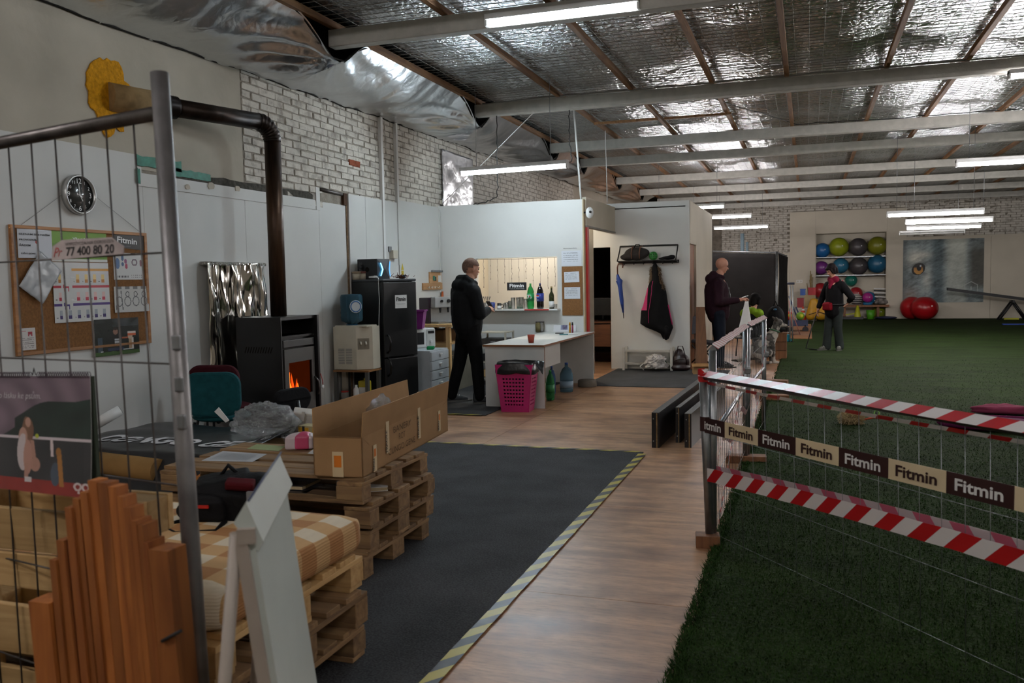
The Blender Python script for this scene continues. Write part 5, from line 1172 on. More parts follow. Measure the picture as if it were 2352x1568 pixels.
# ---- fridge
fA, fB, fC = Vector((-5.30, 9.52, 0)), Vector((-4.79, 9.33, 0)), Vector((-4.6, 9.89, 0)); xf_ = (fC-fB).normalized(); nfr = Vector((xf_.y, -xf_.x, 0)); rzf = math.atan2(xf_.y, xf_.x)
FH = 1.555; ctr = fB+xf_*.29-nfr*.27
m_fr = mat('matt_black_fridge', '#101112', .38, var=.2)
t = Thing('fridge', (ctr.x, ctr.y, 0), 'tall black two-door fridge with white Fitmin sticker', 'fridge', rz=rzf)
t.part('body', MB().bb(-.29, .29, -.21, .27, .02, FH-.03, bev=.01), m_fr); t.part('top', MB().bb(-.29, .29, -.27, .27, FH-.03, FH, bev=.012), mat('dark_grey_lid', '#34373a', .35))
for nm, z0, z1 in (('freezer_door', .06, .60), ('fridge_door', .61, FH-.035)):
    d = t.part(nm, MB().bb(-.285, .285, -.272, -.215, z0, z1, bev=.014), m_fr)
    zc = .5 if z0 < .3 else .78
    h = MB().tube([(-.24, -.275, zc+.11), (-.235, -.31, zc+.08), (-.22, -.315, zc), (-.235, -.31, zc-.08), (-.24, -.275, zc-.11)], .012, 8); o = t.part('handle', h, mat('glossy_black', '#0b0b0c', .15), under=d)
d = t.part('sticker', MB().bb(-.09, .11, -.2735, -.272, 1.2, 1.36), m_white); mb = MB(); txt(mb, 'Fitmin', (-.07, -.274, 1.285), XV, ZV, -YV, width=.16, height=.05, bold=.03); o = t.part('lettering', mb, m_ink, under=d)
mb = MB(); txt(mb, 'Pohyb je zdraví', (-.07, -.274, 1.245), XV, ZV, -YV, width=.15, height=.012, bold=0); t.part('small_lettering', mb, m_grey, under=d)
def onfr(u, v): return Vector((ctr.x, ctr.y, FH))+xf_*u-nfr*v
# on top of the fridge
p = onfr(-.02, .1); t = Thing('speaker', p, 'black cube loudspeaker with glowing blue accent on the fridge', 'speaker', rz=rzf+R(10))
t.part('cabinet', MB().bb(-.13, .13, -.1, .2, 0, .25, bev=.008), m_black)
t.part('front_face', MB().add([(-.13, -.1, 0), (.13, -.1, 0), (.13, -.1, .25), (-.13, -.1, .25), (.0, -.13, .12)], [(0, 1, 4), (1, 2, 4), (2, 3, 4), (3, 0, 4)]), mat('dark_grey_facet', '#2c2f33', .4))
t.part('led_strip', MB().prism([(-.10, .04), (-.06, .12), (-.10, .20), (-.085, .20), (-.04, .12), (-.085, .04)], (0, -.125, 0), XV, ZV, -YV, .003), mat('blue_led', '#3fb7ff', .4, emit=4, ecol=(.1, .55, 1), var=0))
t.part('led_strip', MB().prism([(.10, .03), (.08, .12), (.10, .22), (.115, .22), (.1, .12), (.115, .03)], (0, -.122, 0), XV, ZV, -YV, .003), mat('dim_blue_led', '#2f6fa8', .4, emit=.6, ecol=(.1, .4, .9), var=0))
t.part('port', MB().cyl((-.1315, .05, .12), (-.129, .05, .12), .03, n=16), m_dark)
for k, (u, v, l) in enumerate(((-.25, .22, 'cream tub with a screw lid at the back of the fridge top'), (-.17, .2, 'small cream and red tub beside the other tub on the fridge'))):
    p = onfr(u, v); t = Thing('plastic_tub', p, l, 'tub'); t.part('tub', MB().lathe([(0, 0), (.05, 0), (.052, .09), (0, .09)], (0, 0, 0), 18), mat('cream_tub', '#b5aa96', .5)); t.part('lid', MB().cyl((0, 0, .075+.0*k), (0, 0, .1), .056, n=18), mat('brown_lid' if k else 'tan_lid', '#6d3b30' if k else '#9c8a70', .5))
p = onfr(-.14, .12); t = Thing('badge_stand', onfr(-.17, .2)+ZV*.1, 'round dark badge on clear holder on the fridge', 'badge'); t.part('badge', MB().lathe([(0, 0), (.03, 0), (.03, .008), (0, .008)], (0, -.02, .05), 18, rotm(rzf, R(90))), m_black); t.part('holder', MB().box((0, 0, .055), (.09, .003, .11), rotm(rzf)), mat('clear_acrylic', '#eef2f5', .1, trans=.9, ior=1.1, var=0))
p = onfr(.1, -.19); t = Thing('dried_flowers', p, 'brown dried bunch lying at the front of the fridge top', 'dried bunch'); mb = MB()
for k in range(60): a = Vector((rng.normal(0, .06), rng.normal(0, .025), .01+.03*rng.random())); mb.cyl(a, a+Vector((rng.normal(0, .025), rng.normal(0, .02), rng.normal(.01, .015))), .004, .002, n=4)
t.part('stems', mb, mat('rust_brown_straw', '#5b2c16', .8, var=.4), kind='stuff'); t.part('blue_bead', MB().ell((.05, -.01, .035), (.03, .02, .014)), mat('slate_blue', '#33485a', .5)); 
single('sunglasses_case', MB().ell(onfr(.22, -.1)+ZV*.016, (.06, .03, .015), rotm(rzf)), m_black, 'small black case at the right of the fridge top', 'case')
p = onfr(-.2, -.02)+ZV*.01; single('white_cable', MB().tube([p+Vector((.05*math.cos(i*.5), .05*math.sin(i*.5), .004+.001*i)) for i in range(26)]+[onfr(-.285, -.2)+ZV*.01, onfr(-.30, -.22)-ZV*.25, onfr(-.30, -.2)-ZV*.55, onfr(-.36, -.12)-ZV*.68], .005, 6), m_white, 'white cable coiled on the fridge and hanging down its side', 'cable')
# yellow warning sign and sockets on the wall
p = PX(925, 618, WX+.035); t = Thing('warning_sticker', (WX+.031, p.y, p.z-.09), 'small yellow warning sticker on the wall above the fridge', 'sticker'); t.part('triangle', MB().prism([(-.04, .08), (.04, .08), (0, .17)], t.loc, YV, ZV, XV, .002), mat('yellow_sign', '#c0a81f', .5), world=True); t.part('strip', MB().prism([(-.035, 0), (.035, 0), (.035, .07), (-.035, .07)], t.loc, YV, ZV, XV, .002), mat('yellow_sign', '#c0a81f', .5), world=True)
p = PX(903, 585, WX+.05); single('junction_box', MB().bb(WX+.03, WX+.09, p.y-.07, p.y+.07, p.z-.05, p.z+.06, bev=.006), m_beige, 'grey junction box below the wall duct behind the speaker', 'junction box')
p = PX(898, 578, WX+.05); single('wall_switch', MB().bb(WX+.031, WX+.05, p.y-.05, p.y+.03, p.z, p.z+.07, bev=.004), m_grey, 'small grey switch beside the wall duct', 'switch')
# ---- drawer unit
dX0, dX1, dY0, dY1 = -4.86, -4.5, 10.04, 10.62
t = Thing('drawer_unit', ((dX0+dX1)/2, (dY0+dY1)/2, 0), 'pale grey chest of small drawers with a sponge on top', 'drawers')
m_dw = mat('pale_grey_drawer', '#a9afb2', .5); t.part('carcass', MB().bb(dX0, dX1-.02, dY0, dY1, 0, .64), m_dw, world=True)
for k in range(5):
    z0 = .02+.122*k; d = t.part('drawer', MB().bb(dX1-.02, dX1, dY0+.012, dY1-.012, z0, z0+.114, bev=.004), m_dw, world=True)
    sub(t, d, 'handle', MB().bb(dX1, dX1+.018, (dY0+dY1)/2-.04, (dY0+dY1)/2+.04, z0+.07, z0+.08).bb(dX1, dX1+.012, (dY0+dY1)/2-.01, (dY0+dY1)/2+.01, z0+.04, z0+.08), m_white)
single('sponge', MB().box((-4.62, 10.3, .662), (.09, .13, .04), rotm(.3), bev=.01), mat('green_sponge', '#1f7d4a', .9, bump=.3), 'green sponge on the drawer unit', 'sponge')
t = Thing('microwave', (-4.98, 10.55, .64), 'white microwave oven behind the fridge edge', 'microwave', rz=R(55)); t.part('case', MB().bb(-.24, .24, -.16, .18, .0, .26, bev=.012), m_white)
d = t.part('door', MB().bb(-.235, .10, -.175, -.16, .015, .245, bev=.005), m_white); t.part('window', MB().bb(-.2, .06, -.178, -.174, .05, .21), m_black, under=d)
d = t.part('control_panel', MB().bb(.11, .235, -.172, -.16, .015, .245), mat('white_panel', '#c9c9c4', .4)); t.part('display', MB().bb(.125, .22, -.175, -.172, .19, .225), m_black, under=d); t.part('knob', MB().cyl((.17, -.172, .09), (.17, -.19, .09), .022, n=14), m_white, under=d)
t = Thing('storage_tub', (-4.92, 10.5, .90), 'magenta plastic tub stacked on the microwave', 'tub', rz=.3); mb = MB()
def tubm(w0, d0, w1, d1, h, th=.006):
    a = [(-w0/2, -d0/2, 0), (w0/2, -d0/2, 0), (w0/2, d0/2, 0), (-w0/2, d0/2, 0)]; b_ = [(-w1/2, -d1/2, h), (w1/2, -d1/2, h), (w1/2, d1/2, h), (-w1/2, d1/2, h)]
    k = 1-2*th/w1; c_ = [(x*k, y*k, h) for x, y, _ in b_]; e_ = [(x*(1-2*th/w0), y*(1-2*th/d0), th) for x, y, _ in a]
    return MB().add(a+b_+c_+e_, [(3, 2, 1, 0)]+[(i, (i+1) % 4, 4+(i+1) % 4, 4+i) for i in range(4)]+[(4+i, 4+(i+1) % 4, 8+(i+1) % 4, 8+i) for i in range(4)]+[(8+i, 8+(i+1) % 4, 12+(i+1) % 4, 12+i) for i in range(4)]+[(12, 13, 14, 15)])
m_mag = mat('magenta_plastic', '#7d1f78', .45); t.part('tub', tubm(.2, .26, .27, .34, .24), m_mag); t.part('rim', MB().bb(-.145, .145, -.18, -.165, .225, .245).bb(-.145, .145, .165, .18, .225, .245).bb(-.145, -.13, -.165, .165, .225, .245).bb(.13, .145, -.165, .165, .225, .245), m_mag)
# pine work table in the corner with the coffee machine
t = Thing('pine_table', (-4.95, 11.5, 0), 'bare pine work table in the kitchen corner', 'table')
t.part('top', MB().bb(-5.3, -4.55, 10.85, 12.0, .9, .935), m_piney, world=True)
for x in (-5.25, -4.62):
    for y in (10.9, 11.93): t.part('leg', MB().bb(x-.03, x+.03, y-.03, y+.03, 0, .9), m_pinez, world=True)
t.part('shelf_rail', MB().bb(-5.28, -4.6, 10.88, 10.92, .62, .68), m_pine, world=True); t.part('shelf', MB().bb(-5.28, -4.58, 10.9, 11.96, .66, .68), m_piney, world=True)
p = Vector((-4.88, 11.2, .935)); t = Thing('coffee_machine', p, 'silver and dark coffee machine on the pine table', 'coffee machine', rz=R(62))
t.part('body', MB().bb(-.2, .2, -.02, .2, 0, .36, bev=.015), mat('dark_plum_plastic', '#2a1a26', .4)); t.part('head', MB().bb(-.17, .2, -.13, -.02, .22, .37, bev=.012), mat('silver_plastic', '#aaa9a6', .35, metal=.3)); t.part('front', MB().bb(-.17, .2, -.03, -.015, .03, .22), mat('silver_plastic', '#aaa9a6', .35, metal=.3))
t.part('drip_tray', MB().bb(-.17, .2, -.19, -.02, 0, .03, bev=.006), m_galv); 
for x in (-.06, .08): t.part('spout', MB().cyl((x, -.1, .22), (x, -.1, .15), .018, .012, 10), m_black)
t.part('knob', MB().cyl((.06, -.13, .31), (.06, -.15, .31), .025, n=14), m_black); t.part('knob', MB().cyl((-.06, -.13, .31), (-.06, -.15, .31), .018, n=14), m_black)
single('white_bottle', MB().lathe([(0, 0), (.035, 0), (.035, .1), (.015, .12), (.015, .15), (0, .15)], (-4.62, 11.3, .935), 14), m_white, 'white sugar bottle beside the coffee machine', 'bottle')
t = Thing('cup_stack', (-4.6, 11.42, .935), 'stack of white paper cups by the coffee machine', 'cups'); 
for k in range(4): t.part('cup', MB().lathe([(.024, 0), (.033, .07), (.036, .07), (.034, .075)], (0, 0, .018*k), 16), m_white)
t = Thing('tray', (-4.7, 11.28, .935), 'round steel tray under the coffee cups', 'tray'); t.part('plate', MB().lathe([(0, 0), (.14, 0), (.16, .012), (.155, .012), (.14, .004), (0, .004)], (0, 0, 0), 28), m_galv); FIXED.append(t)
for k, (x, y, z, d, c_, l) in enumerate(((-5.0, 11.4, .68, (.4, .5, .16), '#6d5238', 'brown carton on the shelf of the pine table'), (-4.85, 11.45, 0, (.5, .6, .45), '#8d8576', 'grey beige carton under the pine table'))):
    t = Thing('carton', (x, y, z), l, 'carton'); t.part('box', MB().box((0, 0, d[2]/2), d), mat('carton_%d' % k, c_, .85)); t.part('top_tape', MB().box((0, 0, d[2]+.001), (.05, d[1], .002)), m_tapew)
# boards with keys on the wall
p0, p1 = PX(974, 672, WX+.04), PX(1026, 625, WX+.04)
t = Thing('key_board', (WX+.04, (p0.y+p1.y)/2, p0.z), 'pale wooden board with hooks and tags above the coffee machine', 'key board')
t.part('board', MB().bb(WX+.031, WX+.05, p0.y+.2, p1.y-.05, p1.z-.18, p1.z), wood('beech_board', '#a0744a', '#bd9467', .55, 'y'), world=True); t.part('board', MB().bb(WX+.031, WX+.055, p0.y-.05, p1.y+.04, p0.z+.04, p0.z+.14), wood('beech_board', '#a0744a', '#bd9467', .55, 'y'), world=True)
for y, z, c_, s_ in ((p0.y+.33, p1.z-.09, m_green, .035), (p0.y+.38, p1.z-.1, m_black, .03), (p1.y-.12, p1.z-.1, m_steel, .02)): t.part('tag', MB().box((WX+.06, y, z), (.012, s_*1.6, s_*2), bev=.005), c_, world=True)
t.part('note', MB().bb(WX+.052, WX+.054, p0.y+.5, p0.y+.62, p1.z-.15, p1.z-.05), m_white, world=True)
for k in range(4): t.part('hook', MB().tube([(WX+.055, p0.y+.1+.12*k, p0.z+.08), (WX+.08, p0.y+.1+.12*k, p0.z+.06), (WX+.085, p0.y+.1+.12*k, p0.z+.09)], .005, 5), m_white, world=True)
single('box_cutter', MB().bb(WX+.05, WX+.07, p0.y+.25, p1.y-.1, p1.z, p1.z+.03, bev=.006), m_galv, 'metal tool lying along the top of the key board', 'tool')
p = PX(1022, 690, WX+.1); t = Thing('hand_fan', (WX+.06, p.y, p.z-.16), 'orange plastic scoop hanging near the coffee machine', 'scoop'); t.part('blade', MB().prism([(-.06, 0), (.05, .02), (.12, .16), (.04, .3), (-.02, .3), (-.08, .12)], t.loc, YV, ZV, XV, .01), mat('orange_plastic', '#c25a1c', .45), world=True)
p = PX(1024, 620, WX+.05); t = Thing('hanging_key', (WX+.05, p.y, p.z-.03), 'orange tag on a thin cord in the kitchen corner', 'tag'); t.part('tag', MB().box(t.loc+Vector((.0, 0, .03)), (.02, .05, .08), bev=.008), mat('orange_plastic', '#c25a1c', .45), world=True); t.part('cord', MB().cyl(t.loc+Vector((0, 0, .07)), t.loc+Vector((0, 0, .2)), .004, n=5), m_grey, world=True)
# low rack behind the man
t = Thing('low_rack', (-4.3, 11.9, 0), 'low white wire rack with dark trays behind the man', 'rack')
for x in (-4.5, -4.1):
    for y in (11.75, 12.1): t.part('upright', MB().bb(x-.012, x+.012, y-.012, y+.012, 0, .78), m_beige, world=True)
for z in (.1, .33, .55, .76): t.part('shelf', MB().bb(-4.51, -4.09, 11.74, 12.11, z, z+.015), m_beige, world=True)
for z, c_ in ((.36, m_black), (.58, m_steel), (.13, m_pine)): t.part('tray', MB().bb(-4.48, -4.12, 11.77, 12.08, z, z+.1), c_, world=True)
# ---- white counter
X0, X1, Y0, Y1, CH = -3.68, -2.92, 9.72, PYW-.005, .75
m_lam = mat('white_laminate', '#c6c6c2', .35, var=.05); m_edge = wood('brown_edging', '#6d4326', '#8a5a35', .5, 'x')
t = Thing('counter_desk', ((X0+X1)/2, (Y0+Y1)/2, 0), 'white laminate counter desk with brown edging against the partition', 'counter')
t.part('top', MB().bb(X0, X1, Y0, Y1, CH-.022, CH), m_lam, world=True)
t.part('edging', MB().bb(X0-.002, X1+.002, Y0-.003, Y0, CH-.022, CH).bb(X1, X1+.003, Y0, Y1, CH-.022, CH), m_edge, world=True)
t.part('front_panel', MB().bb(X0+.02, X1, Y0+.02, Y0+.04, .0, CH-.022), m_lam, world=True)
t.part('panel_edging', MB().bb(X1, X1+.003, Y0+.02, Y0+.04, .0, CH-.022), m_edge, world=True)
t.part('side_panel', MB().bb(X1-.10, X1-.08, Y0+.04, Y0+1.0, CH-.30, CH-.022), m_lam, world=True)
t.part('back_panel', MB().bb(X0+.05, X0+.07, Y0+.04, Y1, .0, CH-.022), m_lam, world=True)
t.part('wall_panel', MB().bb(X0+.05, X1-.02, Y1-.02, Y1, 0, CH-.022), m_lam, world=True)
# things on the counter
def cup(name, c, r0, r1, h, mt, label, cat='cup', grp=None, handle=False, n=18):
    t = Thing(name, c, label, cat, group=grp); t.part('body', MB().lathe([(0, 0), (r0, 0), (r1, h), (r1-.004, h), (r0-.004, .006), (0, .006)], (0, 0, 0), n), mt)
    if handle: t.part('handle', MB().tube([(r1*.9, 0, h*.8), (r1+.03, 0, h*.7), (r1+.03, 0, h*.35), (r0*.95, 0, h*.25)], .006, 6), mt)
    return t
p = G(1220, 787, CH); cup('cup', p, .032, .046, .1, mat('terracotta_red', '#9c3a22', .5), 'terracotta red cup on the counter', handle=False)
p = G(1132, 786, CH); single('key_bunch', MB().tube([p+Vector((.03*math.cos(i), .02*math.sin(i*1.3), .006)) for i in range(9)], .005, 5), m_galv, 'small bunch of keys at the left counter corner', 'keys')
m_gl = film_mat('clear_glass', .06, .8, .0)
for px, l, mt in ((1236, 'jar with yellowish contents at the back of the counter', mat('honey_glass', '#b8ab78', .1, trans=.6)), (1245, 'clear lidded jar beside the coffee pot', m_gl)):
    p = G(px, 762, CH); t = Thing('jar', p, l, 'jar'); t.part('glass', MB().lathe([(0, 0), (.04, 0), (.042, .1), (.034, .125), (.034, .14), (0, .14)], (0, 0, 0), 16), mt); t.part('lid', MB().cyl((0, 0, .14), (0, 0, .155), .036, n=16), m_steel)
p = G(1258, 760, CH); t = Thing('coffee_pot', p, 'dark coffee jar with brown lid and red label on counter', 'jar'); t.part('jar', MB().lathe([(0, 0), (.05, 0), (.055, .08), (.045, .16), (.04, .19), (0, .19)], (0, 0, 0), 18), mat('coffee_brown', '#2c201b', .3)); t.part('lid', MB().cyl((0, 0, .19), (0, 0, .225), .045, n=16), mat('brown_lid2', '#3a2f2a', .4)); t.part('label', MB().box((-.0, -.053, .08), (.06, .004, .08)), m_white); t.part('red_print', MB().box((0, -.0555, .07), (.03, .002, .04)), m_red)
t.part('handle', MB().tube([(.045, 0, .19), (.085, 0, .15), (.075, 0, .06), (.052, 0, .04)], .008, 6), m_steel)
p = G(1270, 762, CH); q_ = G(1322, 758, CH); paper('folded_sign', (p.x, p.y+.02, CH+.002), .34, .17, lambda u, v: ('#8a90a8' if .33 < u < .66 and .15 < v < .85 else '#d0d0d2') if not (.40 < u < .60 and .2 < v < .7) else ('#4f4a60' if nz(u*14, v*9) > 0 else '#6a6480'), 'white folded card with a small violet picture on counter', xd=XV, yd=Vector((0, .25, 1)).normalized(), nx=40, ny=30)
for k, (px, c_, l) in enumerate(((1323, '#c08a1e', 'yellow marker standing at the right end of the counter'), (1329, '#8a2f4a', 'dark pink marker standing by the yellow one'))):
    p = G(px, 764, CH)-Vector((.09, 0, 0)); t = Thing('marker_pen', p, l, 'marker'); t.part('barrel', MB().cyl((0, 0, 0), (0, 0, .11), .014, n=10), mat('marker_%d' % k, c_, .4)); t.part('cap', MB().cyl((0, 0, .11), (0, 0, .15), .015, .011, n=10), m_black if k else mat('marker_0', c_, .4))
for k, (px, py, c_, l) in enumerate(((1285, 766, m_black, 'black stapler lying before the folded card'), (1295, 769, mat('teal_pen', '#3f7f8a', .4), 'teal pens lying on the counter'), (1312, 768, m_white, 'white booklet at the right back of the counter'))):
    p = G(px, py, CH); single('desk_item', MB().box(p+ZV*.008, (.12 if k != 2 else .2, .035 if k != 2 else .16, .014), rotm(.2), bev=.004), c_, l, ('stapler', 'pens', 'booklet')[k])
# window sill glasses and bottles
SZ_ = OZ0; SY_ = PYW-.07
def onsill(px): p = PY(px, 700, SY_); return Vector((p.x, SY_, SZ_))
p = onsill(1118); t = Thing('cutlery_pot', p, 'glass pot holding spoons on the sill beside the man', 'pot'); t.part('pot', MB().lathe([(0, 0), (.04, 0), (.042, .1), (.038, .1), (.036, .006), (0, .006)], (0, 0, 0), 16), m_gl)
for k in range(4): t.part('spoon', MB().tube([(0, 0, .01), (.02*(k-1.5), .01, .12), (.035*(k-1.5), .012, .19)], [.003, .003, .01], 6), m_steel)
cup('mug', onsill(1131), .034, .044, .105, mat('cobalt_ceramic', '#22357a', .3), 'cobalt blue mug on the serving sill', 'mug', handle=False)
t = cup('mug', onsill(1147), .034, .034, .09, m_black, 'black and white patterned mug on the serving sill', 'mug', handle=True); t.part('white_band', MB().lathe([(.0345, .01), (.0352, .012), (.0352, .05), (.0345, .052)], (0, 0, 0), 18), m_white)
gx = ((1158, .085), (1163, .1), (1171, .12), (1180, .17), (1190, .17), (1199, .175), (1207, .15))
gw = ('leftmost short clear glass on the sill', 'second clear glass from the left on the sill', 'clear glass in the middle of the row on the sill', 'tall stacked clear glass below the Fitmin sign', 'tall clear glass just right of the stacked one', 'tall clear glass with green base beside the green bottle', 'rightmost clear glass before the green bottle')
for (px, h), l in zip(gx, gw):
    t = cup('drinking_glass', onsill(px)+Vector((0, .03*math.sin(px), 0)), .028, .036, h, m_gl, l, 'glass', 'glasses on the sill')
    if px in (1171, 1199, 1190): t.part('green_base', MB().cyl((0, 0, .006), (0, 0, .03), .027, n=14), mat('green_glass_base', '#2f8a5a', .1, trans=.5))
def bottle(c, prof, mt, label, bands=(), capm=None, name='bottle'):
    t = Thing(name, c, label, 'bottle'); t.part('body', MB().lathe(prof, (0, 0, 0), 20), mt); r, z = prof[-2]
    t.part('cap', MB().cyl((0, 0, z), (0, 0, z+.025), max(.014, r*1.05), n=12), capm or m_white)
    for z0, z1, rr, m_ in bands: t.part('label', MB().lathe([(rr, z0), (rr+.0015, z0), (rr+.0015, z1), (rr, z1)], (0, 0, 0), 20), m_)
    return t
pet = [(0, 0), (.045, .0), (.052, .03), (.052, .1), (.049, .12), (.052, .14), (.053, .2), (.047, .26), (.03, .315), (.014, .335), (.014, .35), (0, .35)]
t = bottle(onsill(1219), pet, mat('green_pet', '#3fae5a', .1, trans=.55, ior=1.2), 'green 7UP bottle on the serving sill', [(.12, .23, .0535, mat('green_label', '#1f8a4a', .4))], mat('green_cap', '#2f9a4a', .4))
mb = MB(); txt(mb, '7', (-.035, -.058, .15), XV, ZV, -YV, height=.06, bold=.04); txt(mb, 'UP', (.012, -.058, .152), XV, ZV, -YV, width=.024, height=.03, bold=.03); t.part('lettering', mb, m_white); t.part('red_dot', MB().cyl((.002, -.057, .185), (.002, -.0585, .185), .012, n=14), m_red)
t = bottle(onsill(1241), pet, mat('cola_dark', '#160d0b', .12), 'dark Pepsi bottle with blue label on the sill', [(.11, .23, .0535, mat('pepsi_blue', '#23348a', .4))], mat('navy_cap', '#202c66', .4))
t.part('emblem_red', MB().prism([(.022*math.cos(i*math.pi/8), .022*math.sin(i*math.pi/8)) for i in range(9)], (-.022, -.056, .186), XV, ZV, -YV, .002), m_red); t.part('emblem_blue', MB().prism([(.022*math.cos(i*math.pi/8), -.022*math.sin(i*math.pi/8)) for i in range(8, -1, -1)], (-.022, -.056, .178), XV, ZV, -YV, .002), mat('emblem_blue', '#3f63c0', .4)); t.part('emblem_white', MB().box((-.022, -.0575, .182), (.044, .002, .007)), m_white)
mb = MB(); txt(mb, 'PEPSI', (-.035, -.0575, .125), XV, ZV, -YV, width=.035, height=.012, bold=.02); t.part('lettering', mb, m_white)
bottle(onsill(1267), [(0, 0), (.037, 0), (.038, .19), (.03, .22), (.014, .25), (.014, .30), (0, .30)], mat('olive_glass', '#3a3f22', .1, trans=.3), 'olive green wine bottle on the sill', [(.02, .11, .0385, m_white)], mat('gold_cap', '#8f8250', .4), 'wine_bottle')
cup('tumbler', onsill(1275), .03, .034, .07, m_gl, 'small clear tumbler at the right end of the sill', 'glass')
single('red_strip', MB().bb(-3.93, -3.56, PYW-.165, PYW-.16, OZ0-.018, OZ0-.002), m_red, 'red strip along the front edge of the serving sill', 'strip')
p0, p1 = PY(1165, 667, PYW+.02), PY(1209, 648, PYW+.02)
t = Thing('fitmin_sign', (p0.x, PYW+.02, p0.z), 'black Fitmin sign hanging in the serving window', 'sign'); t.part('board', MB().bb(p0.x, p1.x, PYW+.015, PYW+.025, p0.z, p1.z), m_ink, world=True); W_ = p1.x-p0.x; hh = p1.z-p0.z
mb = MB(); txt(mb, 'Fitmin', (p0.x+.04*W_/.3, PYW+.014, p0.z+hh*.38), XV, ZV, -YV, width=W_*.74, height=hh*.45, bold=.035); txt(mb, 'Pohyb, síla, životní energie', (p0.x+.04, PYW+.014, p0.z+hh*.16), XV, ZV, -YV, width=W_*.76, height=hh*.1, bold=0); t.part('lettering', mb, m_whiteprint, world=True)
for px in (1170, 1204): a = PY(px, 648, PYW+.02); t.part('cord', MB().cyl(a, (a.x, PYW+.02, OZ1), .0015, n=4), m_grey, world=True)
# icicle light string in the window
t = Thing('light_string', (-4.1, PYW+.06, OZ1-.6), 'thin icicle light string hanging in the serving window', 'light string')
t.part('lead', MB().tube([(OX0+.02, PYW+.06, OZ1-.01), (-4.1, PYW+.06, OZ1-.02), (OX1-.02, PYW+.06, OZ1-.01)], .003, 5), m_grey, world=True)
for k in range(11):
    x = OX0+.1+.112*k; L = (.42, .3, .5, .36, .45)[k % 5]; P = [(x+.018*nz(i*.9, k), PYW+.06+.01*nz(k, i), OZ1-.01-L*i/12) for i in range(13)]
    s_ = t.part('strand', MB().tube(P, .0028, 4), m_grey, world=True)
    for i in (4, 8, 12): sub(t, s_, 'bulb', MB().ell(P[i], (.005, .005, .011), n=6, m=4), m_steel)
# ribbed grey blind seen through the window
t = Thing('vertical_blind', (-3.45, 13.6, 0), 'grey vertical blind slats seen at the right of the serving window', 'blind')
for k in range(7): t.part('slat', MB().box((-3.78+.085*k, 13.6, 1.25), (.07, .012, 2.5), rotm(.35)), mat('grey_slat', '#8a857c', .7), world=True)
# notices on the partition beside the window
def onp(px, py): return PY(px, py, PYW-.003)
def pn_(name, a, b_, fn, label, **k): A, B_ = onp(*a), onp(*b_); return paper(name, (A.x, PYW-.004-k.pop('off', 0), A.z), B_.x-A.x, B_.z-A.z, fn, label, xd=XV, yd=ZV, **k)
lines = lambda u, v: '#8f9296' if (int(v*22) % 3 == 0 and .1 < u < .85 and .3 < v < .9 and nz(u*18, v*30) > -.25) else '#c9ccd2'
pn_('notice', (1290, 611), (1335, 575), lines, 'white typed notice above the narrow cork board', nx=30, ny=40, texts=[('PROVOZNÍ ŘÁD', .03, .25, .012, .2, m_ink)])
A, B_ = onp(1292, 724), onp(1338, 611); t = Thing('cork_board', (A.x, PYW-.01, A.z), 'narrow cork board with two pinned papers beside the window', 'notice board'); t.part('cork', MB().bb(A.x, B_.x, PYW-.012, PYW-.001, A.z, B_.z), m_cork, world=True)
pn_('pinned_note', (1297, 649), (1331, 624), lines, 'upper white note pinned on the narrow cork board', off=.013, nx=24, ny=24, tilt=.03); pn_('pinned_note', (1297, 686), (1333, 659), lines, 'lower white note pinned on the narrow cork board', off=.013, nx=24, ny=24)
p = PY(1347, 487, PYW-.04); t = Thing('wall_bracket', (PR+.03, PYW+.0, p.z-.1), 'small white fan on black bracket at the partition corner', 'fan'); t.part('arm', MB().tube([(PR, PYW+.02, p.z), (PR+.08, PYW-.02, p.z)], .014, 8), m_black, world=True); t.part('disc', MB().lathe([(0, 0), (.07, 0), (.07, .02), (0, .02)], (PR+.10, PYW-.03, p.z-.01), 20, rotm(.5, R(90), 0), sx=.8, sy=1.15), m_white, world=True); t.part('hub', MB().ell((PR+.12, PYW-.06, p.z), .018), m_black, world=True)
# ---- pink laundry basket with a black bag
p = G(1180, 945); bc = Vector((p.x+.02, p.y+.09, 0)); t = Thing('laundry_basket', bc, 'pink slotted laundry basket lined with a black bin bag', 'basket', rz=.05)
m_pink = mat('hot_pink_plastic', '#b01f66', .4)
def wall_grid(w0, w1, h, nslot, nrow, off0, off1, rz, part):
    """a tapering basket wall with rows of open slots"""
    mb = MB(); us = [0]; 
    for i in range(nslot): a = .17+.66*i/nslot; us += [a, a+.66/nslot*.62]
    us.append(1); vs = [0]
    for j in range(nrow): a = .14+.62*j/nrow; vs += [a, a+.62/nrow*.42]
    vs.append(1); rot = Matrix.Rotation(rz, 3, 'Z')
    P = lambda u, v, d: rot @ Vector(((u-.5)*(w0+(w1-w0)*v), -(off0+(off1-off0)*v)+d, v*h))
    for i in range(len(us)-1):
        for j in range(len(vs)-1):
            if i % 2 == 1 and j % 2 == 1: continue
            a = [P(us[i], vs[j], 0), P(us[i+1], vs[j], 0), P(us[i+1], vs[j+1], 0), P(us[i], vs[j+1], 0)]; b_ = [P(us[i], vs[j], .004), P(us[i+1], vs[j], .004), P(us[i+1], vs[j+1], .004), P(us[i], vs[j+1], .004)]
            mb.hexa(b_, a)
    t.part(part, mb, m_pink)
for k, (w0, w1, o0, o1, ns) in enumerate(((.33, .44, .12, .165, 7), (.24, .33, .165, .22, 4), (.33, .44, .12, .165, 7), (.24, .33, .165, .22, 4))): wall_grid(w0, w1, .55, ns, 8, o0, o1, k*math.pi/2, 'side_wall')
t.part('base', MB().bb(-.165, .165, -.12, .12, 0, .012), m_pink)
m_bag = mat('black_bin_bag', '#0d0d0f', .3, var=.2, bump=.25, bscale=18)
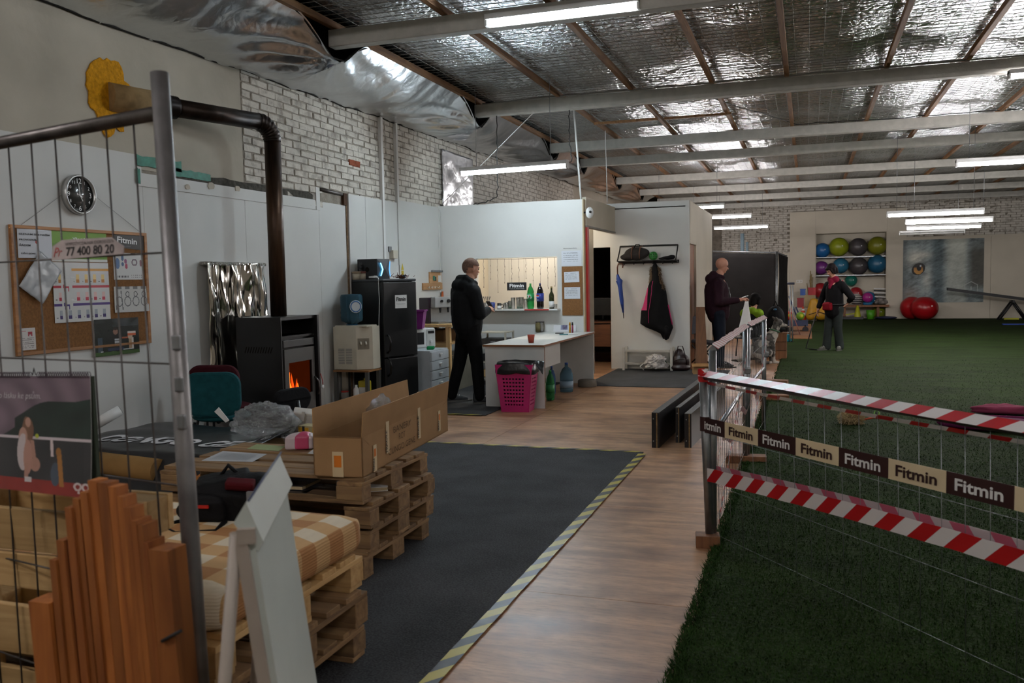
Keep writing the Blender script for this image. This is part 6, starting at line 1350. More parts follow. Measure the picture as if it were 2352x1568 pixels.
def bagf(u, v):
    a = u*2*math.pi; c_, s_ = math.cos(a), math.sin(a); k = (abs(c_)**4+abs(s_)**4)**-.25
    if v < .35: q = v/.35; r = (.66+.26*q); z = .12+.44*q
    else: q = (v-.35)/.65; r = .92+.16*math.sin(min(q*2.2, 1.57)); z = .56+.03*math.sin(min(1, q*3)*3.14)-(.09+.05*max(0, nz(u*5, 3)+.35))*q
    return (.222*k*c_*r, .168*k*s_*r, z+.006*nz(a*3, v*9)) if True else None
t.part('bin_bag', MB().grid(bagf, 72, 20), m_bag, sol=.003)
t.part('bag_corner', MB().grid(lambda u, v: (.23+.09*u, -.02+.03*nz(u*3, v*3)-.1*(v-.5), .585-.01*u-.12*v*u-.02*v), 8, 8), m_bag, sol=.003)
# ---- bottles under the counter
gp = mat('green_pet_empty', '#4fb06a', .1, trans=.75, ior=1.15)
for k, (x, y, l) in enumerate(((-3.1, 10.15, 'nearest empty green bottle under the counter'), (-3.18, 10.32, 'second empty green bottle under the counter'), (-3.05, 10.42, 'third empty green bottle under the counter'), (-3.2, 10.55, 'farthest empty green bottle under the counter'))):
    bottle((x, y, .008), pet, gp, l, [(.1, .2, .0535, mat('green_label_dim', '#2f7a48', .5))], mat('green_cap', '#2f9a4a', .4))
bottle((-3.08, 11.3, .0), [(0, 0), (.085, 0), (.09, .04), (.086, .1), (.09, .16), (.088, .24), (.06, .31), (.022, .34), (.022, .37), (0, .37)], mat('blue_jug', '#7fa8c0', .1, trans=.7, ior=1.15), 'large blue water jug under the counter', [(.06, .15, .0905, mat('pale_blue_label', '#8aa3b5', .5))], mat('blue_cap', '#2a4f9a', .4), 'water_jug')
bottle((-3.2, 11.0, .0), pet, mat('blue_pet', '#5a78a8', .1, trans=.6, ior=1.15), 'slim blue bottle behind the water jug', [], mat('blue_cap', '#2a4f9a', .4))
p = G(1345, 889); single('door_stop', MB().lathe([(0, 0), (.13, 0), (.135, .01), (.13, .085), (.12, .095), (0, .095)], (p.x, p.y+.1, 0), 26), mat('grey_concrete', '#6d665c', .9, var=.15, bump=.3), 'round grey concrete disc on the floor at the partition end', 'weight')
# ================================================================ CLOAKROOM WALL
CF = CY-.002
def onc(px, py, d=0.0): return PY(px, py, CY-d)
m_rack = mat('black_rack_metal', '#1a1918', .4, metal=.3)
a, b_ = onc(1425, 566, .0), onc(1557, 562, .0); zt, zb = a.z, onc(1490, 602, .0).z; dp = .26
t = Thing('coat_rack', ((a.x+b_.x)/2, CY-dp/2, zb), 'black wall coat rack with hat shelf', 'coat rack')
t.part('back_rail', MB().tube([(a.x, CF-.015, zt), (b_.x, CF-.015, zt)], .013, 8), m_rack, world=True); t.part('hook_rail', MB().bb(a.x-.03, b_.x+.02, CF-.03, CF-.002, zb-.02, zb+.03), m_rack, world=True)
for k in range(4): y = CF-.06-.06*k; t.part('shelf_bar', MB().tube([(a.x-.0, y, zb+.02), (b_.x, y, zb+.02)], .008, 6), m_rack, world=True)
for x in (a.x, b_.x): t.part('bracket', MB().tube([(x, CF-.015, zt), (x, CF-.05, zt-.06), (x, CF-dp, zb+.02), (x, CF-.015, zb+.0)], .012, 6), m_rack, world=True)
for k in range(6): x = a.x+.08+(b_.x-a.x-.16)*k/5; t.part('hook', MB().tube([(x, CF-.03, zb), (x, CF-.07, zb-.03), (x, CF-.09, zb-.005)], .008, 6), m_rack, world=True)
SHZ = zb+.03
p = onc(1462, 585, .13); t = Thing('travel_bag', (p.x, CY-.15, SHZ), 'dark grey and brown duffel bag on the rack shelf', 'bag')
t.part('body', blob(MB().ell((0, 0, .11), (.2, .11, .11)).ell((-.12, 0, .06), (.15, .11, .06)).ell((.1, 0, .12), (.12, .09, .08)), .012, 5), None); t.o.children[0].data.materials.append(mat('charcoal_canvas', '#33302f', .85, var=.2, bump=.2))
for x in (-.06, .07): t.part('strap', MB().tube([(x, -.09, .03), (x, -.118, .12), (x+.01, -.06, .22), (x+.03, .02, .235)], .011, 6), mat('brown_leather_strap', '#5b3a28', .6))
t.part('handle', MB().tube([(-.03, -.03, .21), (0, -.03, .26), (.05, -.03, .26), (.08, -.03, .21)], .009, 6), m_cloth)
p = onc(1501, 590, .13); t = Thing('toy_ball', (p.x, CY-.15, SHZ), 'green openwork toy ball on the rack shelf', 'ball')
for i in range(6): t.part('ring', MB().tube([Vector((0, 0, .068))+Matrix.Rotation(R(30*i), 3, 'Z') @ Vector((.066*math.cos(k*.42), 0, .066*math.sin(k*.42))) for k in range(15)], .007, 5, closed=True), mat('green_rubber', '#2f8a3a', .5))
for z in (.035, .068, .1): rr = math.sqrt(max(.0001, .066**2-(z-.068)**2)); t.part('ring', MB().tube([(rr*math.cos(k*.35), rr*math.sin(k*.35), z) for k in range(18)], .007, 5, closed=True), mat('green_rubber', '#2f8a3a', .5))
p = onc(1535, 592, .13); t = Thing('knitted_hat', (p.x, CY-.15, SHZ), 'black folded gloves at the right end of the rack shelf', 'gloves'); t.part('glove', blob(MB().ell((0, 0, .03), (.12, .07, .03)).ell((.06, 0, .05), (.06, .05, .03)).ell((-.09, 0, .02), (.07, .05, .02)), .012, 4), None); t.o.children[0].data.materials.append(m_cloth)
# umbrella
A = onc(1423, 612, .1); B_ = onc(1432, 731, .1); t = Thing('umbrella', (B_.x, CY-.1, B_.z), 'rolled blue umbrella with curved brown handle hanging from the rack', 'umbrella')
P = lambda px, py: onc(px, py, .1)
t.part('handle', MB().tube([P(1430, 615), P(1431, 608), P(1427, 604), P(1420, 606), P(1418, 614), P(1418.5, 630)], .011, 8), mat('brown_handle', '#5b2f1c', .35), world=True)
pts = [P(1418.5, 630), P(1420, 640), P(1424, 645), P(1424, 655), P(1428, 690), P(1431.5, 718)]; t.part('canopy', MB().tube(pts, [.018, .034, .045, .036, .033, .012], 10), mat('royal_blue_nylon', '#1c3f8f', .5, var=.25, scale=30, stretch=(6, 6, .5)), world=True)
for dx in (-6, 6): t.part('canopy_fold', MB().tube([P(1422+dx*.2, 643), P(1422+dx, 646), P(1423+dx*.6, 652), P(1427+dx*.3, 680)], [.008, .012, .014, .004], 6), mat('royal_blue_nylon', '#1c3f8f', .5), world=True)
t.part('ferrule', MB().tube([P(1431.5, 716), P(1432.5, 731)], [.009, .006], 6), m_black, world=True)
# coat
def cz(px, py, d=.08): return onc(px, py, d)
t = Thing('winter_coat', (cz(1505, 775).x, CY-.08, cz(1505, 778).z), 'black winter coat with pink sleeve panel and fur hood on the rack', 'coat')
LC = [(604, 1502), (618, 1495), (640, 1496), (655, 1489), (680, 1483), (700, 1478), (715, 1472), (743, 1470), (752, 1484), (760, 1505), (766, 1517), (778, 1523)]
RC = [(604, 1507), (618, 1515), (640, 1518), (655, 1523), (668, 1530), (700, 1535), (730, 1541), (752, 1546), (765, 1541), (778, 1536)]
def at_(tab, y):
    for (a, x), (b_, w_) in zip(tab[:-1], tab[1:]):
        if y <= b_: return x+(w_-x)*(y-a)/(b_-a)
    return tab[-1][1]
def coatf(y, ang, k=1.0):
    l, r_ = at_(LC, y), at_(RC, y); q = cz((l+r_)/2, y, .105); hw = (r_-l)/2*14.2/F_PX*k; dp = (.03+.05*smoothstep(604, 660, y))*(1-.6*smoothstep(752, 778, y))*k
    f_ = 1+.10*nz(ang*2.2, y*.035)+.07*math.sin(ang*7+y*.05)*smoothstep(640, 700, y); return Vector((q.x+hw*math.cos(ang)*(.97+.03*f_), q.y+dp*math.sin(ang)*f_, q.z))
m_cn = mat('black_padded_nylon', '#0a0a0c', .75, var=.3, bump=.5, bscale=12); m_pk = mat('hot_pink_nylon', '#b01a5e', .6)
t.part('shell', MB().grid(lambda u, v: coatf(604+174*v, u*2*math.pi), 40, 60), m_cn, world=True)
t.part('pink_sleeve', MB().grid(lambda u, v: coatf(660+52*v, math.pi+(u-.5)*(1.0+1.0*v), 1.03), 12, 16), m_pk, world=True)
t.part('sleeve_cuff', MB().cap(cz(1531, 752, .15), cz(1530, 776, .14), .04, .034), m_cn, world=True)
t.part('pink_lining', MB().tube([coatf(y, -.15, 1.02) for y in (700, 715, 730, 745)], .01, 6), m_pk, world=True)
t.part('zip', MB().tube([coatf(y, -2.0, 1.03) for y in range(645, 745, 12)], .005, 5), m_pk, world=True)
mb = MB(); rr = random.Random(4)
for k in range(520):
    s_ = rr.choice((0, 1)); y = 612+(34 if s_ else 50)*rr.random(); a = coatf(y, math.pi+rr.uniform(-.3, .8) if s_ else rr.uniform(-.8, .3)); mb.cyl(a, a+Vector(((.5-s_)*.09*rr.random(), -.03*rr.random(), rr.uniform(-.05, .01))), .004, .001, n=3, cap=False)
t.part('fur_trim', mb, mat('grey_brown_fur', '#6b5a48', .9, var=.4), world=True, kind='stuff')
# shoe rack
x0, x1 = onc(1436, 850, .15).x, onc(1545, 850, .15).x; t = Thing('shoe_rack', ((x0+x1)/2, CY-.15, 0), 'low white wooden shoe rack under the coats', 'shoe rack')
m_wr = mat('white_painted_wood', '#b3afa6', .55)
for x in (x0, x1):
    for y in (CY-.27, CY-.03): t.part('post', MB().bb(x-.02, x+.02, y-.02, y+.02, .008, .38), m_wr, world=True)
for z in (.10, .31):
    for k in range(3): t.part('slat', MB().bb(x0, x1, CY-.28+.085*k, CY-.28+.085*k+.06, z, z+.018), m_wr, world=True)
p = G(1508, 852); t = Thing('carrier_bag', (p.x, p.y-.08, .008), 'white printed carrier bag slumped before the shoe rack', 'bag'); mb = crumple((0, 0, .12), (.16, .13, .13), 5.2, 26, 18, .35); t.part('bag', mb, mat('white_print_bag', '#a9a4a0', .5, var=.45, scale=14)); t.part('handle', MB().tube([(-.05, -.06, .2), (-.02, -.08, .26), (.03, -.06, .21)], .007, 5), m_white); t.part('handle', MB().tube([(-.18, -.05, .02), (-.24, -.08, .08), (-.2, -.04, .12)], .008, 5), m_white)
for k, (x, c_, l) in enumerate(((-.02, 'left', 'left green clog on the lower rack shelf'), (.1, 'right', 'right green clog on the lower rack shelf'))):
    t = Thing('clog', (x1-.24+x*.9, CY-.16, .118), l, 'shoe', group='pair of green clogs'); t.part('upper', blob(MB().ell((0, -.04, .035), (.042, .07, .04)).ell((0, .06, .025), (.036, .06, .03)), .01, 3), None); t.o.children[0].data.materials.append(mat('dark_green_rubber', '#14543f', .5)); t.part('sole', MB().bb(-.04, .04, -.1, .11, 0, .014, bev=.006), mat('dark_green_rubber', '#14543f', .5))
p = G(1563, 852); t = Thing('leather_bag', (p.x, p.y, .008), 'dark brown leather bag on the floor right of the shoe rack', 'bag')
t.part('body', blob(MB().ell((0, 0, .14), (.15, .10, .15)).ell((0, 0, .05), (.17, .12, .06)).ell((-.02, 0, .26), (.08, .07, .10)), .014, 6), None); t.o.children[0].data.materials.append(mat('oxblood_leather', '#241314', .35, var=.3))
t.part('handle', MB().tube([(-.05, -.06, .28), (-.03, -.05, .40), (.04, -.04, .40), (.09, -.06, .24), (.12, -.08, .1)], .009, 6), mat('oxblood_leather', '#241314', .35)); t.part('zip_pocket', MB().tube([(-.11, -.09, .16), (0, -.11, .2), (.09, -.1, .2)], .006, 5), m_steel)
# office seen through the doorway
t = Thing('office_desk', (-3.45, 15.6, 0), 'brown desk in the dark office behind the doorway', 'desk'); m_dk = wood('desk_brown', '#5b3520', '#75492c', .5, 'x')
t.part('top', MB().bb(-4.3, -3.3, 15.3, 16.0, .72, .75), m_dk, world=True); t.part('side', MB().bb(-3.34, -3.3, 15.3, 16.0, 0, .72), m_dk, world=True); t.part('drawer_front', MB().bb(-4.0, -3.34, 15.29, 15.32, .3, .70), m_dk, world=True); t.part('side', MB().bb(-4.3, -4.26, 15.3, 16.0, 0, .72), m_dk, world=True)
t = Thing('monitor', (-3.55, 15.6, .75), 'black computer monitor on the office desk', 'monitor'); t.part('screen', MB().box((0, 0, .26), (.42, .03, .32), rotm(.1), bev=.008), m_black); t.part('stand', MB().cyl((0, .02, .0), (0, .02, .12), .02, n=8), m_black); t.part('foot', MB().cyl((0, .02, 0), (0, .02, .012), .09, n=16), m_black)
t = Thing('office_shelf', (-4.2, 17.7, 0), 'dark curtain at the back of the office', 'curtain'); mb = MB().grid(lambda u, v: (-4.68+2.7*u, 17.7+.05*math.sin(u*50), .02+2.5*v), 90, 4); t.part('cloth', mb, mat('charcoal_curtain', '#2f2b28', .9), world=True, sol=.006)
# leaning boards and a folded chair right of the cloakroom block
m_brown = wood('brown_board', '#6b4428', '#8a5c38', .6, 'z')
p = G(1607, 848); single('leaning_board', MB().hexa([Vector((p.x-.07, p.y, 0)), Vector((p.x+.13, p.y, 0)), Vector((p.x+.13, p.y+.03, 0)), Vector((p.x-.07, p.y+.03, 0))], [Vector(q)+Vector((p.x, p.y+.12, 1.02)) for q in ((-.07, 0, 0), (.07, 0, 0), (.07, .03, 0), (-.07, .03, 0))]), m_brown, 'brown wooden board leaning behind the man in maroon', 'board')
t = Thing('folded_chair', (-1.66, 14.98, 0), 'grey folding chair beside the brown door', 'chair', rz=R(80)); m_cg = mat('grey_upholstery', '#4a4b50', .85)
t.part('seat', MB().box((0, 0, .42), (.4, .4, .05), rotm(0, .1), bev=.02), m_cg); t.part('backrest', MB().box((0, .2, .70), (.4, .05, .3), rotm(0, -.1), bev=.02), m_cg)
for sx in (-.18, .18): t.part('leg', MB().tube([(sx, .22, .8), (sx, .18, .4), (sx, -.2, 0)], .012, 6), m_black); t.part('leg', MB().tube([(sx, -.18, .42), (sx, .24, 0)], .012, 6), m_black)
p = G(1612, 860); t = Thing('cardboard_carton', (p.x+.0, p.y+.1, .0), 'low brown carton on the floor by the mesh fence', 'carton'); t.part('box', MB().box((0, 0, .07), (.3, .22, .14), rotm(.2)), m_card); t.part('flap', MB().box((0, -.12, .15), (.3, .1, .005), rotm(.2, .4)), m_cardin)
# ================================================================ BLACK BOARDS BY THE FENCE
m_film = mat('black_film_ply', '#17171a', .35, var=.15); m_ply = mat('ply_edge', '#8a7350', .7, var=.3, scale=50)
for k, (x0, x1, y0, L, h, l) in enumerate(((-1.31, -1.245, 7.66, 2.9, .31, 'longest black panel board standing leftmost by the fence'), (-1.14, -1.10, 7.95, 2.4, .32, 'middle black panel board standing by the fence'), (-1.03, -.97, 7.73, 2.2, .30, 'black panel board on edge nearest the fence post'))):
    t = Thing('panel_board', ((x0+x1)/2, y0+L/2, 0), l, 'board', group='black boards by the fence'); dx = .10
    for nm, xa, xb, mt in (('face', x0, x0+(x1-x0)*.6, m_film), ('core', x0+(x1-x0)*.6, x0+(x1-x0)*.78, m_ply), ('face', x0+(x1-x0)*.78, x1, m_film)):
        t.part(nm, MB().hexa([(xa, y0, 0), (xb, y0, 0), (xb+dx, y0+L, 0), (xa+dx, y0+L, 0)], [(xa, y0, h), (xb, y0, h), (xb+dx, y0+L, h), (xa+dx, y0+L, h)]), mt, world=True)
    t.part('edge_strip', MB().hexa([(x0, y0, h), (x1, y0, h), (x1+dx, y0+L, h), (x0+dx, y0+L, h)], [(x0, y0, h+.006), (x1, y0, h+.006), (x1+dx, y0+L, h+.006), (x0+dx, y0+L, h+.006)]), mat('worn_grey_edge', '#4c4a48', .5), world=True)
    if k == 2:
        for j in range(5): yy = y0+.28+.3*j; t.part('rib', MB().bb(x1+.012*j+.002, x1+.012*j+.012, yy, yy+.02, .02, h-.01), m_ply, world=True)
    for z in (.06, h-.05): t.part('screw', MB().cyl((x0+.015, y0-.002, z), (x0+.015, y0, z), .006, n=8), m_galv, world=True)
# ================================================================ LOW MESH FENCE WITH BARRIER TAPE
m_rw = stripes('red_white_barrier_tape', '#b5121a', '#dedad8', 5.5, -6.0, .3, .5)
m_rwd = stripes('red_white_fine_tape', '#b04048', '#c3bdbb', 9.0, 12.0, .35, .45)
FP = Vector((-.515, 4.9, 0)); FE = Vector((.71, 3.38, 0)); fdv = (FE-FP).normalized(); fnv = Vector((fdv.y, -fdv.x, 0)); fnv = fnv if fnv.y < 0 else -fnv; FLn = 3.5; FTZ = .955
t = Thing('barrier_fence', FP, 'low mesh barrier wrapped in red and white tape and Fitmin tape', 'fence')
lean = Vector((-.035, 0, 0))
t.part('post', MB().cyl(FP+ZV*.06, FP+lean+ZV*(FTZ+.02), .024, n=16), m_galv, world=True); t.part('post', MB().cyl(FP+fdv*FLn, FP+fdv*FLn+ZV*FTZ, .022, n=16), m_galv, world=True)
T0 = FP+lean*.95+ZV*FTZ
t.part('top_rail', MB().cyl(T0, FP+fdv*FLn+ZV*FTZ, .019, n=14), m_steel, world=True)
def onb_(s_, z): return FP+lean*(z/FTZ)*(1-s_/FLn)+fdv*s_+ZV*z
for k in range(1, 33): s_ = .108*k; t.part('wire', MB().cyl(onb_(s_, .03), onb_(s_, FTZ), .0013, n=5), m_galv, world=True)
for z in (.08, .36, .64): t.part('wire', MB().cyl(onb_(0, z), onb_(FLn, z), .0013, n=5), m_galv, world=True)
t.part('foot_block', MB().box(FP+Vector((-.01, -.02, .035)), (.13, .1, .07), rotm(.15), bev=.004), m_brown, world=True)
# tape spiralling on the rail
P = []; D = []
for i in range(260):
    s_ = FLn*i/259; a = .9+.15*math.sin(s_*3); c_ = onb_(s_, FTZ); P.append(c_+fnv*.022*math.cos(a)+ZV*.022*math.sin(a)); D.append(-fnv*math.sin(a)+ZV*math.cos(a))
ribbon_part(t, 'rail_tape', P, .05, D, m_rw)
P = [onb_(FLn*i/60, FTZ-.036-.008*math.sin(FLn*i/60*1.7)-.012*i/60)-fnv*.012 for i in range(61)]; ribbon_part(t, 'hanging_tape', P, .022, ZV*.7+fnv*.5, m_rw)
P = [onb_(0, .96+.0*i)+Vector((.028*math.cos(a), -.028*math.sin(a), .0)) for i, a in enumerate([j*.5 for j in range(-2, 12)])]; ribbon_part(t, 'post_tape', P, .07, ZV, m_rw)
zf = lambda s_: .685+.017*s_; zl = lambda s_: .405+.075*s_-.012*s_*s_
P = [onb_(.01+FLn*i/80, zl(FLn*i/80)+.004*nz(i*.3))+fnv*.012 for i in range(81)]; ribbon_part(t, 'lower_tape', P, .075, ZV, m_rw)
P = [onb_(.05+FLn*i/80, zl(FLn*i/80)+.018+.006*min(1, i/40))-fnv*.03 for i in range(81)]; ribbon_part(t, 'rear_tape', P, .07, ZV, stripes('pale_rear_tape', '#b0566a', '#b9aeb0', 5.5, 4.4, .35, .5))
m_tb = mat('dark_brown_tape', '#331a1a', .4, var=.05); m_tc = mat('cream_tape', '#dfcda8', .4, var=.05)
seg = .289; n_ = int(FLn/seg); s0 = -.078
for k in range(n_):
    a, b_ = max(.0, s0+seg*k), s0+seg*(k+1); dark = k % 2 == 0; P = [onb_(a+(b_-a)*i/8, zf(a+(b_-a)*i/8))+fnv*(.014+.001*nz(k, i*.4)) for i in range(9)]
    s_ = ribbon_part(t, 'fitmin_tape_segment', P, .085, ZV, m_tb if dark else m_tc)
    mb = MB(); zc = zf((a+b_)/2); xd_ = (onb_(b_, zf(b_))-onb_(a, zf(a))).normalized(); txt(mb, 'Fitmin', onb_((max(s0+seg*k, s0)+b_)/2, zc)+fnv*.0158, xd_, ZV, fnv, width=seg*.72, height=.047, bold=.025, center=True)
    if k: t.part('lettering', mb, m_whiteprint if dark else mat('brown_print', '#331a1a', .5), world=True, under=s_)
    else: txt(MB(), 'Fitmin', (0, 0, 0), XV, ZV, -YV, width=.1); mb = MB(); txt(mb, 'itmin', onb_(.1, zc)+fnv*.0158, xd_, ZV, fnv, width=seg*.55, height=.045, bold=.025, center=True); t.part('lettering', mb, m_whiteprint, world=True, under=s_)
P = [FP+lean*.7+Vector((.028*math.cos(j*.5), -.028*math.sin(j*.5), .69)) for j in range(-1, 10)]; ribbon_part(t, 'tape_wrap', P, .08, ZV, m_tb)
# receding panels along the walkway
def side_panel(y0, y1, x0, x1, zt, label, nwire, tape_=True):
    A, B_ = Vector((x0, y0, 0)), Vector((x1, y1, 0)); d = (B_-A); L = d.length; d.normalize(); nn = Vector((d.y, -d.x, 0))
    t = Thing('mesh_barrier', A, label, 'fence')
    for p in (A, B_): t.part('post', MB().cyl(p+ZV*.0, p+ZV*zt, .021, n=14), m_galv, world=True)
    t.part('top_rail', MB().cyl(A+ZV*zt, B_+ZV*zt, .02, n=12), m_galv, world=True); t.part('middle_rail', MB().cyl(A+ZV*.62, B_+ZV*.62, .014, n=10), m_galv, world=True)
    for k in range(1, nwire): s_ = L*k/nwire; t.part('wire', MB().cyl(A+d*s_+ZV*.05, A+d*s_+ZV*(zt-.01), .0015, n=5), m_steel, world=True)
    for z in (.1, .35, .85): t.part('wire', MB().cyl(A+ZV*z, B_+ZV*z, .0015, n=5), m_galv, world=True)
    t.part('clamp', MB().box(B_+ZV*.75+nn*.02, (.05, .05, .05), bev=.008), m_galv, world=True)
    P = [A+d*(L*i/90)+ZV*(zt+.023*math.sin(.9+.1*math.sin(i*.35)))+nn*.023*math.cos(.9+.1*math.sin(i*.35)) for i in range(91)]; ribbon_part(t, 'rail_tape', P, .045, ZV*.62-nn*.78, m_rwd)
    P = [A+d*(L*i/60)+ZV*(.5+.05*math.sin(i*.2)-.25*abs(i/30-1)*0)+nn*.03 for i in range(61)]; ribbon_part(t, 'middle_tape', P, .04, ZV+nn*.3, m_rwd)
    P = [A+d*(.05+L*.9*i/30)+ZV*(.12+.8*i/30)+nn*.028 for i in range(31)]; ribbon_part(t, 'slanting_tape', P, .035, ZV-d*.5, m_rwd)
    return t
side_panel(4.92, 7.2, -.50, -.475, 1.10, 'nearer mesh barrier panel receding along the turf edge', 21); side_panel(7.26, 8.75, -.46, -.40, 1.10, 'farther mesh barrier panel receding along the turf edge', 14)
single('fence_foot', MB().box((-.47, 7.22, .03), (.32, .12, .06), rotm(.1), bev=.004), m_brown, 'wooden foot under the joint of the two mesh barriers', 'block'); single('fence_foot', MB().box((-.38, 10.9, .04), (.34, .14, .08), rotm(.05), bev=.004), m_brown, 'wooden block on the turf edge before the dog', 'block'); single('fence_foot', MB().box((-.45, 12.3, .05), (.4, .16, .1), rotm(-.1), bev=.004), m_brown, 'second wooden block nearer the dog paws', 'block')
# ================================================================ FAR HALL
m_scr = mat('black_screen_cloth', '#171514', .85, var=.2, bump=.15, bscale=5)
def screen(A, B_, h0, h1, label, fold=.03):
    t = Thing('fabric_screen', A, label, 'screen'); A, B_ = Vector(A), Vector(B_); d = B_-A; L = d.length; d.normalize(); nn = Vector((d.y, -d.x, 0)); nn = nn if nn.y < 0 else -nn
    for p, h in ((A, h0), (B_, h1)): t.part('post', MB().cyl(p, p+ZV*h, .022, n=10), m_galv, world=True)
    t.part('top_rail', MB().cyl(A+ZV*(h0-.03), B_+ZV*(h1-.03), .02, n=10), m_galv, world=True)
    t.part('cloth', MB().grid(lambda u, v: A+d*(L*u)+ZV*(.06+(h0+(h1-h0)*u-.12)*v)+nn*(.03+fold*nz(u*5, v*2)+.01*math.sin(u*20)), 30, 16), m_scr, world=True, sol=.004)
    for k in range(7): q = A+d*(L*(k+.5)/7)+ZV*(h0+(h1-h0)*(k+.5)/7-.04); t.part('tie', MB().tube([q+nn*.028*math.cos(a)+ZV*.028*math.sin(a) for a in [j*1.05 for j in range(6)]], .005, 4, closed=True), m_galv, world=True)
    return t
Ys = 22.4; a = PY(1614, 574, Ys+.3); b_ = PY(1782, 577, Ys); screen((a.x, Ys+.3, 0), (b_.x, Ys, 0), a.z, b_.z, 'wide black fabric screen behind the man in maroon')
c_ = PY(1806, 585, 23.6); screen((b_.x+.03, Ys+.05, 0), (c_.x, 23.6, 0), b_.z, c_.z, 'narrow black fabric screen panel turned away at the right')
single('screen_note', MB().bb(PY(1620, 620, Ys+.15).x, PY(1634, 620, Ys+.15).x, Ys+.16, Ys+.165, PY(1620, 616, Ys).z-.1, PY(1620, 606, Ys).z), m_white, 'white paper on the left of the black screen behind the man', 'paper')
for px, r, zt, l in ((1705, .05, 2.62, 'grey post rising behind the black screen'), (1716, .035, 2.4, 'short grey post beside the taller one behind the screen')):
    p = PY(px, 600, Ys+.9); single('steel_post', MB().cyl((p.x, Ys+.9, 0), (p.x, Ys+.9, zt), r, n=10), mat('blue_grey_paint', '#4d5a60', .5), l, 'post')
# ---- niche shelves and gym balls
for k, z in enumerate((PY(1950, 589, BW+.22).z, PY(1950, 631, BW+.22).z)):
    t = Thing('ball_shelf', ((NX0+NX1)/2, BW+.3, z), 'upper shelf of the niche holding exercise balls' if k == 0 else 'lower shelf of the niche holding exercise balls', 'shelf'); t.part('rail', MB().bb(NX0+.02, NX1-.02, BW+.1, BW+.14, z-.03, z), m_galv, world=True); t.part('rail', MB().bb(NX0+.02, NX1-.02, BW+.48, BW+.52, z-.03, z), m_galv, world=True); t.part('board', MB().bb(NX0+.02, NX1-.02, BW+.12, BW+.5, z-.02, z-.005), m_galv, world=True)
def ball(px, py, dpx, col, label, Y=BW+.22, rest=None, sq=1.0, ribs=False, grp='exercise balls'):
    c_ = PY(px, py, Y); dd = (c_-CAM).dot(FW); r = dpx/2*dd/F_PX; z = rest+r*sq if rest is not None else c_.z
    t = Thing('exercise_ball', (c_.x, Y, z-r*sq), label, 'ball', group=grp); mt = mat('ball_'+col[1:], col, .35, var=.06)
    prof = []; n_ = 26
    for i in range(n_+1): a = -math.pi/2+math.pi*i/n_; prof.append((max(1e-6, r*math.cos(a)*(1+.006*(i % 2))), r*sq*math.sin(a)))
    t.part('ball', MB().lathe(prof, (0, 0, r*sq), 28), mt); t.part('valve', MB().cyl((.3*r, -.93*r, r*sq*1.1), (.31*r, -.97*r, r*sq*1.1), .018, n=8), m_white); return t, r
ball(1889, 575, 34, '#1d5f9a', 'blue ball at the left of the top niche shelf'); ball(1927, 567, 43, '#8f9a1e', 'lime ball second on the top niche shelf'); ball(1971, 567, 41, '#4a4648', 'dark grey ball third on the top niche shelf'); ball(2015, 564, 42, '#7d7f1f', 'olive lime ball at the right of the top niche shelf')
ball(1887, 615, 31, '#6d2f78', 'violet ball behind the woman on the lower niche shelf'); ball(1931, 610, 35, '#2d6d8a', 'teal blue ball just right of the woman head on lower shelf'); ball(1972, 611, 41, '#444042', 'grey ball in the middle of the lower niche shelf'); ball(2015, 606, 42, '#1f5a7a', 'large petrol blue ball at the right of the lower niche shelf')
ball(1955, 644, 27, '#1b6f60', 'small green ball below the lower shelf right of the woman', Y=BW+.35); ball(1885, 667, 35, '#a3222a', 'red ball low in the niche left of the woman', Y=BW+.15); ball(1966, 674, 30, '#a3222a', 'red ball behind the striped ball on the low bench', Y=BW+.35)
# low bench across the niche
bz = PY(2000, 700, BW-.1).z; t = Thing('low_bench', (1.6, BW-.05, 0), 'low plank bench across the foot of the niche', 'bench'); t.part('plank', MB().bb(1.0, PY(2042, 700, BW-.1).x, BW-.2, BW+.3, bz-.07, bz), m_brown, world=True)
for x in (1.15, 2.2): t.part('leg', MB().bb(x, x+.08, BW-.1, BW+.25, 0.02, bz-.07), m_brown, world=True)
ball(1996, 674, 30, '#2a6f9a', 'blue ball standing on the low bench', Y=BW+.2, rest=bz); t, r = ball(1993, 686, 23, '#b02f8a', 'magenta ball before the blue one on the bench', Y=BW-.08, rest=bz+.08); 
p = PY(1993, 697, BW-.1); single('bowl_stand', MB().lathe([(0, 0), (.14, 0), (.16, .08), (.14, .085), (0, .02)], (p.x, BW-.08, bz), 20), mat('blue_bowl', '#1f6fa0', .4), 'shallow blue bowl under the magenta ball', 'bowl')
t, r = ball(1967, 687, 26, '#c9c2bb', 'white ball with black stripes on the low bench', Y=BW-.05, rest=bz, grp=None)
for k in range(5): zz = r*.96*(.35+.32*k); rr_ = math.sqrt(max(.001, r*r-(zz/.96-r)**2))+.004; t.part('stripe', MB().lathe([(rr_, zz-.02), (rr_+.003, zz-.018), (rr_+.003, zz+.018), (rr_, zz+.02)], (0, 0, 0), 24), m_ink)
ball(2018, 708, 30, '#7d8a1f', 'lime ball on the floor below the bench', Y=BW+.4, rest=.0)
p = PY(2021, 665, BW+.1); t = Thing('striped_cushion', (p.x, BW+.12, bz), 'black and white striped cushion standing on the bench', 'cushion')
for k in range(8): t.part('stripe', MB().box((.02, 0, .06+.068*k), (.42, .1, .034), rotm(0, .0, .06), bev=.005), m_white if k % 2 else m_ink); 
t.part('crumpled_cloth', crumple((.05, -.12, .1), (.2, .1, .12), 2.2, 18, 12), mat('black_white_cloth', '#77716c', .7, var=.8, scale=9))
p = G(1966, 731); t = Thing('traffic_cone', (p.x, BW-.35, .02), 'bright yellow cone standing before the bench', 'cone'); m_ycone = mat('neon_yellow', '#b5b51e', .5)
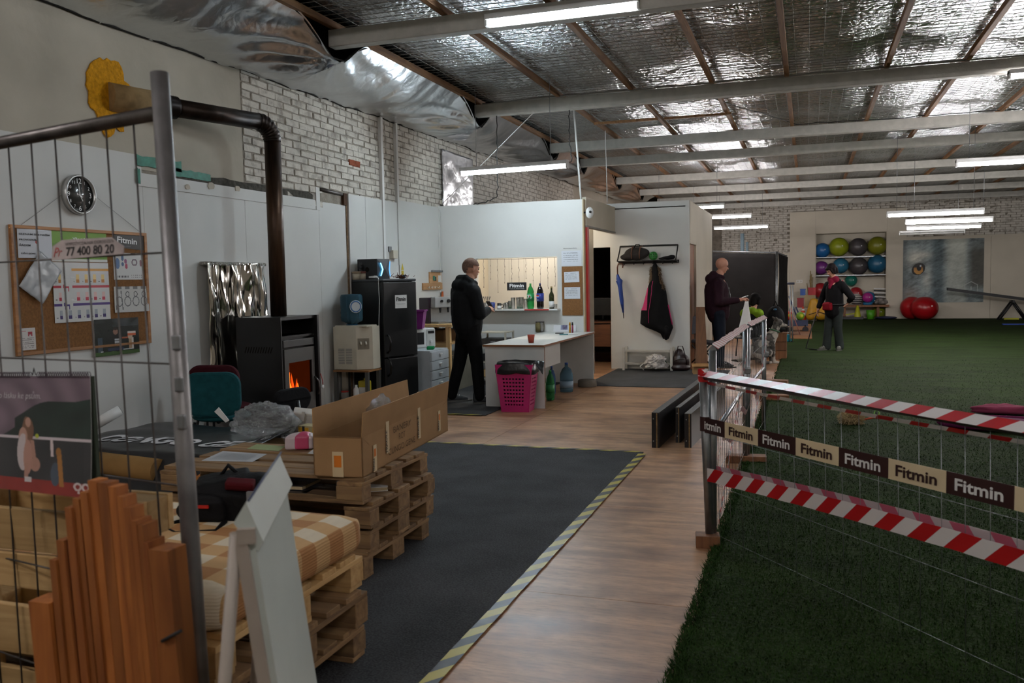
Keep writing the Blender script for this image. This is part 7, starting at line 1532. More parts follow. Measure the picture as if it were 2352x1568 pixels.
t.part('cone', MB().lathe([(.10, 0), (.11, .03), (.105, .1), (.035, .44), (.0, .44)], (0, 0, .02), 20), m_ycone); t.part('base', MB().bb(-.13, .13, -.13, .13, 0, .025), m_ycone)
p = G(1991, 728); cup('green_bucket', (p.x, BW-.3, .02), .11, .14, .3, mat('bright_green_plastic', '#4f9a1f', .45), 'bright green bucket under the bench', 'bucket')
p = G(2030, 731); single('balance_disc', MB().ell((p.x, BW-.35, .07), (.34, .34, .05), n=28), mat('navy_rubber', '#1b2548', .5), 'navy blue balance disc on the turf by the niche', 'disc')
p = G(1945, 722); single('yellow_bar', MB().box((p.x, BW-.3, .2), (.42, .05, .035), rotm(0, 0, -.15)), m_ycone, 'yellow bar lying behind the woman legs', 'bar'); single('dark_mat', MB().bb(p.x-.3, p.x+.35, BW-.5, BW-.12, .02, .1, bev=.01), m_black, 'folded dark mat behind the woman legs', 'mat')
# peanut ball
p = PY(2112, 706, BW-.75); t = Thing('peanut_ball', (p.x, BW-.75, .02), 'large glossy red peanut ball before the animal poster', 'ball'); m_redb = mat('glossy_red_ball', '#a3131b', .28, var=.05)
add_pb = blob(MB().ell((-.2, .25, .375), (.37, .40, .375), n=32, m=20).ell((.13, -.15, .375), (.42, .42, .375), n=32, m=20), .03, 6); add_pb.materials.append(m_redb); t.part('ball', add_pb, None); t.part('valve', MB().cyl((.3, -.5, .45), (.305, -.54, .455), .02, n=8), m_white)
# poster of an animal's eye
def eye(u, v):
    st = nz(u*10+v*6, v*26-u*14, 1)*.5+nz(u*34+v*18, v*70-u*30, 3)*.35+nz(u*5, v*5, 7)*.45          # fur strokes
    c = Vector((.25, .30, .30)).lerp(Vector((.10, .14, .15)), smoothstep(.3, .42, u)*(1-smoothstep(.46, .58, u)))*(1+.95*st)
    c = c.lerp(Vector((.50, .53, .46))*(1+.35*st), smoothstep(.48, .62, u)*(1-smoothstep(.74, .84, u))*(.55+.45*v))
    c = c.lerp(Vector((.08, .08, .065))*(1+.5*st), smoothstep(.76, .88, u)*smoothstep(.15, .3, v)*(1-smoothstep(.75, 1.0, v)*.8))
    c = c.lerp(Vector((.06, .07, .075)), (1-smoothstep(0, .1, u))*.7)
    g = lambda x, y, a, b_: math.exp(-(((u-x)/a)**2+((v-y)/b_)**2))
    c = c.lerp(Vector((.72, .72, .62))*(1+.5*st), min(1, .95*g(.15, .70, .09, .12)+.6*g(.27, .76, .08, .05)+.5*g(.30, .38, .05, .16)))
    c = c.lerp(Vector((.04, .045, .05)), min(1, .9*g(.2, .60, .12, .045)+.75*g(.12, .42, .04, .08)+.7*g(.27, .46, .05, .05)))
    c = c.lerp(Vector((.30, .20, .15)), .5*g(.1, .12, .1, .12))
    ex, ey = (u-.195)/.085, (v-.535-.22*(u-.195))/.095
    if ex*ex+ey*ey < 1: c = Vector((.03, .028, .025))
    if ((u-.195)/.060)**2+((v-.525)/.072)**2 < 1 and ey < .35: c = Vector((.55, .27, .06)).lerp(Vector((.28, .12, .03)), max(0, (v-.50)/.08))
    if ((u-.203)/.028)**2+((v-.55)/.045)**2 < 1: c = Vector((.015, .015, .015))
    if ((u-.222)/.012)**2+((v-.585)/.016)**2 < 1: c = Vector((.5, .52, .52))
    hx, hy = (u-.85)*1.17, v-.22
    if abs(max(abs(hx), abs(hx)*.5+abs(hy)*.866)-.09) < .006 or (abs(hx) < .012 and abs(hy) < .03): c = c.lerp(Vector((.5, .52, .5)), .6)
    return tuple(max(0, x) for x in c)
A, B_ = PY(2073, 695, BW-.04), PY(2261, 546, BW-.04)
paper('animal_poster', (A.x, BW-.045, A.z), B_.x-A.x, B_.z-A.z, eye, 'large wall poster of an animal face with one orange eye', xd=XV, yd=ZV, nx=190, ny=150, cat='poster', rough=.6, thick=.008)
# seesaw plank
Ysw = 30.6; a = PY(2178, 667, Ysw); b_ = PY(2352, 690, Ysw); d = (b_-a); b2 = a+d*1.9; t = Thing('seesaw', (PY(2325, 720, Ysw).x, Ysw, .02), 'black agility seesaw plank on a trestle at the right', 'seesaw'); t.part('plank', MB().hexa([a, b2, b2+YV*.35, a+YV*.35], [q+ZV*.09 for q in (a, b2, b2+YV*.35, a+YV*.35)]), m_black, world=True)
pv_ = PY(2328, 692, Ysw)
for s_ in (-1, 1):
    for y in (0, .35): t.part('trestle_leg', MB().cyl(pv_+YV*y, (pv_.x+s_*.38, Ysw+y, .02), .03, n=8), m_black, world=True)
t.part('axle', MB().cyl(pv_-YV*.05, pv_+YV*.4, .04, n=10), m_black, world=True); t.part('yellow_stop', MB().box((pv_.x-.05, Ysw, .06), (.4, .1, .05)), m_ycone, world=True)
p = G(2330, 747); single('blue_strip', MB().box((p.x+.4, p.y, .035), (1.4, .18, .03)), mat('blue_foam', '#1c3f8f', .6), 'flat blue strip lying on the turf at the right', 'strip')
# toys on the near turf
p = G(1955, 978); t = Thing('dog_toy', (p.x, p.y, .02), 'fluffy beige tug toy with orange and green handle on the turf', 'dog toy'); mb = MB().ell((0, 0, .05), (.10, .06, .05)); rr = random.Random(9)
t.part('core', mb, mat('beige_fleece', '#b8a27a', .95)); mb = MB()
for k in range(700):
    d_ = Vector((rr.gauss(0, 1), rr.gauss(0, 1), rr.gauss(.2, 1))).normalized(); q = Vector((d_.x*.1, d_.y*.06, .05+d_.z*.05)); mb.cyl(q, q+d_*.03+Vector((rr.uniform(-.02, .02), rr.uniform(-.02, .02), rr.uniform(-.015, .015))), .004, .0015, n=3, cap=False)
t.part('fleece', mb, mat('beige_fleece', '#b8a27a', .95), kind='stuff'); t.part('cord', MB().tube([(.09, .02, .04), (.16, .06, .05), (.22, .1, .06), (.26, .12, .05)], [.006, .01, .013, .011], 8), mat('orange_webbing', '#b8451f', .6)); t.part('loop', MB().tube([(.25, .12, .05), (.27, .16, .1), (.24, .2, .12), (.22, .16, .09), (.25, .12, .05)], .007, 6), mat('lime_webbing', '#6fa03a', .6))
p = G(2275, 995); t = Thing('dog_bed', (p.x+.1, p.y+.2, .02), 'flat magenta dog mat on the turf behind the barrier', 'mat'); t.part('pad', MB().ell((0, 0, .035), (.52, .3, .055), n=28), mat('magenta_fleece', '#5a1840', .9, var=.2)); t.part('rim', MB().tube([(.5*math.cos(a), .28*math.sin(a), .05) for a in [k*.26 for k in range(24)]], .035, 8, closed=True), mat('magenta_fleece', '#5a1840', .9))
p = G(2275, 965); single('pink_blanket', crumple((p.x+.15, p.y+.3, .07), (.28, .14, .05), 1.7, 20, 12), mat('rose_fleece', '#7a3048', .9), 'rose blanket bunched on the magenta dog mat', 'blanket')
# clutter left of the niche
Yc = 29.5
p = G(1845, 733); t = Thing('traffic_cone', (p.x, Yc+.6, .0), 'orange and white striped traffic cone left of the niche', 'cone'); m_oc = mat('orange_cone', '#c2401c', .5)
t.part('cone', MB().lathe([(.12, 0), (.025, .48), (0, .48)], (0, 0, .02), 20), m_oc); t.part('base', MB().bb(-.16, .16, -.16, .16, 0, .025), m_oc); t.part('white_band', MB().lathe([(.086, .2), (.088, .2), (.066, .3), (.064, .3)], (0, 0, .0), 20), m_white); t.part('white_band', MB().lathe([(.05, .37), (.052, .37), (.04, .43), (.038, .43)], (0, 0, .0), 20), m_white)
t = Thing('yellow_sack', (PY(1878, 720, Yc).x, Yc+.5, 0), 'folded yellow tarpaulin sacks standing left of the woman', 'sack'); m_ys = mat('yellow_tarp', '#b8860f', .55, var=.15, bump=.3, bscale=6)
mb = MB(); A = lambda px, py: PY(px, py, Yc+.5)
for a_, b__, r0, r1 in (((1866, 690), (1862, 728), .08, .16), ((1872, 690), (1885, 725), .08, .2), ((1884, 695), (1892, 725), .08, .18)): mb.cap(A(*a_), A(*b__)+ZV*.05, r0, r1)
me = blob(mb, .03, 4); me.transform(Matrix.Translation(-t.loc)); me.materials.append(m_ys); t.part('tarp', me, None); t.part('band', MB().tube([A(1857, 722)-YV*.2, A(1880, 715)-YV*.22, A(1895, 720)-YV*.2], .012, 5), m_ink, world=True)
for px0, px1, py0, py1, c_, l, nm in ((1831, 1846, 684, 706, '#8a1420', 'red box left of the wooden board', 'box'), (1838, 1850, 663, 678, '#2a55a0', 'blue and white carton on the red box', 'carton'), (1856, 1874, 660, 678, '#a3131b', 'red crate behind the wooden board', 'crate'), (1848, 1872, 677, 705, '#a08a5f', 'pale wooden board standing by the yellow sacks', 'board')):
    a, b_ = PY(px0, py1, Yc+1.2), PY(px1, py0, Yc+1.2); t = Thing('storage_'+nm, ((a.x+b_.x)/2, Yc+1.2, a.z), l, nm); t.part('body', MB().bb(a.x, b_.x, Yc+1.1, Yc+1.35, a.z, b_.z, bev=.01), mat('store_'+c_[1:], c_, .55), world=True); t.part('rim', MB().bb(a.x-.01, b_.x+.01, Yc+1.09, Yc+1.36, b_.z-.03, b_.z), mat('store_'+c_[1:], c_, .55), world=True)
a = PY(1840, 706, Yc+1.2); t = Thing('storage_table', (PY(1850, 710, Yc+1.2).x, Yc+1.2, 0), 'low crate stack carrying the red box and board', 'crate'); t.part('crate', MB().bb(PY(1828, 706, Yc+1.2).x, PY(1876, 706, Yc+1.2).x, Yc+1.0, Yc+1.45, 0, a.z-.002), m_cream, world=True); t.part('lip', MB().bb(PY(1828, 706, Yc+1.2).x, PY(1876, 706, Yc+1.2).x, Yc+.98, Yc+1.0, a.z-.06, a.z-.002), m_cream, world=True)
t = Thing('stick_bundle', (PY(1862, 660, Yc+1.4).x, Yc+1.45, 0), 'bundle of thin wooden sticks leaning on the far wall', 'sticks'); rr = random.Random(3)
for k in range(9): a = PY(1864+rr.uniform(-4, 8), 675, Yc+1.5); a.z = 0; t.part('stick', MB().cyl(a, PY(1853+rr.uniform(0, 14), 620+rr.uniform(0, 35), Yc+1.9), .014, n=5), wood('straw_stick', '#7d6844', '#a08a5c'), world=True)
p = PY(1836, 646, BW-.04); t = Thing('wall_socket', (p.x, BW-.03, p.z-.05), 'double white wall socket left of the niche', 'socket'); t.part('plate', MB().bb(p.x-.1, p.x+.1, BW-.045, BW-.03, p.z-.05, p.z+.05, bev=.005), m_white, world=True)
for s_ in (-.05, .05): t.part('outlet', MB().cyl((p.x+s_, BW-.047, p.z), (p.x+s_, BW-.044, p.z), .03, n=12), m_beige, world=True)
# jump stands and blue gear beside the screen
Yj = 20.6; m_alu = mat('pale_aluminium', '#9c9f9f', .4, metal=.6)
t = Thing('jump_stand', (PY(1822, 770, Yj).x, Yj, .02), 'aluminium agility jump stand beside the black screen', 'jump stand')
for px in (1815, 1821): a = PY(px, 655, Yj); t.part('upright', MB().cyl((a.x, Yj, .02), a, .014, n=8), m_alu, world=True)
a, b_ = PY(1808, 651, Yj), PY(1825, 651, Yj); t.part('top_bar', MB().cyl(a, b_, .025, n=8), mat('navy_foam', '#20263a', .6), world=True)
for a, b_ in (((1800, 771), (1862, 773)), ((1800, 767), (1855, 762))): t.part('foot_bar', MB().cyl(G(*a)+ZV*.03, G(*b_)+ZV*.03, .014, n=8), m_alu, world=True)
for a, b_ in (((1813, 700), (1838, 768)), ((1812, 690), (1822, 770))): t.part('brace', MB().cyl(PY(*a, Yj), PY(*b_, Yj), .011, n=6), mat('pink_pole', '#a86a62', .5), world=True)
t = Thing('folded_trolley', (PY(1825, 735, 24.6).x, 24.6, 0), 'dark blue folded trolley standing behind the jump stand', 'trolley'); m_nb = mat('dark_blue_paint', '#26304d', .5)
t.part('deck', MB().bb(PY(1810, 742, 24.6).x, PY(1856, 742, 24.6).x, 24.4, 24.8, PY(1830, 748, 24.6).z, PY(1830, 735, 24.6).z), m_nb, world=True)
for a, b_ in (((1812, 680), (1835, 738)), ((1816, 690), (1812, 738)), ((1828, 705), (1842, 738))): t.part('handle_bar', MB().cyl(PY(*a, 24.6), PY(*b_, 24.6), .02, n=8), m_nb, world=True)
for px in (1815, 1850): a = PY(px, 748, 24.6); t.part('wheel', MB().cyl((a.x, 24.38, .08), (a.x, 24.42, .08), .08, n=14), m_black, world=True); t.part('wheel_fork', MB().cyl((a.x, 24.4, .08), (a.x, 24.4, PY(px, 745, 24.6).z), .018, n=6), m_black, world=True)
for px, py, c_, l, r in ((1812, 716, '#b0301c', 'red and yellow toy ball on the trolley', .12), (1838, 722, '#6f9a2a', 'lime green bowl on the trolley', .11)):
    a = PY(px, 733, 24.6); t = Thing('toy', (a.x, 24.6, PY(1830, 735, 24.6).z), l, 'toy'); t.part('body', MB().ell((0, 0, r), (r, r, r)), mat('toy_'+c_[1:], c_, .5)); t.part('spot', MB().ell((.03, -r*.9, r*1.1), (.05, .02, .05)), m_ycone)
p = G(1805, 786); t = Thing('water_bowl', (p.x, p.y, .02), 'turquoise collapsible dog bowl on the turf', 'dog bowl'); t.part('bowl', MB().lathe([(0, 0), (.11, 0), (.13, .02), (.09, .13), (.10, .15), (.085, .15), (.075, .12), (0, .03)], (0, 0, 0), 20), mat('turquoise_rubber', '#1f8fa5', .4)); t.part('rim', MB().tube([(.095*math.cos(k*.4), .095*math.sin(k*.4), .15) for k in range(16)], .01, 5, closed=True), mat('turquoise_rubber', '#1f8fa5', .4))
p = G(1830, 775); t = Thing('plank_ramp', (p.x+.05, 22.5, 0), 'bare wooden strip on the floor at the turf edge', 'plank'); t.part('plank', MB().bb(p.x-.2, p.x+.35, 21.6, 28.0, .02, .04), m_brown, world=True)
# ================================================================ PEOPLE AND DOG
m_skin = mat('skin', '#bd8a72', .55, var=.08, scale=12); m_skin2 = mat('skin_pale', '#c08a72', .55, var=.08, scale=12)
def head(mb, c, s, yaw, pitch=0, nose=1.0):
    """head of height s centred at c facing yaw (0 = +x)"""
    r = Matrix.Rotation(yaw, 3, 'Z') @ Matrix.Rotation(pitch, 3, 'Y'); q = lambda x, y, z: Vector(c)+r @ Vector((x*s, y*s, z*s))
    mb.ell(q(-.06, 0, .10), (.42*s, .335*s, .40*s), r, 20, 14); mb.ell(q(.10, 0, -.14), (.26*s, .265*s, .34*s), r, 18, 12); mb.ell(q(.22, 0, -.38), (.12*s, .15*s, .10*s), r)
    mb.cap(q(.345, 0, -.02), q(.43*nose, 0, -.15), .035*s, .05*s, 8); mb.ell(q(.33, 0, .07), (.06*s, .22*s, .045*s), r); mb.ell(q(.335, 0, -.255), (.045*s, .11*s, .045*s), r, 10, 8)
    for sy in (-1, 1): mb.ell(q(-.05, sy*.335, -.03), (.085*s, .04*s, .14*s), r, 10, 8); mb.ell(q(.22, sy*.17, -.1), (.1*s, .09*s, .1*s), r, 10, 8)
def eyes(t, c, s, yaw, pitch=0):
    r = Matrix.Rotation(yaw, 3, 'Z') @ Matrix.Rotation(pitch, 3, 'Y'); q = lambda x, y, z: Vector(c)+r @ Vector((x*s, y*s, z*s))
    for sy in (-1, 1):
        t.part('eye', MB().ell(q(.325, sy*.135, .0), (.03*s, .055*s, .032*s), r, 10, 8), mat('eye_dark', '#1c1512', .25)); t.part('eyebrow', MB().cap(q(.37, sy*.07, .075), q(.34, sy*.21, .085), .014*s, .012*s, 6), mat('brow_brown', '#2b1d16', .8))
    t.part('lips', MB().ell(q(.365, 0, -.255), (.018*s, .085*s, .022*s), r, 10, 6), mat('lips', '#8a4a40', .5))
def hand(mb, w_, d, up, s=1.0, curl=.6, thumb=1):
    """palm, four fingers of different length with bent knuckles and a thumb; w_ = wrist, d = direction, up = back of the hand"""
    w_, d, up = Vector(w_), Vector(d).normalized(), Vector(up); up = (up-d*up.dot(d)).normalized(); sd = d.cross(up)
    pc = w_+d*.048*s; mb.ell(w_+d*.05*s, (.05*s, .042*s, .018*s), Matrix((d, sd, up)).transposed(), 12, 8); mb.cap(w_-d*.02*s, w_+d*.03*s, .024*s, .026*s, 8)
    for k, (off, ln) in enumerate(((-.030, .068), (-.010, .078), (.010, .073), (.029, .056))):
        p = w_+d*.088*s+sd*off*s; a = p+(d*math.cos(curl*.5)-up*math.sin(curl*.5))*ln*.45*s; b_ = a+(d*math.cos(curl*1.3)-up*math.sin(curl*1.3))*ln*.33*s; c_ = b_+(d*math.cos(curl*2.1)-up*math.sin(curl*2.1))*ln*.27*s
        for x, y, r0, r1 in ((p-d*.01*s, a, .0098, .0092), (a, b_, .0092, .0085), (b_, c_, .0085, .0075)): mb.cap(x, y, r0*s, r1*s, 7)
    p = w_+d*.03*s-sd*thumb*.034*s; a = p+(d*.7-sd*thumb*.6-up*.25).normalized()*.036*s; b_ = a+(d*.9-sd*thumb*.05-up*.4).normalized()*.03*s
    mb.cap(w_+d*.02*s-sd*thumb*.015*s, p, .016*s, .0135*s, 8); mb.cap(p, a, .0125*s, .011*s, 8); mb.cap(a, b_, .011*s, .009*s, 8)
def add_me(t, name, me, mt, label=None):
    me.materials.append(mt); o = t.part(name, me, None)
    if label: o['label'] = label
    return o
def shoe(t, p, yaw, mt, sole, L=.28, name='shoe'):
    r = Matrix.Rotation(yaw, 3, 'Z'); q = lambda x, y, z: Vector(p)+r @ Vector((x, y, z))
    mb = MB().cap(q(-.06, 0, .05), q(.10, 0, .04), .045, .042).cap(q(.1, 0, .04), q(.165, 0, .032), .044, .03).cap(q(-.06, 0, .05), q(-.05, 0, .12), .045, .05); s_ = add_me(t, name, blob(mb, .009, 3), mt)
    k = [(.195*math.cos(a)+.05 if math.cos(a) > 0 else .15*math.cos(a)+.05, .048*math.sin(a)) for a in [i*.35 for i in range(18)]]
    t.part('sole', MB().prism(k, q(0, 0, 0), r @ XV, r @ YV, ZV, .022), sole, under=s_)
    mb = MB()
    for i in range(4): a = q(.05+.025*i, -.03, .085-.01*i); b_ = q(.06+.025*i, .03, .085-.01*i); mb.tube([a, (a+b_)/2+ZV*.012, b_], .004, 4)
    t.part('laces', mb, m_white, under=s_)
# ---------------- man in black by the serving window
def man_black():
    t = Thing('person', (-3.97, 10.0, .008), 'person with shaved head in black jacket and trousers at the serving window', 'person', rz=R(55))
    # local frame: +x is where he faces
    H = Vector((.065, 0, 1.655)); mb = MB(); head(mb, H, .245, R(-8), R(6)); mb.cap((.0, 0, 1.40), (.035, 0, 1.55), .068, .062)
    mb.cap((0, 0, 1.0), (-.01, 0, 1.32), .13, .14); mb.cap((-.01, -.17, 1.36), (.02, -.25, 1.10), .05, .045); mb.cap((-.01, .17, 1.36), (.02, .25, 1.10), .05, .045)
    LEG = ((-1, (.03, -.13, .50), (.03, -.17, .09)), (1, (-.05, .14, .50), (-.14, .2, .09)))
    wr = [(.22, -.13, 1.15), (.22, .12, 1.14)]
    for sy, w_ in ((-1, wr[0]), (1, wr[1])): mb.cap((.02, sy*.25, 1.10), w_, .043, .03)
    for sy, kn, an in LEG: mb.cap((0, sy*.09, .92), kn, .08, .055); mb.cap(kn, an, .05, .035)
    hand(mb, wr[0], (.8, .5, .25), (.1, -.6, .8), 1, .9, -1); hand(mb, wr[1], (.8, -.5, .2), (.1, .6, .8), 1, .9, 1)
    add_me(t, 'body', blob(mb, .0085, 3, 'body'), m_skin); eyes(t, H, .245, R(-8), R(6))
    r = Matrix.Rotation(R(-8), 3, 'Z') @ Matrix.Rotation(R(6), 3, 'Y'); t.part('hair', shell_cap(H, .245, r, .012, lambda d: d.z > .02-.25*(d.x < -.1) or d.x < -.55), mat('shaved_hair', '#6e574c', .9, var=.3, scale=60))
    mb = MB().cap((-.02, 0, 1.0), (-.03, 0, 1.28), .19, .19).cap((-.03, -.14, 1.37), (-.03, .14, 1.37), .115, .115).cap((0, 0, .93), (0, 0, 1.05), .175, .185).cap((-.03, 0, 1.36), (0.0, 0, 1.47), .12, .10)
    mb.cap((-.10, -.06, 1.45), (-.10, .06, 1.45), .085, .085).cap((-.07, -.07, 1.53), (-.07, .07, 1.53), .055, .055).cap((-.03, -.1, 1.49), (.06, -.08, 1.47), .05, .04).cap((-.03, .1, 1.49), (.06, .08, 1.47), .05, .04)
    for sy in (-1, 1): mb.cap((-.03, sy*.19, 1.36), (.0, sy*.265, 1.10), .088, .075); mb.cap((.0, sy*.265, 1.10), (.19, sy*.15, 1.14), .072, .052)
    add_me(t, 'jacket', blob(mb, .012, 5), mat('black_softshell', '#101113', .75, var=.25, bump=.35, bscale=9))
    t.part('collar_trim', MB().ell((.12, .06, 1.44), (.02, .03, .03)), mat('lime_lining', '#4f9a2a', .6))
    mb = MB().cap((0, -.07, .92), (0, .07, .92), .125, .125)
    fr, fl = (-.02, -.15), (-.07, .17)
    for sy, kn, an in LEG: mb.cap((0, sy*.085, .9), kn, .108, .082); mb.cap(kn, an, .08, .068)
    mb.cap((0, 0, .86), (0, 0, 1.0), .15, .165); add_me(t, 'trousers', blob(mb, .012, 4), mat('black_cotton', '#0c0c0d', .85, var=.25, bump=.2))
    ms = mat('grey_trainer', '#3c3e40', .7); sl = mat('pale_sole', '#5d5c58', .7)
    shoe(t, (.05, -.175, 0), R(-38), ms, sl); shoe(t, (-.12, .205, 0), R(-25), ms, sl)
    ph = Thing('phone', t.o.matrix_basis @ Vector((.33, -.01, 1.15)), 'black phone held by the person in black', 'phone', rz=t.rz); ph.part('case', MB().box((0, 0, .04), (.012, .075, .14), rotm(0, 0, -.6), bev=.004), m_black); ph.part('screen', MB().box((-.0075, 0, .046), (.001, .066, .125), rotm(0, 0, -.6)), mat('phone_glass', '#1d2228', .1))
def shell_cap(c, s, r, off, keep):
    """hair as a thin cap over the skull"""
    mb = MB(); src = MB().ell((0, 0, 0), (1, 1, 1), n=30, m=20); V = [Vector(v) for v in src.v]; rx_, ry_, rz_ = .42*s+off*.6, .335*s+off, .40*s+off
    idx = {}; 
    for f in src.f:
        if all(keep(V[i]) for i in f):
            q = []
            for i in f:
                if i not in idx: idx[i] = len(mb.v); mb.v.append(tuple(Vector(c)+r @ Vector((-.06*s+V[i].x*rx_, V[i].y*ry_, .10*s+V[i].z*rz_))))
                q.append(idx[i])
            mb.f.append(tuple(q)); mb.sm.append(True)
    return mb
man_black()
# ---------------- man in maroon by the fence
def man_maroon():
    t = Thing('person', (-1.42, 14.9, 0), 'bald person in maroon hooded top holding papers by the mesh fence', 'person', rz=R(14))
    H = Vector((.07, 0, 1.70)); mb = MB(); head(mb, H, .25, R(-4), R(14)); mb.cap((-.01, 0, 1.44), (.03, 0, 1.58), .07, .065); mb.cap((0, 0, 1.0), (-.01, 0, 1.36), .14, .15)
    wr = [(.36, -.10, 1.13), (.33, .10, 1.12)]
    for sy, w_ in ((-1, wr[0]), (1, wr[1])):
        mb.cap((-.01, sy*.18, 1.40), (.0, sy*.27, 1.10), .05, .045); mb.cap((.0, sy*.27, 1.10), w_, .043, .03); mb.cap((0, sy*.1, .95), (0, sy*.12, .5), .08, .055); mb.cap((0, sy*.12, .5), (0, sy*.14, .1), .05, .035)
    hand(mb, wr[0], (.95, .2, .2), (.1, -.3, .9), 1, .9, -1); hand(mb, wr[1], (.95, -.2, .2), (.1, .3, .9), 1, .9, 1)
    add_me(t, 'body', blob(mb, .0085, 3, 'body'), m_skin2); eyes(t, H, .25, R(-4), R(14))
    mb = MB().cap((-.02, 0, .98), (-.03, 0, 1.30), .20, .20).cap((-.03, -.14, 1.38), (-.03, .14, 1.38), .125, .125).cap((0, 0, .90), (0, 0, 1.05), .19, .195).cap((-.03, 0, 1.40), (-.01, 0, 1.48), .125, .10)
    mb.cap((-.12, -.06, 1.48), (-.12, .06, 1.48), .09, .09).cap((-.08, -.08, 1.56), (-.08, .08, 1.56), .055, .055).cap((-.03, -.1, 1.52), (.06, -.08, 1.50), .05, .04).cap((-.03, .1, 1.52), (.06, .08, 1.50), .05, .04)
    for sy in (-1, 1): mb.cap((-.03, sy*.2, 1.40), (-.03, sy*.285, 1.10), .092, .078); mb.cap((-.03, sy*.285, 1.10), (.29, sy*.12, 1.12), .075, .054)
    add_me(t, 'hooded_top', blob(mb, .012, 5), mat('maroon_fleece', '#26121b', .9, var=.2, bump=.2))
    t.part('zip', MB().tube([(.19, 0, .95), (.2, 0, 1.2), (.14, 0, 1.42)], .005, 5), m_galv); t.part('logo', MB().box((.168, -.07, 1.32), (.006, .05, .02)), m_white)
    mb = MB().cap((0, -.08, .90), (0, .08, .90), .13, .13).cap((0, 0, .86), (0, 0, .98), .15, .17)
    for sy in (-1, 1): mb.cap((0, sy*.09, .88), (.02, sy*.12, .48), .11, .085); mb.cap((.02, sy*.12, .48), (0, sy*.14, .08), .083, .07)
    add_me(t, 'trousers', blob(mb, .013, 4), mat('navy_denim', '#151a24', .85, var=.25)); 
    for sy in (-1, 1): shoe(t, (.03, sy*.14, 0), 0, m_black, m_black)
    M_ = t.o.matrix_basis
    def pap(u, v): x = .27+.14*v+.26*u*(1-.8*v)+.03*math.sin(u*3); y = -.14+.16*(u-.5)*(1-v*.7); return M_ @ Vector((x+.02*(1-v), y, .62+.48*v))
    single('paper_roll', MB().grid(pap, 14, 16), m_white, 'large white paper sheet hanging from the hand of the person in maroon', 'paper', sol=.002)
    k = Thing('phone', M_ @ Vector((.44, .0, 1.15)), 'dark phone in the hands of the person in maroon', 'phone', rz=t.rz); k.part('case', MB().box((0, 0, .02), (.13, .07, .012), rotm(0, 0, -.3), bev=.003), m_black); k.part('screen', MB().box((0, 0, .027), (.12, .062, .001), rotm(0, 0, -.3)), mat('phone_glass', '#1d2228', .1))
man_maroon()
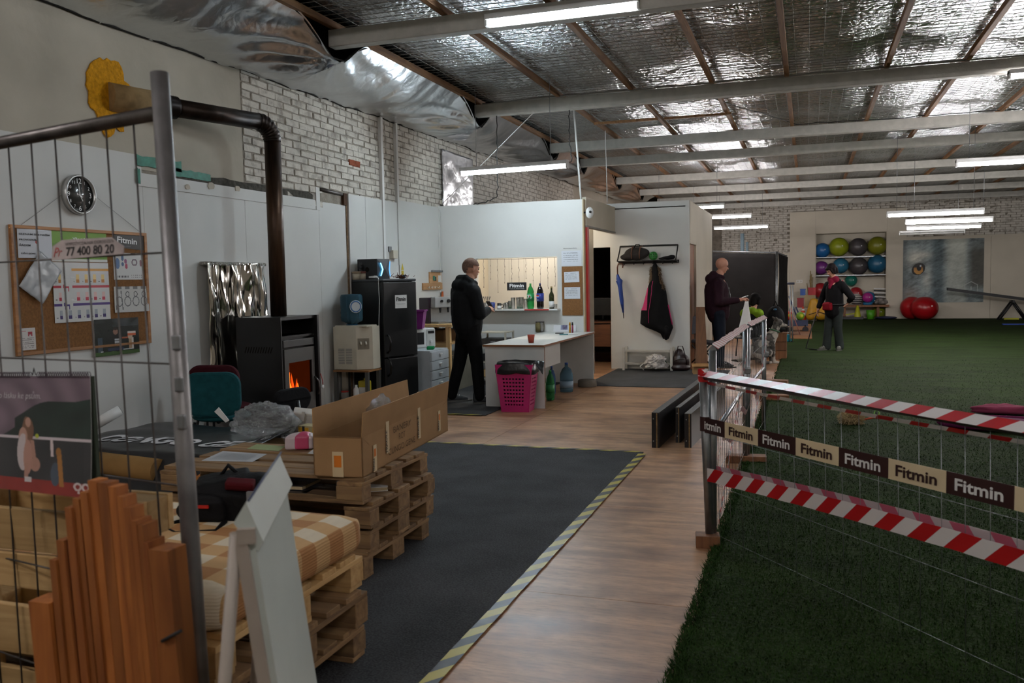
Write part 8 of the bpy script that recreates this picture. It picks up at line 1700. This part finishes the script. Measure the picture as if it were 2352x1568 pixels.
# ---------------- woman on the turf
def woman():
    p = G(1915, 806); t = Thing('person', (p.x, p.y, .02), 'person with dark bobbed hair, black jacket and red scarf walking on turf', 'person', rz=R(232))
    H = Vector((.10, .0, 1.585)); yw, pt = R(-22), R(28); mb = MB(); head(mb, H, .23, yw, pt); mb.cap((.0, 0, 1.32), (.05, 0, 1.48), .06, .055); mb.cap((0, 0, .95), (0, 0, 1.25), .12, .13)
    wr = [(.10, -.30, .80), (-.14, .22, .93)]
    for sy, w_, e in ((-1, wr[0], (.0, -.27, 1.05)), (1, wr[1], (-.10, .33, 1.05))):
        mb.cap((-.01, sy*.16, 1.3), e, .045, .04); mb.cap(e, w_, .038, .027)
    LEG = ((-1, (.05, -.09, .46), (.08, -.11, .07)), (1, (.0, .09, .46), (-.06, .09, .07)))
    for sy, kn, an in LEG: mb.cap((0, sy*.08, .85), kn, .08, .055); mb.cap(kn, an, .05, .035)
    hand(mb, wr[0], (.25, -.05, -1), (.3, -1, 0), .92, .6, 1); hand(mb, wr[1], (.5, -.5, -.6), (-.6, .5, 0), .92, .5, -1)
    add_me(t, 'body', blob(mb, .0085, 3, 'body'), m_skin); eyes(t, H, .23, yw, pt)
    r = Matrix.Rotation(yw, 3, 'Z') @ Matrix.Rotation(pt, 3, 'Y'); q = lambda x, y, z: H+r @ Vector((x, y, z))*.23; mh = mat('dark_brown_hair', '#12090a', .7, var=.3, scale=40, stretch=(6, 6, .6))
    mb = MB().ell(q(-.12, 0, .17), (.43*.23, .40*.23, .40*.23), r, 20, 14).ell(q(.27, 0, .25), (.15*.23, .30*.23, .14*.23), r)
    for sy in (-1, 1): mb.cap(q(-.1, sy*.34, .1), q(-.02, sy*.36, -.32), .14*.23, .10*.23); mb.cap(q(.16, sy*.31, .1), q(.14, sy*.34, -.2), .10*.23, .07*.23)
    mb.cap(q(-.35, -.15, .0), q(-.3, -.15, -.35), .2*.23, .16*.23).cap(q(-.35, .15, .0), q(-.3, .15, -.35), .2*.23, .16*.23); add_me(t, 'hair', blob(mb, .009, 3), mh)
    mb = MB().cap((-.01, 0, .88), (-.01, 0, 1.2), .175, .165).cap((-.02, -.11, 1.27), (-.02, .11, 1.27), .105, .105).cap((0, 0, .78), (0, 0, .9), .185, .18).cap((-.04, -.05, 1.36), (-.04, .05, 1.36), .07, .07)
    for sy, w_, e in ((-1, (.08, -.295, .86), (.0, -.27, 1.05)), (1, (-.12, .26, .98), (-.10, .33, 1.05))): mb.cap((-.02, sy*.16, 1.29), e, .08, .068); mb.cap(e, w_, .065, .052)
    add_me(t, 'jacket', blob(mb, .012, 5), mat('black_fleece_jacket', '#0f0e10', .9, var=.2)); 
    mb = MB().cap((.03, -.05, 1.40), (.03, .05, 1.40), .075, .075).cap((.08, 0, 1.36), (.14, 0, 1.24), .06, .03); add_me(t, 'scarf', blob(mb, .01, 4), mat('crimson_scarf', '#6a0f28', .85)); t.part('collar_stripe', MB().tube([(-.09, .12, 1.38), (-.06, .15, 1.36), (0, .16, 1.34)], .012, 6), mat('bright_red_trim', '#a3222f', .7))
    pch = t.part('waist_pouch', blobbox2((.195, -.01, .87), (.10, .2, .15)), mat('red_pouch', '#7a0f1c', .7)); t.part('belt', MB().tube([(.19*math.cos(a), .19*math.sin(a), .91) for a in [i*.3 for i in range(21)]], .013, 6, closed=True), m_ink)
    mb = MB().cap((0, -.06, .82), (0, .06, .82), .135, .135); mt = mat('grey_green_trousers', '#272c2a', .85, var=.2, bump=.2)
    for sy, kn, an in LEG: mb.cap((0, sy*.08, .8), kn, .105, .085); mb.cap(kn, an, .08, .085)
    add_me(t, 'trousers', blob(mb, .012, 4), mt); sm = mat('grey_walking_shoe', '#55554f', .8)
    shoe(t, (.08, -.11, 0), R(-10), sm, sm); shoe(t, (-.05, .1, 0), R(25), sm, sm)
    M_ = t.o.matrix_basis; a = M_ @ Vector((.13, -.31, .72)); g = G(1865, 806); single('dog_lead', MB().tube([a, a+Vector((-.1, -.05, -.3)), Vector((a.x-.2, a.y-.1, .05)), Vector((g.x+.1, g.y, .035)), Vector((g.x-.05, g.y+.1, .035))], .012, 6), m_black, 'black dog lead trailing from the woman hand to the turf', 'lead')
def blobbox2(c, d): return cushion(c, d, min(d)*.35)
woman()
# ---------------- seated person behind the fence
def seated():
    Y = 17.2; p = PY(1735, 720, Y); t = Thing('person', (p.x-.05, Y, 0), 'seated person with black hair and lime and black jacket before the screen', 'person', rz=R(60))
    H = Vector((.10, 0, 1.06)); mb = MB(); head(mb, H, .235, 0, R(25)); mb.cap((0, 0, .82), (.05, 0, .96), .06, .055); mb.cap((-.1, 0, .5), (0, 0, .78), .13, .13)
    for sy in (-1, 1): mb.cap((0, sy*.16, .80), (.12, sy*.26, .58), .045, .04); mb.cap((.12, sy*.26, .58), (.36, sy*.12, .55), .038, .028); mb.cap((-.1, sy*.1, .48), (.32, sy*.14, .50), .08, .06); mb.cap((.32, sy*.14, .50), (.34, sy*.14, .08), .052, .036)
    for sy in (-1, 1): hand(mb, (.36, sy*.12, .55), (.9, -sy*.2, -.1), (0, 0, 1), 1, .6, sy)
    add_me(t, 'body', blob(mb, .0095, 3, 'body'), m_skin); eyes(t, H, .235, 0, R(25))
    r = Matrix.Rotation(R(25), 3, 'Y'); q = lambda x, y, z: H+r @ Vector((x, y, z))*.235; mb = MB().ell(q(-.12, 0, .14), (.105, .098, .10), r, 18, 12).cap(q(-.3, 0, -.05), q(-.25, 0, -.4), .07, .06); 
    for sy in (-1, 1): mb.cap(q(-.1, sy*.33, .1), q(-.05, sy*.36, -.35), .04, .03)
    add_me(t, 'hair', blob(mb, .011, 3), mat('black_hair', '#0d0b0b', .8))
    mb = MB().cap((-.1, 0, .5), (-.03, 0, .70), .18, .17); 
    for sy in (-1, 1): mb.cap((-.02, sy*.18, .74), (.1, sy*.28, .58), .08, .068); mb.cap((.1, sy*.28, .58), (.32, sy*.14, .55), .066, .05)
    add_me(t, 'jacket', blob(mb, .014, 4), m_cloth); mb = MB().cap((-.03, -.15, .80), (-.03, .15, .80), .10, .10).cap((-.1, -.07, .86), (-.1, .07, .86), .07, .07); add_me(t, 'lime_yoke', blob(mb, .013, 4), mat('lime_softshell', '#75961f', .7))
    mb = MB().cap((-.1, -.08, .48), (-.1, .08, .48), .13, .13)
    for sy in (-1, 1): mb.cap((-.1, sy*.1, .48), (.33, sy*.15, .50), .11, .085); mb.cap((.33, sy*.15, .50), (.35, sy*.15, .08), .08, .07)
    add_me(t, 'trousers', blob(mb, .014, 4), mat('black_cotton', '#0c0c0d', .85)); 
    for sy in (-1, 1): shoe(t, (.36, sy*.15, 0), 0, m_black, m_black)
    M_ = t.o.matrix_basis; st = Thing('folding_stool', M_ @ Vector((-.1, 0, 0)), 'dark stool under the seated person', 'stool', rz=t.rz); st.part('seat', MB().box((0, 0, .345), (.36, .4, .03), bev=.01), m_black)
    for sx in (-1, 1):
        for sy in (-1, 1): st.part('leg', MB().cyl((sx*.15, sy*.17, .33), (sx*.17, sy*.19, 0), .012, n=6), m_black)
seated()
a = PY(1781, 728, 16.6); t = Thing('rucksack', (a.x, 16.6, PY(1781, 763, 16.6).z), 'black rucksack with blue badge standing on a box by the dog', 'rucksack')
zz = PY(1781, 692, 16.6).z-t.loc.z; t.part('bag', blob(MB().ell((0, 0, zz*.42), (.17, .13, zz*.45)).ell((0, 0, zz*.12), (.18, .14, zz*.16)).ell((0, -.08, zz*.3), (.12, .09, zz*.22)), .014, 5), None); t.o.children[0].data.materials.append(m_cloth); t.part('badge', MB().ell((.0, -.135, zz*.75), (.03, .02, .02)), mat('blue_badge', '#2a5a7a', .4)); t.part('carry_loop', MB().tube([(-.04, 0, zz*.85), (0, 0, zz*1.0), (.04, 0, zz*.85)], .012, 6), m_cloth)
t = Thing('wooden_crate', (a.x, 16.6, 0), 'brown wooden box carrying the rucksack', 'box'); h_ = PY(1781, 763, 16.6).z
for k in range(3): t.part('plank', MB().bb(a.x-.2, a.x+.2, 16.44, 16.76, .005+(h_-.005)*k/3, .005+(h_-.005)*(k+1)/3-.008), m_brown, world=True)
t.part('lid', MB().bb(a.x-.21, a.x+.21, 16.43, 16.77, h_-.015, h_-.001), m_brown, world=True)
# ---------------- dog sitting at the turf edge
def dog():
    p = G(1778, 836); t = Thing('dog', (p.x-.12, p.y+.1, .0), 'white and grey patched dog sitting at the turf edge', 'dog', rz=R(20))
    mt, nt, b = newmat('merle_fur'); tc = nd(nt, 'ShaderNodeTexCoord'); n1 = nd(nt, 'ShaderNodeTexNoise', i_Scale=5.5, i_Detail=3.0); nt.links.new(tc.outputs['Object'], n1.inputs['Vector']); rp = nd(nt, 'ShaderNodeValToRGB'); e = rp.color_ramp.elements; e[0].position = .47; e[0].color = (*lin('#2a2826'), 1); e[1].position = .53; e[1].color = (*lin('#a59d92'), 1); q = e.new(.42); q.color = (*lin('#55504a'), 1); nt.links.new(n1.outputs['Fac'], rp.inputs[0]); nt.links.new(rp.outputs[0], b.inputs['Base Color']); b.inputs['Roughness'].default_value = .9
    mb = MB(); mb.cap((-.22, 0, .2), (.02, 0, .40), .14, .13); mb.cap((.02, 0, .40), (.10, 0, .50), .13, .095); mb.cap((.1, 0, .50), (.16, 0, .64), .085, .07)      # trunk, chest, neck
    mb.ell((.19, 0, .70), (.085, .075, .075)).cap((.23, 0, .68), (.33, 0, .64), .05, .032).ell((.345, 0, .645), (.022, .022, .02))                                 # head and muzzle
    for sy in (-1, 1):
        mb.cap((.15, sy*.055, .77), (.12, sy*.085, .80), .028, .016); mb.cap((.05, sy*.085, .38), (.08, sy*.085, .2), .06, .04); mb.cap((.08, sy*.085, .2), (.09, sy*.085, .06), .034, .028); mb.cap((.09, sy*.085, .03), (.16, sy*.09, .025), .03, .025)
        mb.cap((-.2, sy*.11, .18), (-.02, sy*.15, .2), .10, .07); mb.cap((-.02, sy*.15, .2), (-.14, sy*.15, .06), .05, .032); mb.cap((-.14, sy*.15, .035), (.02, sy*.15, .028), .03, .027)
    mb.cap((-.3, 0, .1), (-.48, .1, .05), .045, .03).cap((-.48, .1, .05), (-.56, .2, .05), .03, .015)
    add_me(t, 'body', blob(mb, .012, 4, 'body'), mt); t.part('nose', MB().ell((.362, 0, .652), (.014, .018, .014)), m_black)
    for sy in (-1, 1): t.part('eye', MB().ell((.255, sy*.04, .715), (.011, .011, .011)), mat('eye_dark', '#1c1512', .25))
    t.part('collar', MB().tube([Vector((.125, 0, .57))+Vector((.03*math.cos(a)*0+.085*math.cos(a), .088*math.sin(a), -.03*math.cos(a))) for a in [i*.3 for i in range(21)]], .012, 6, closed=True), mat('green_collar', '#2f5a3a', .6))
dog()
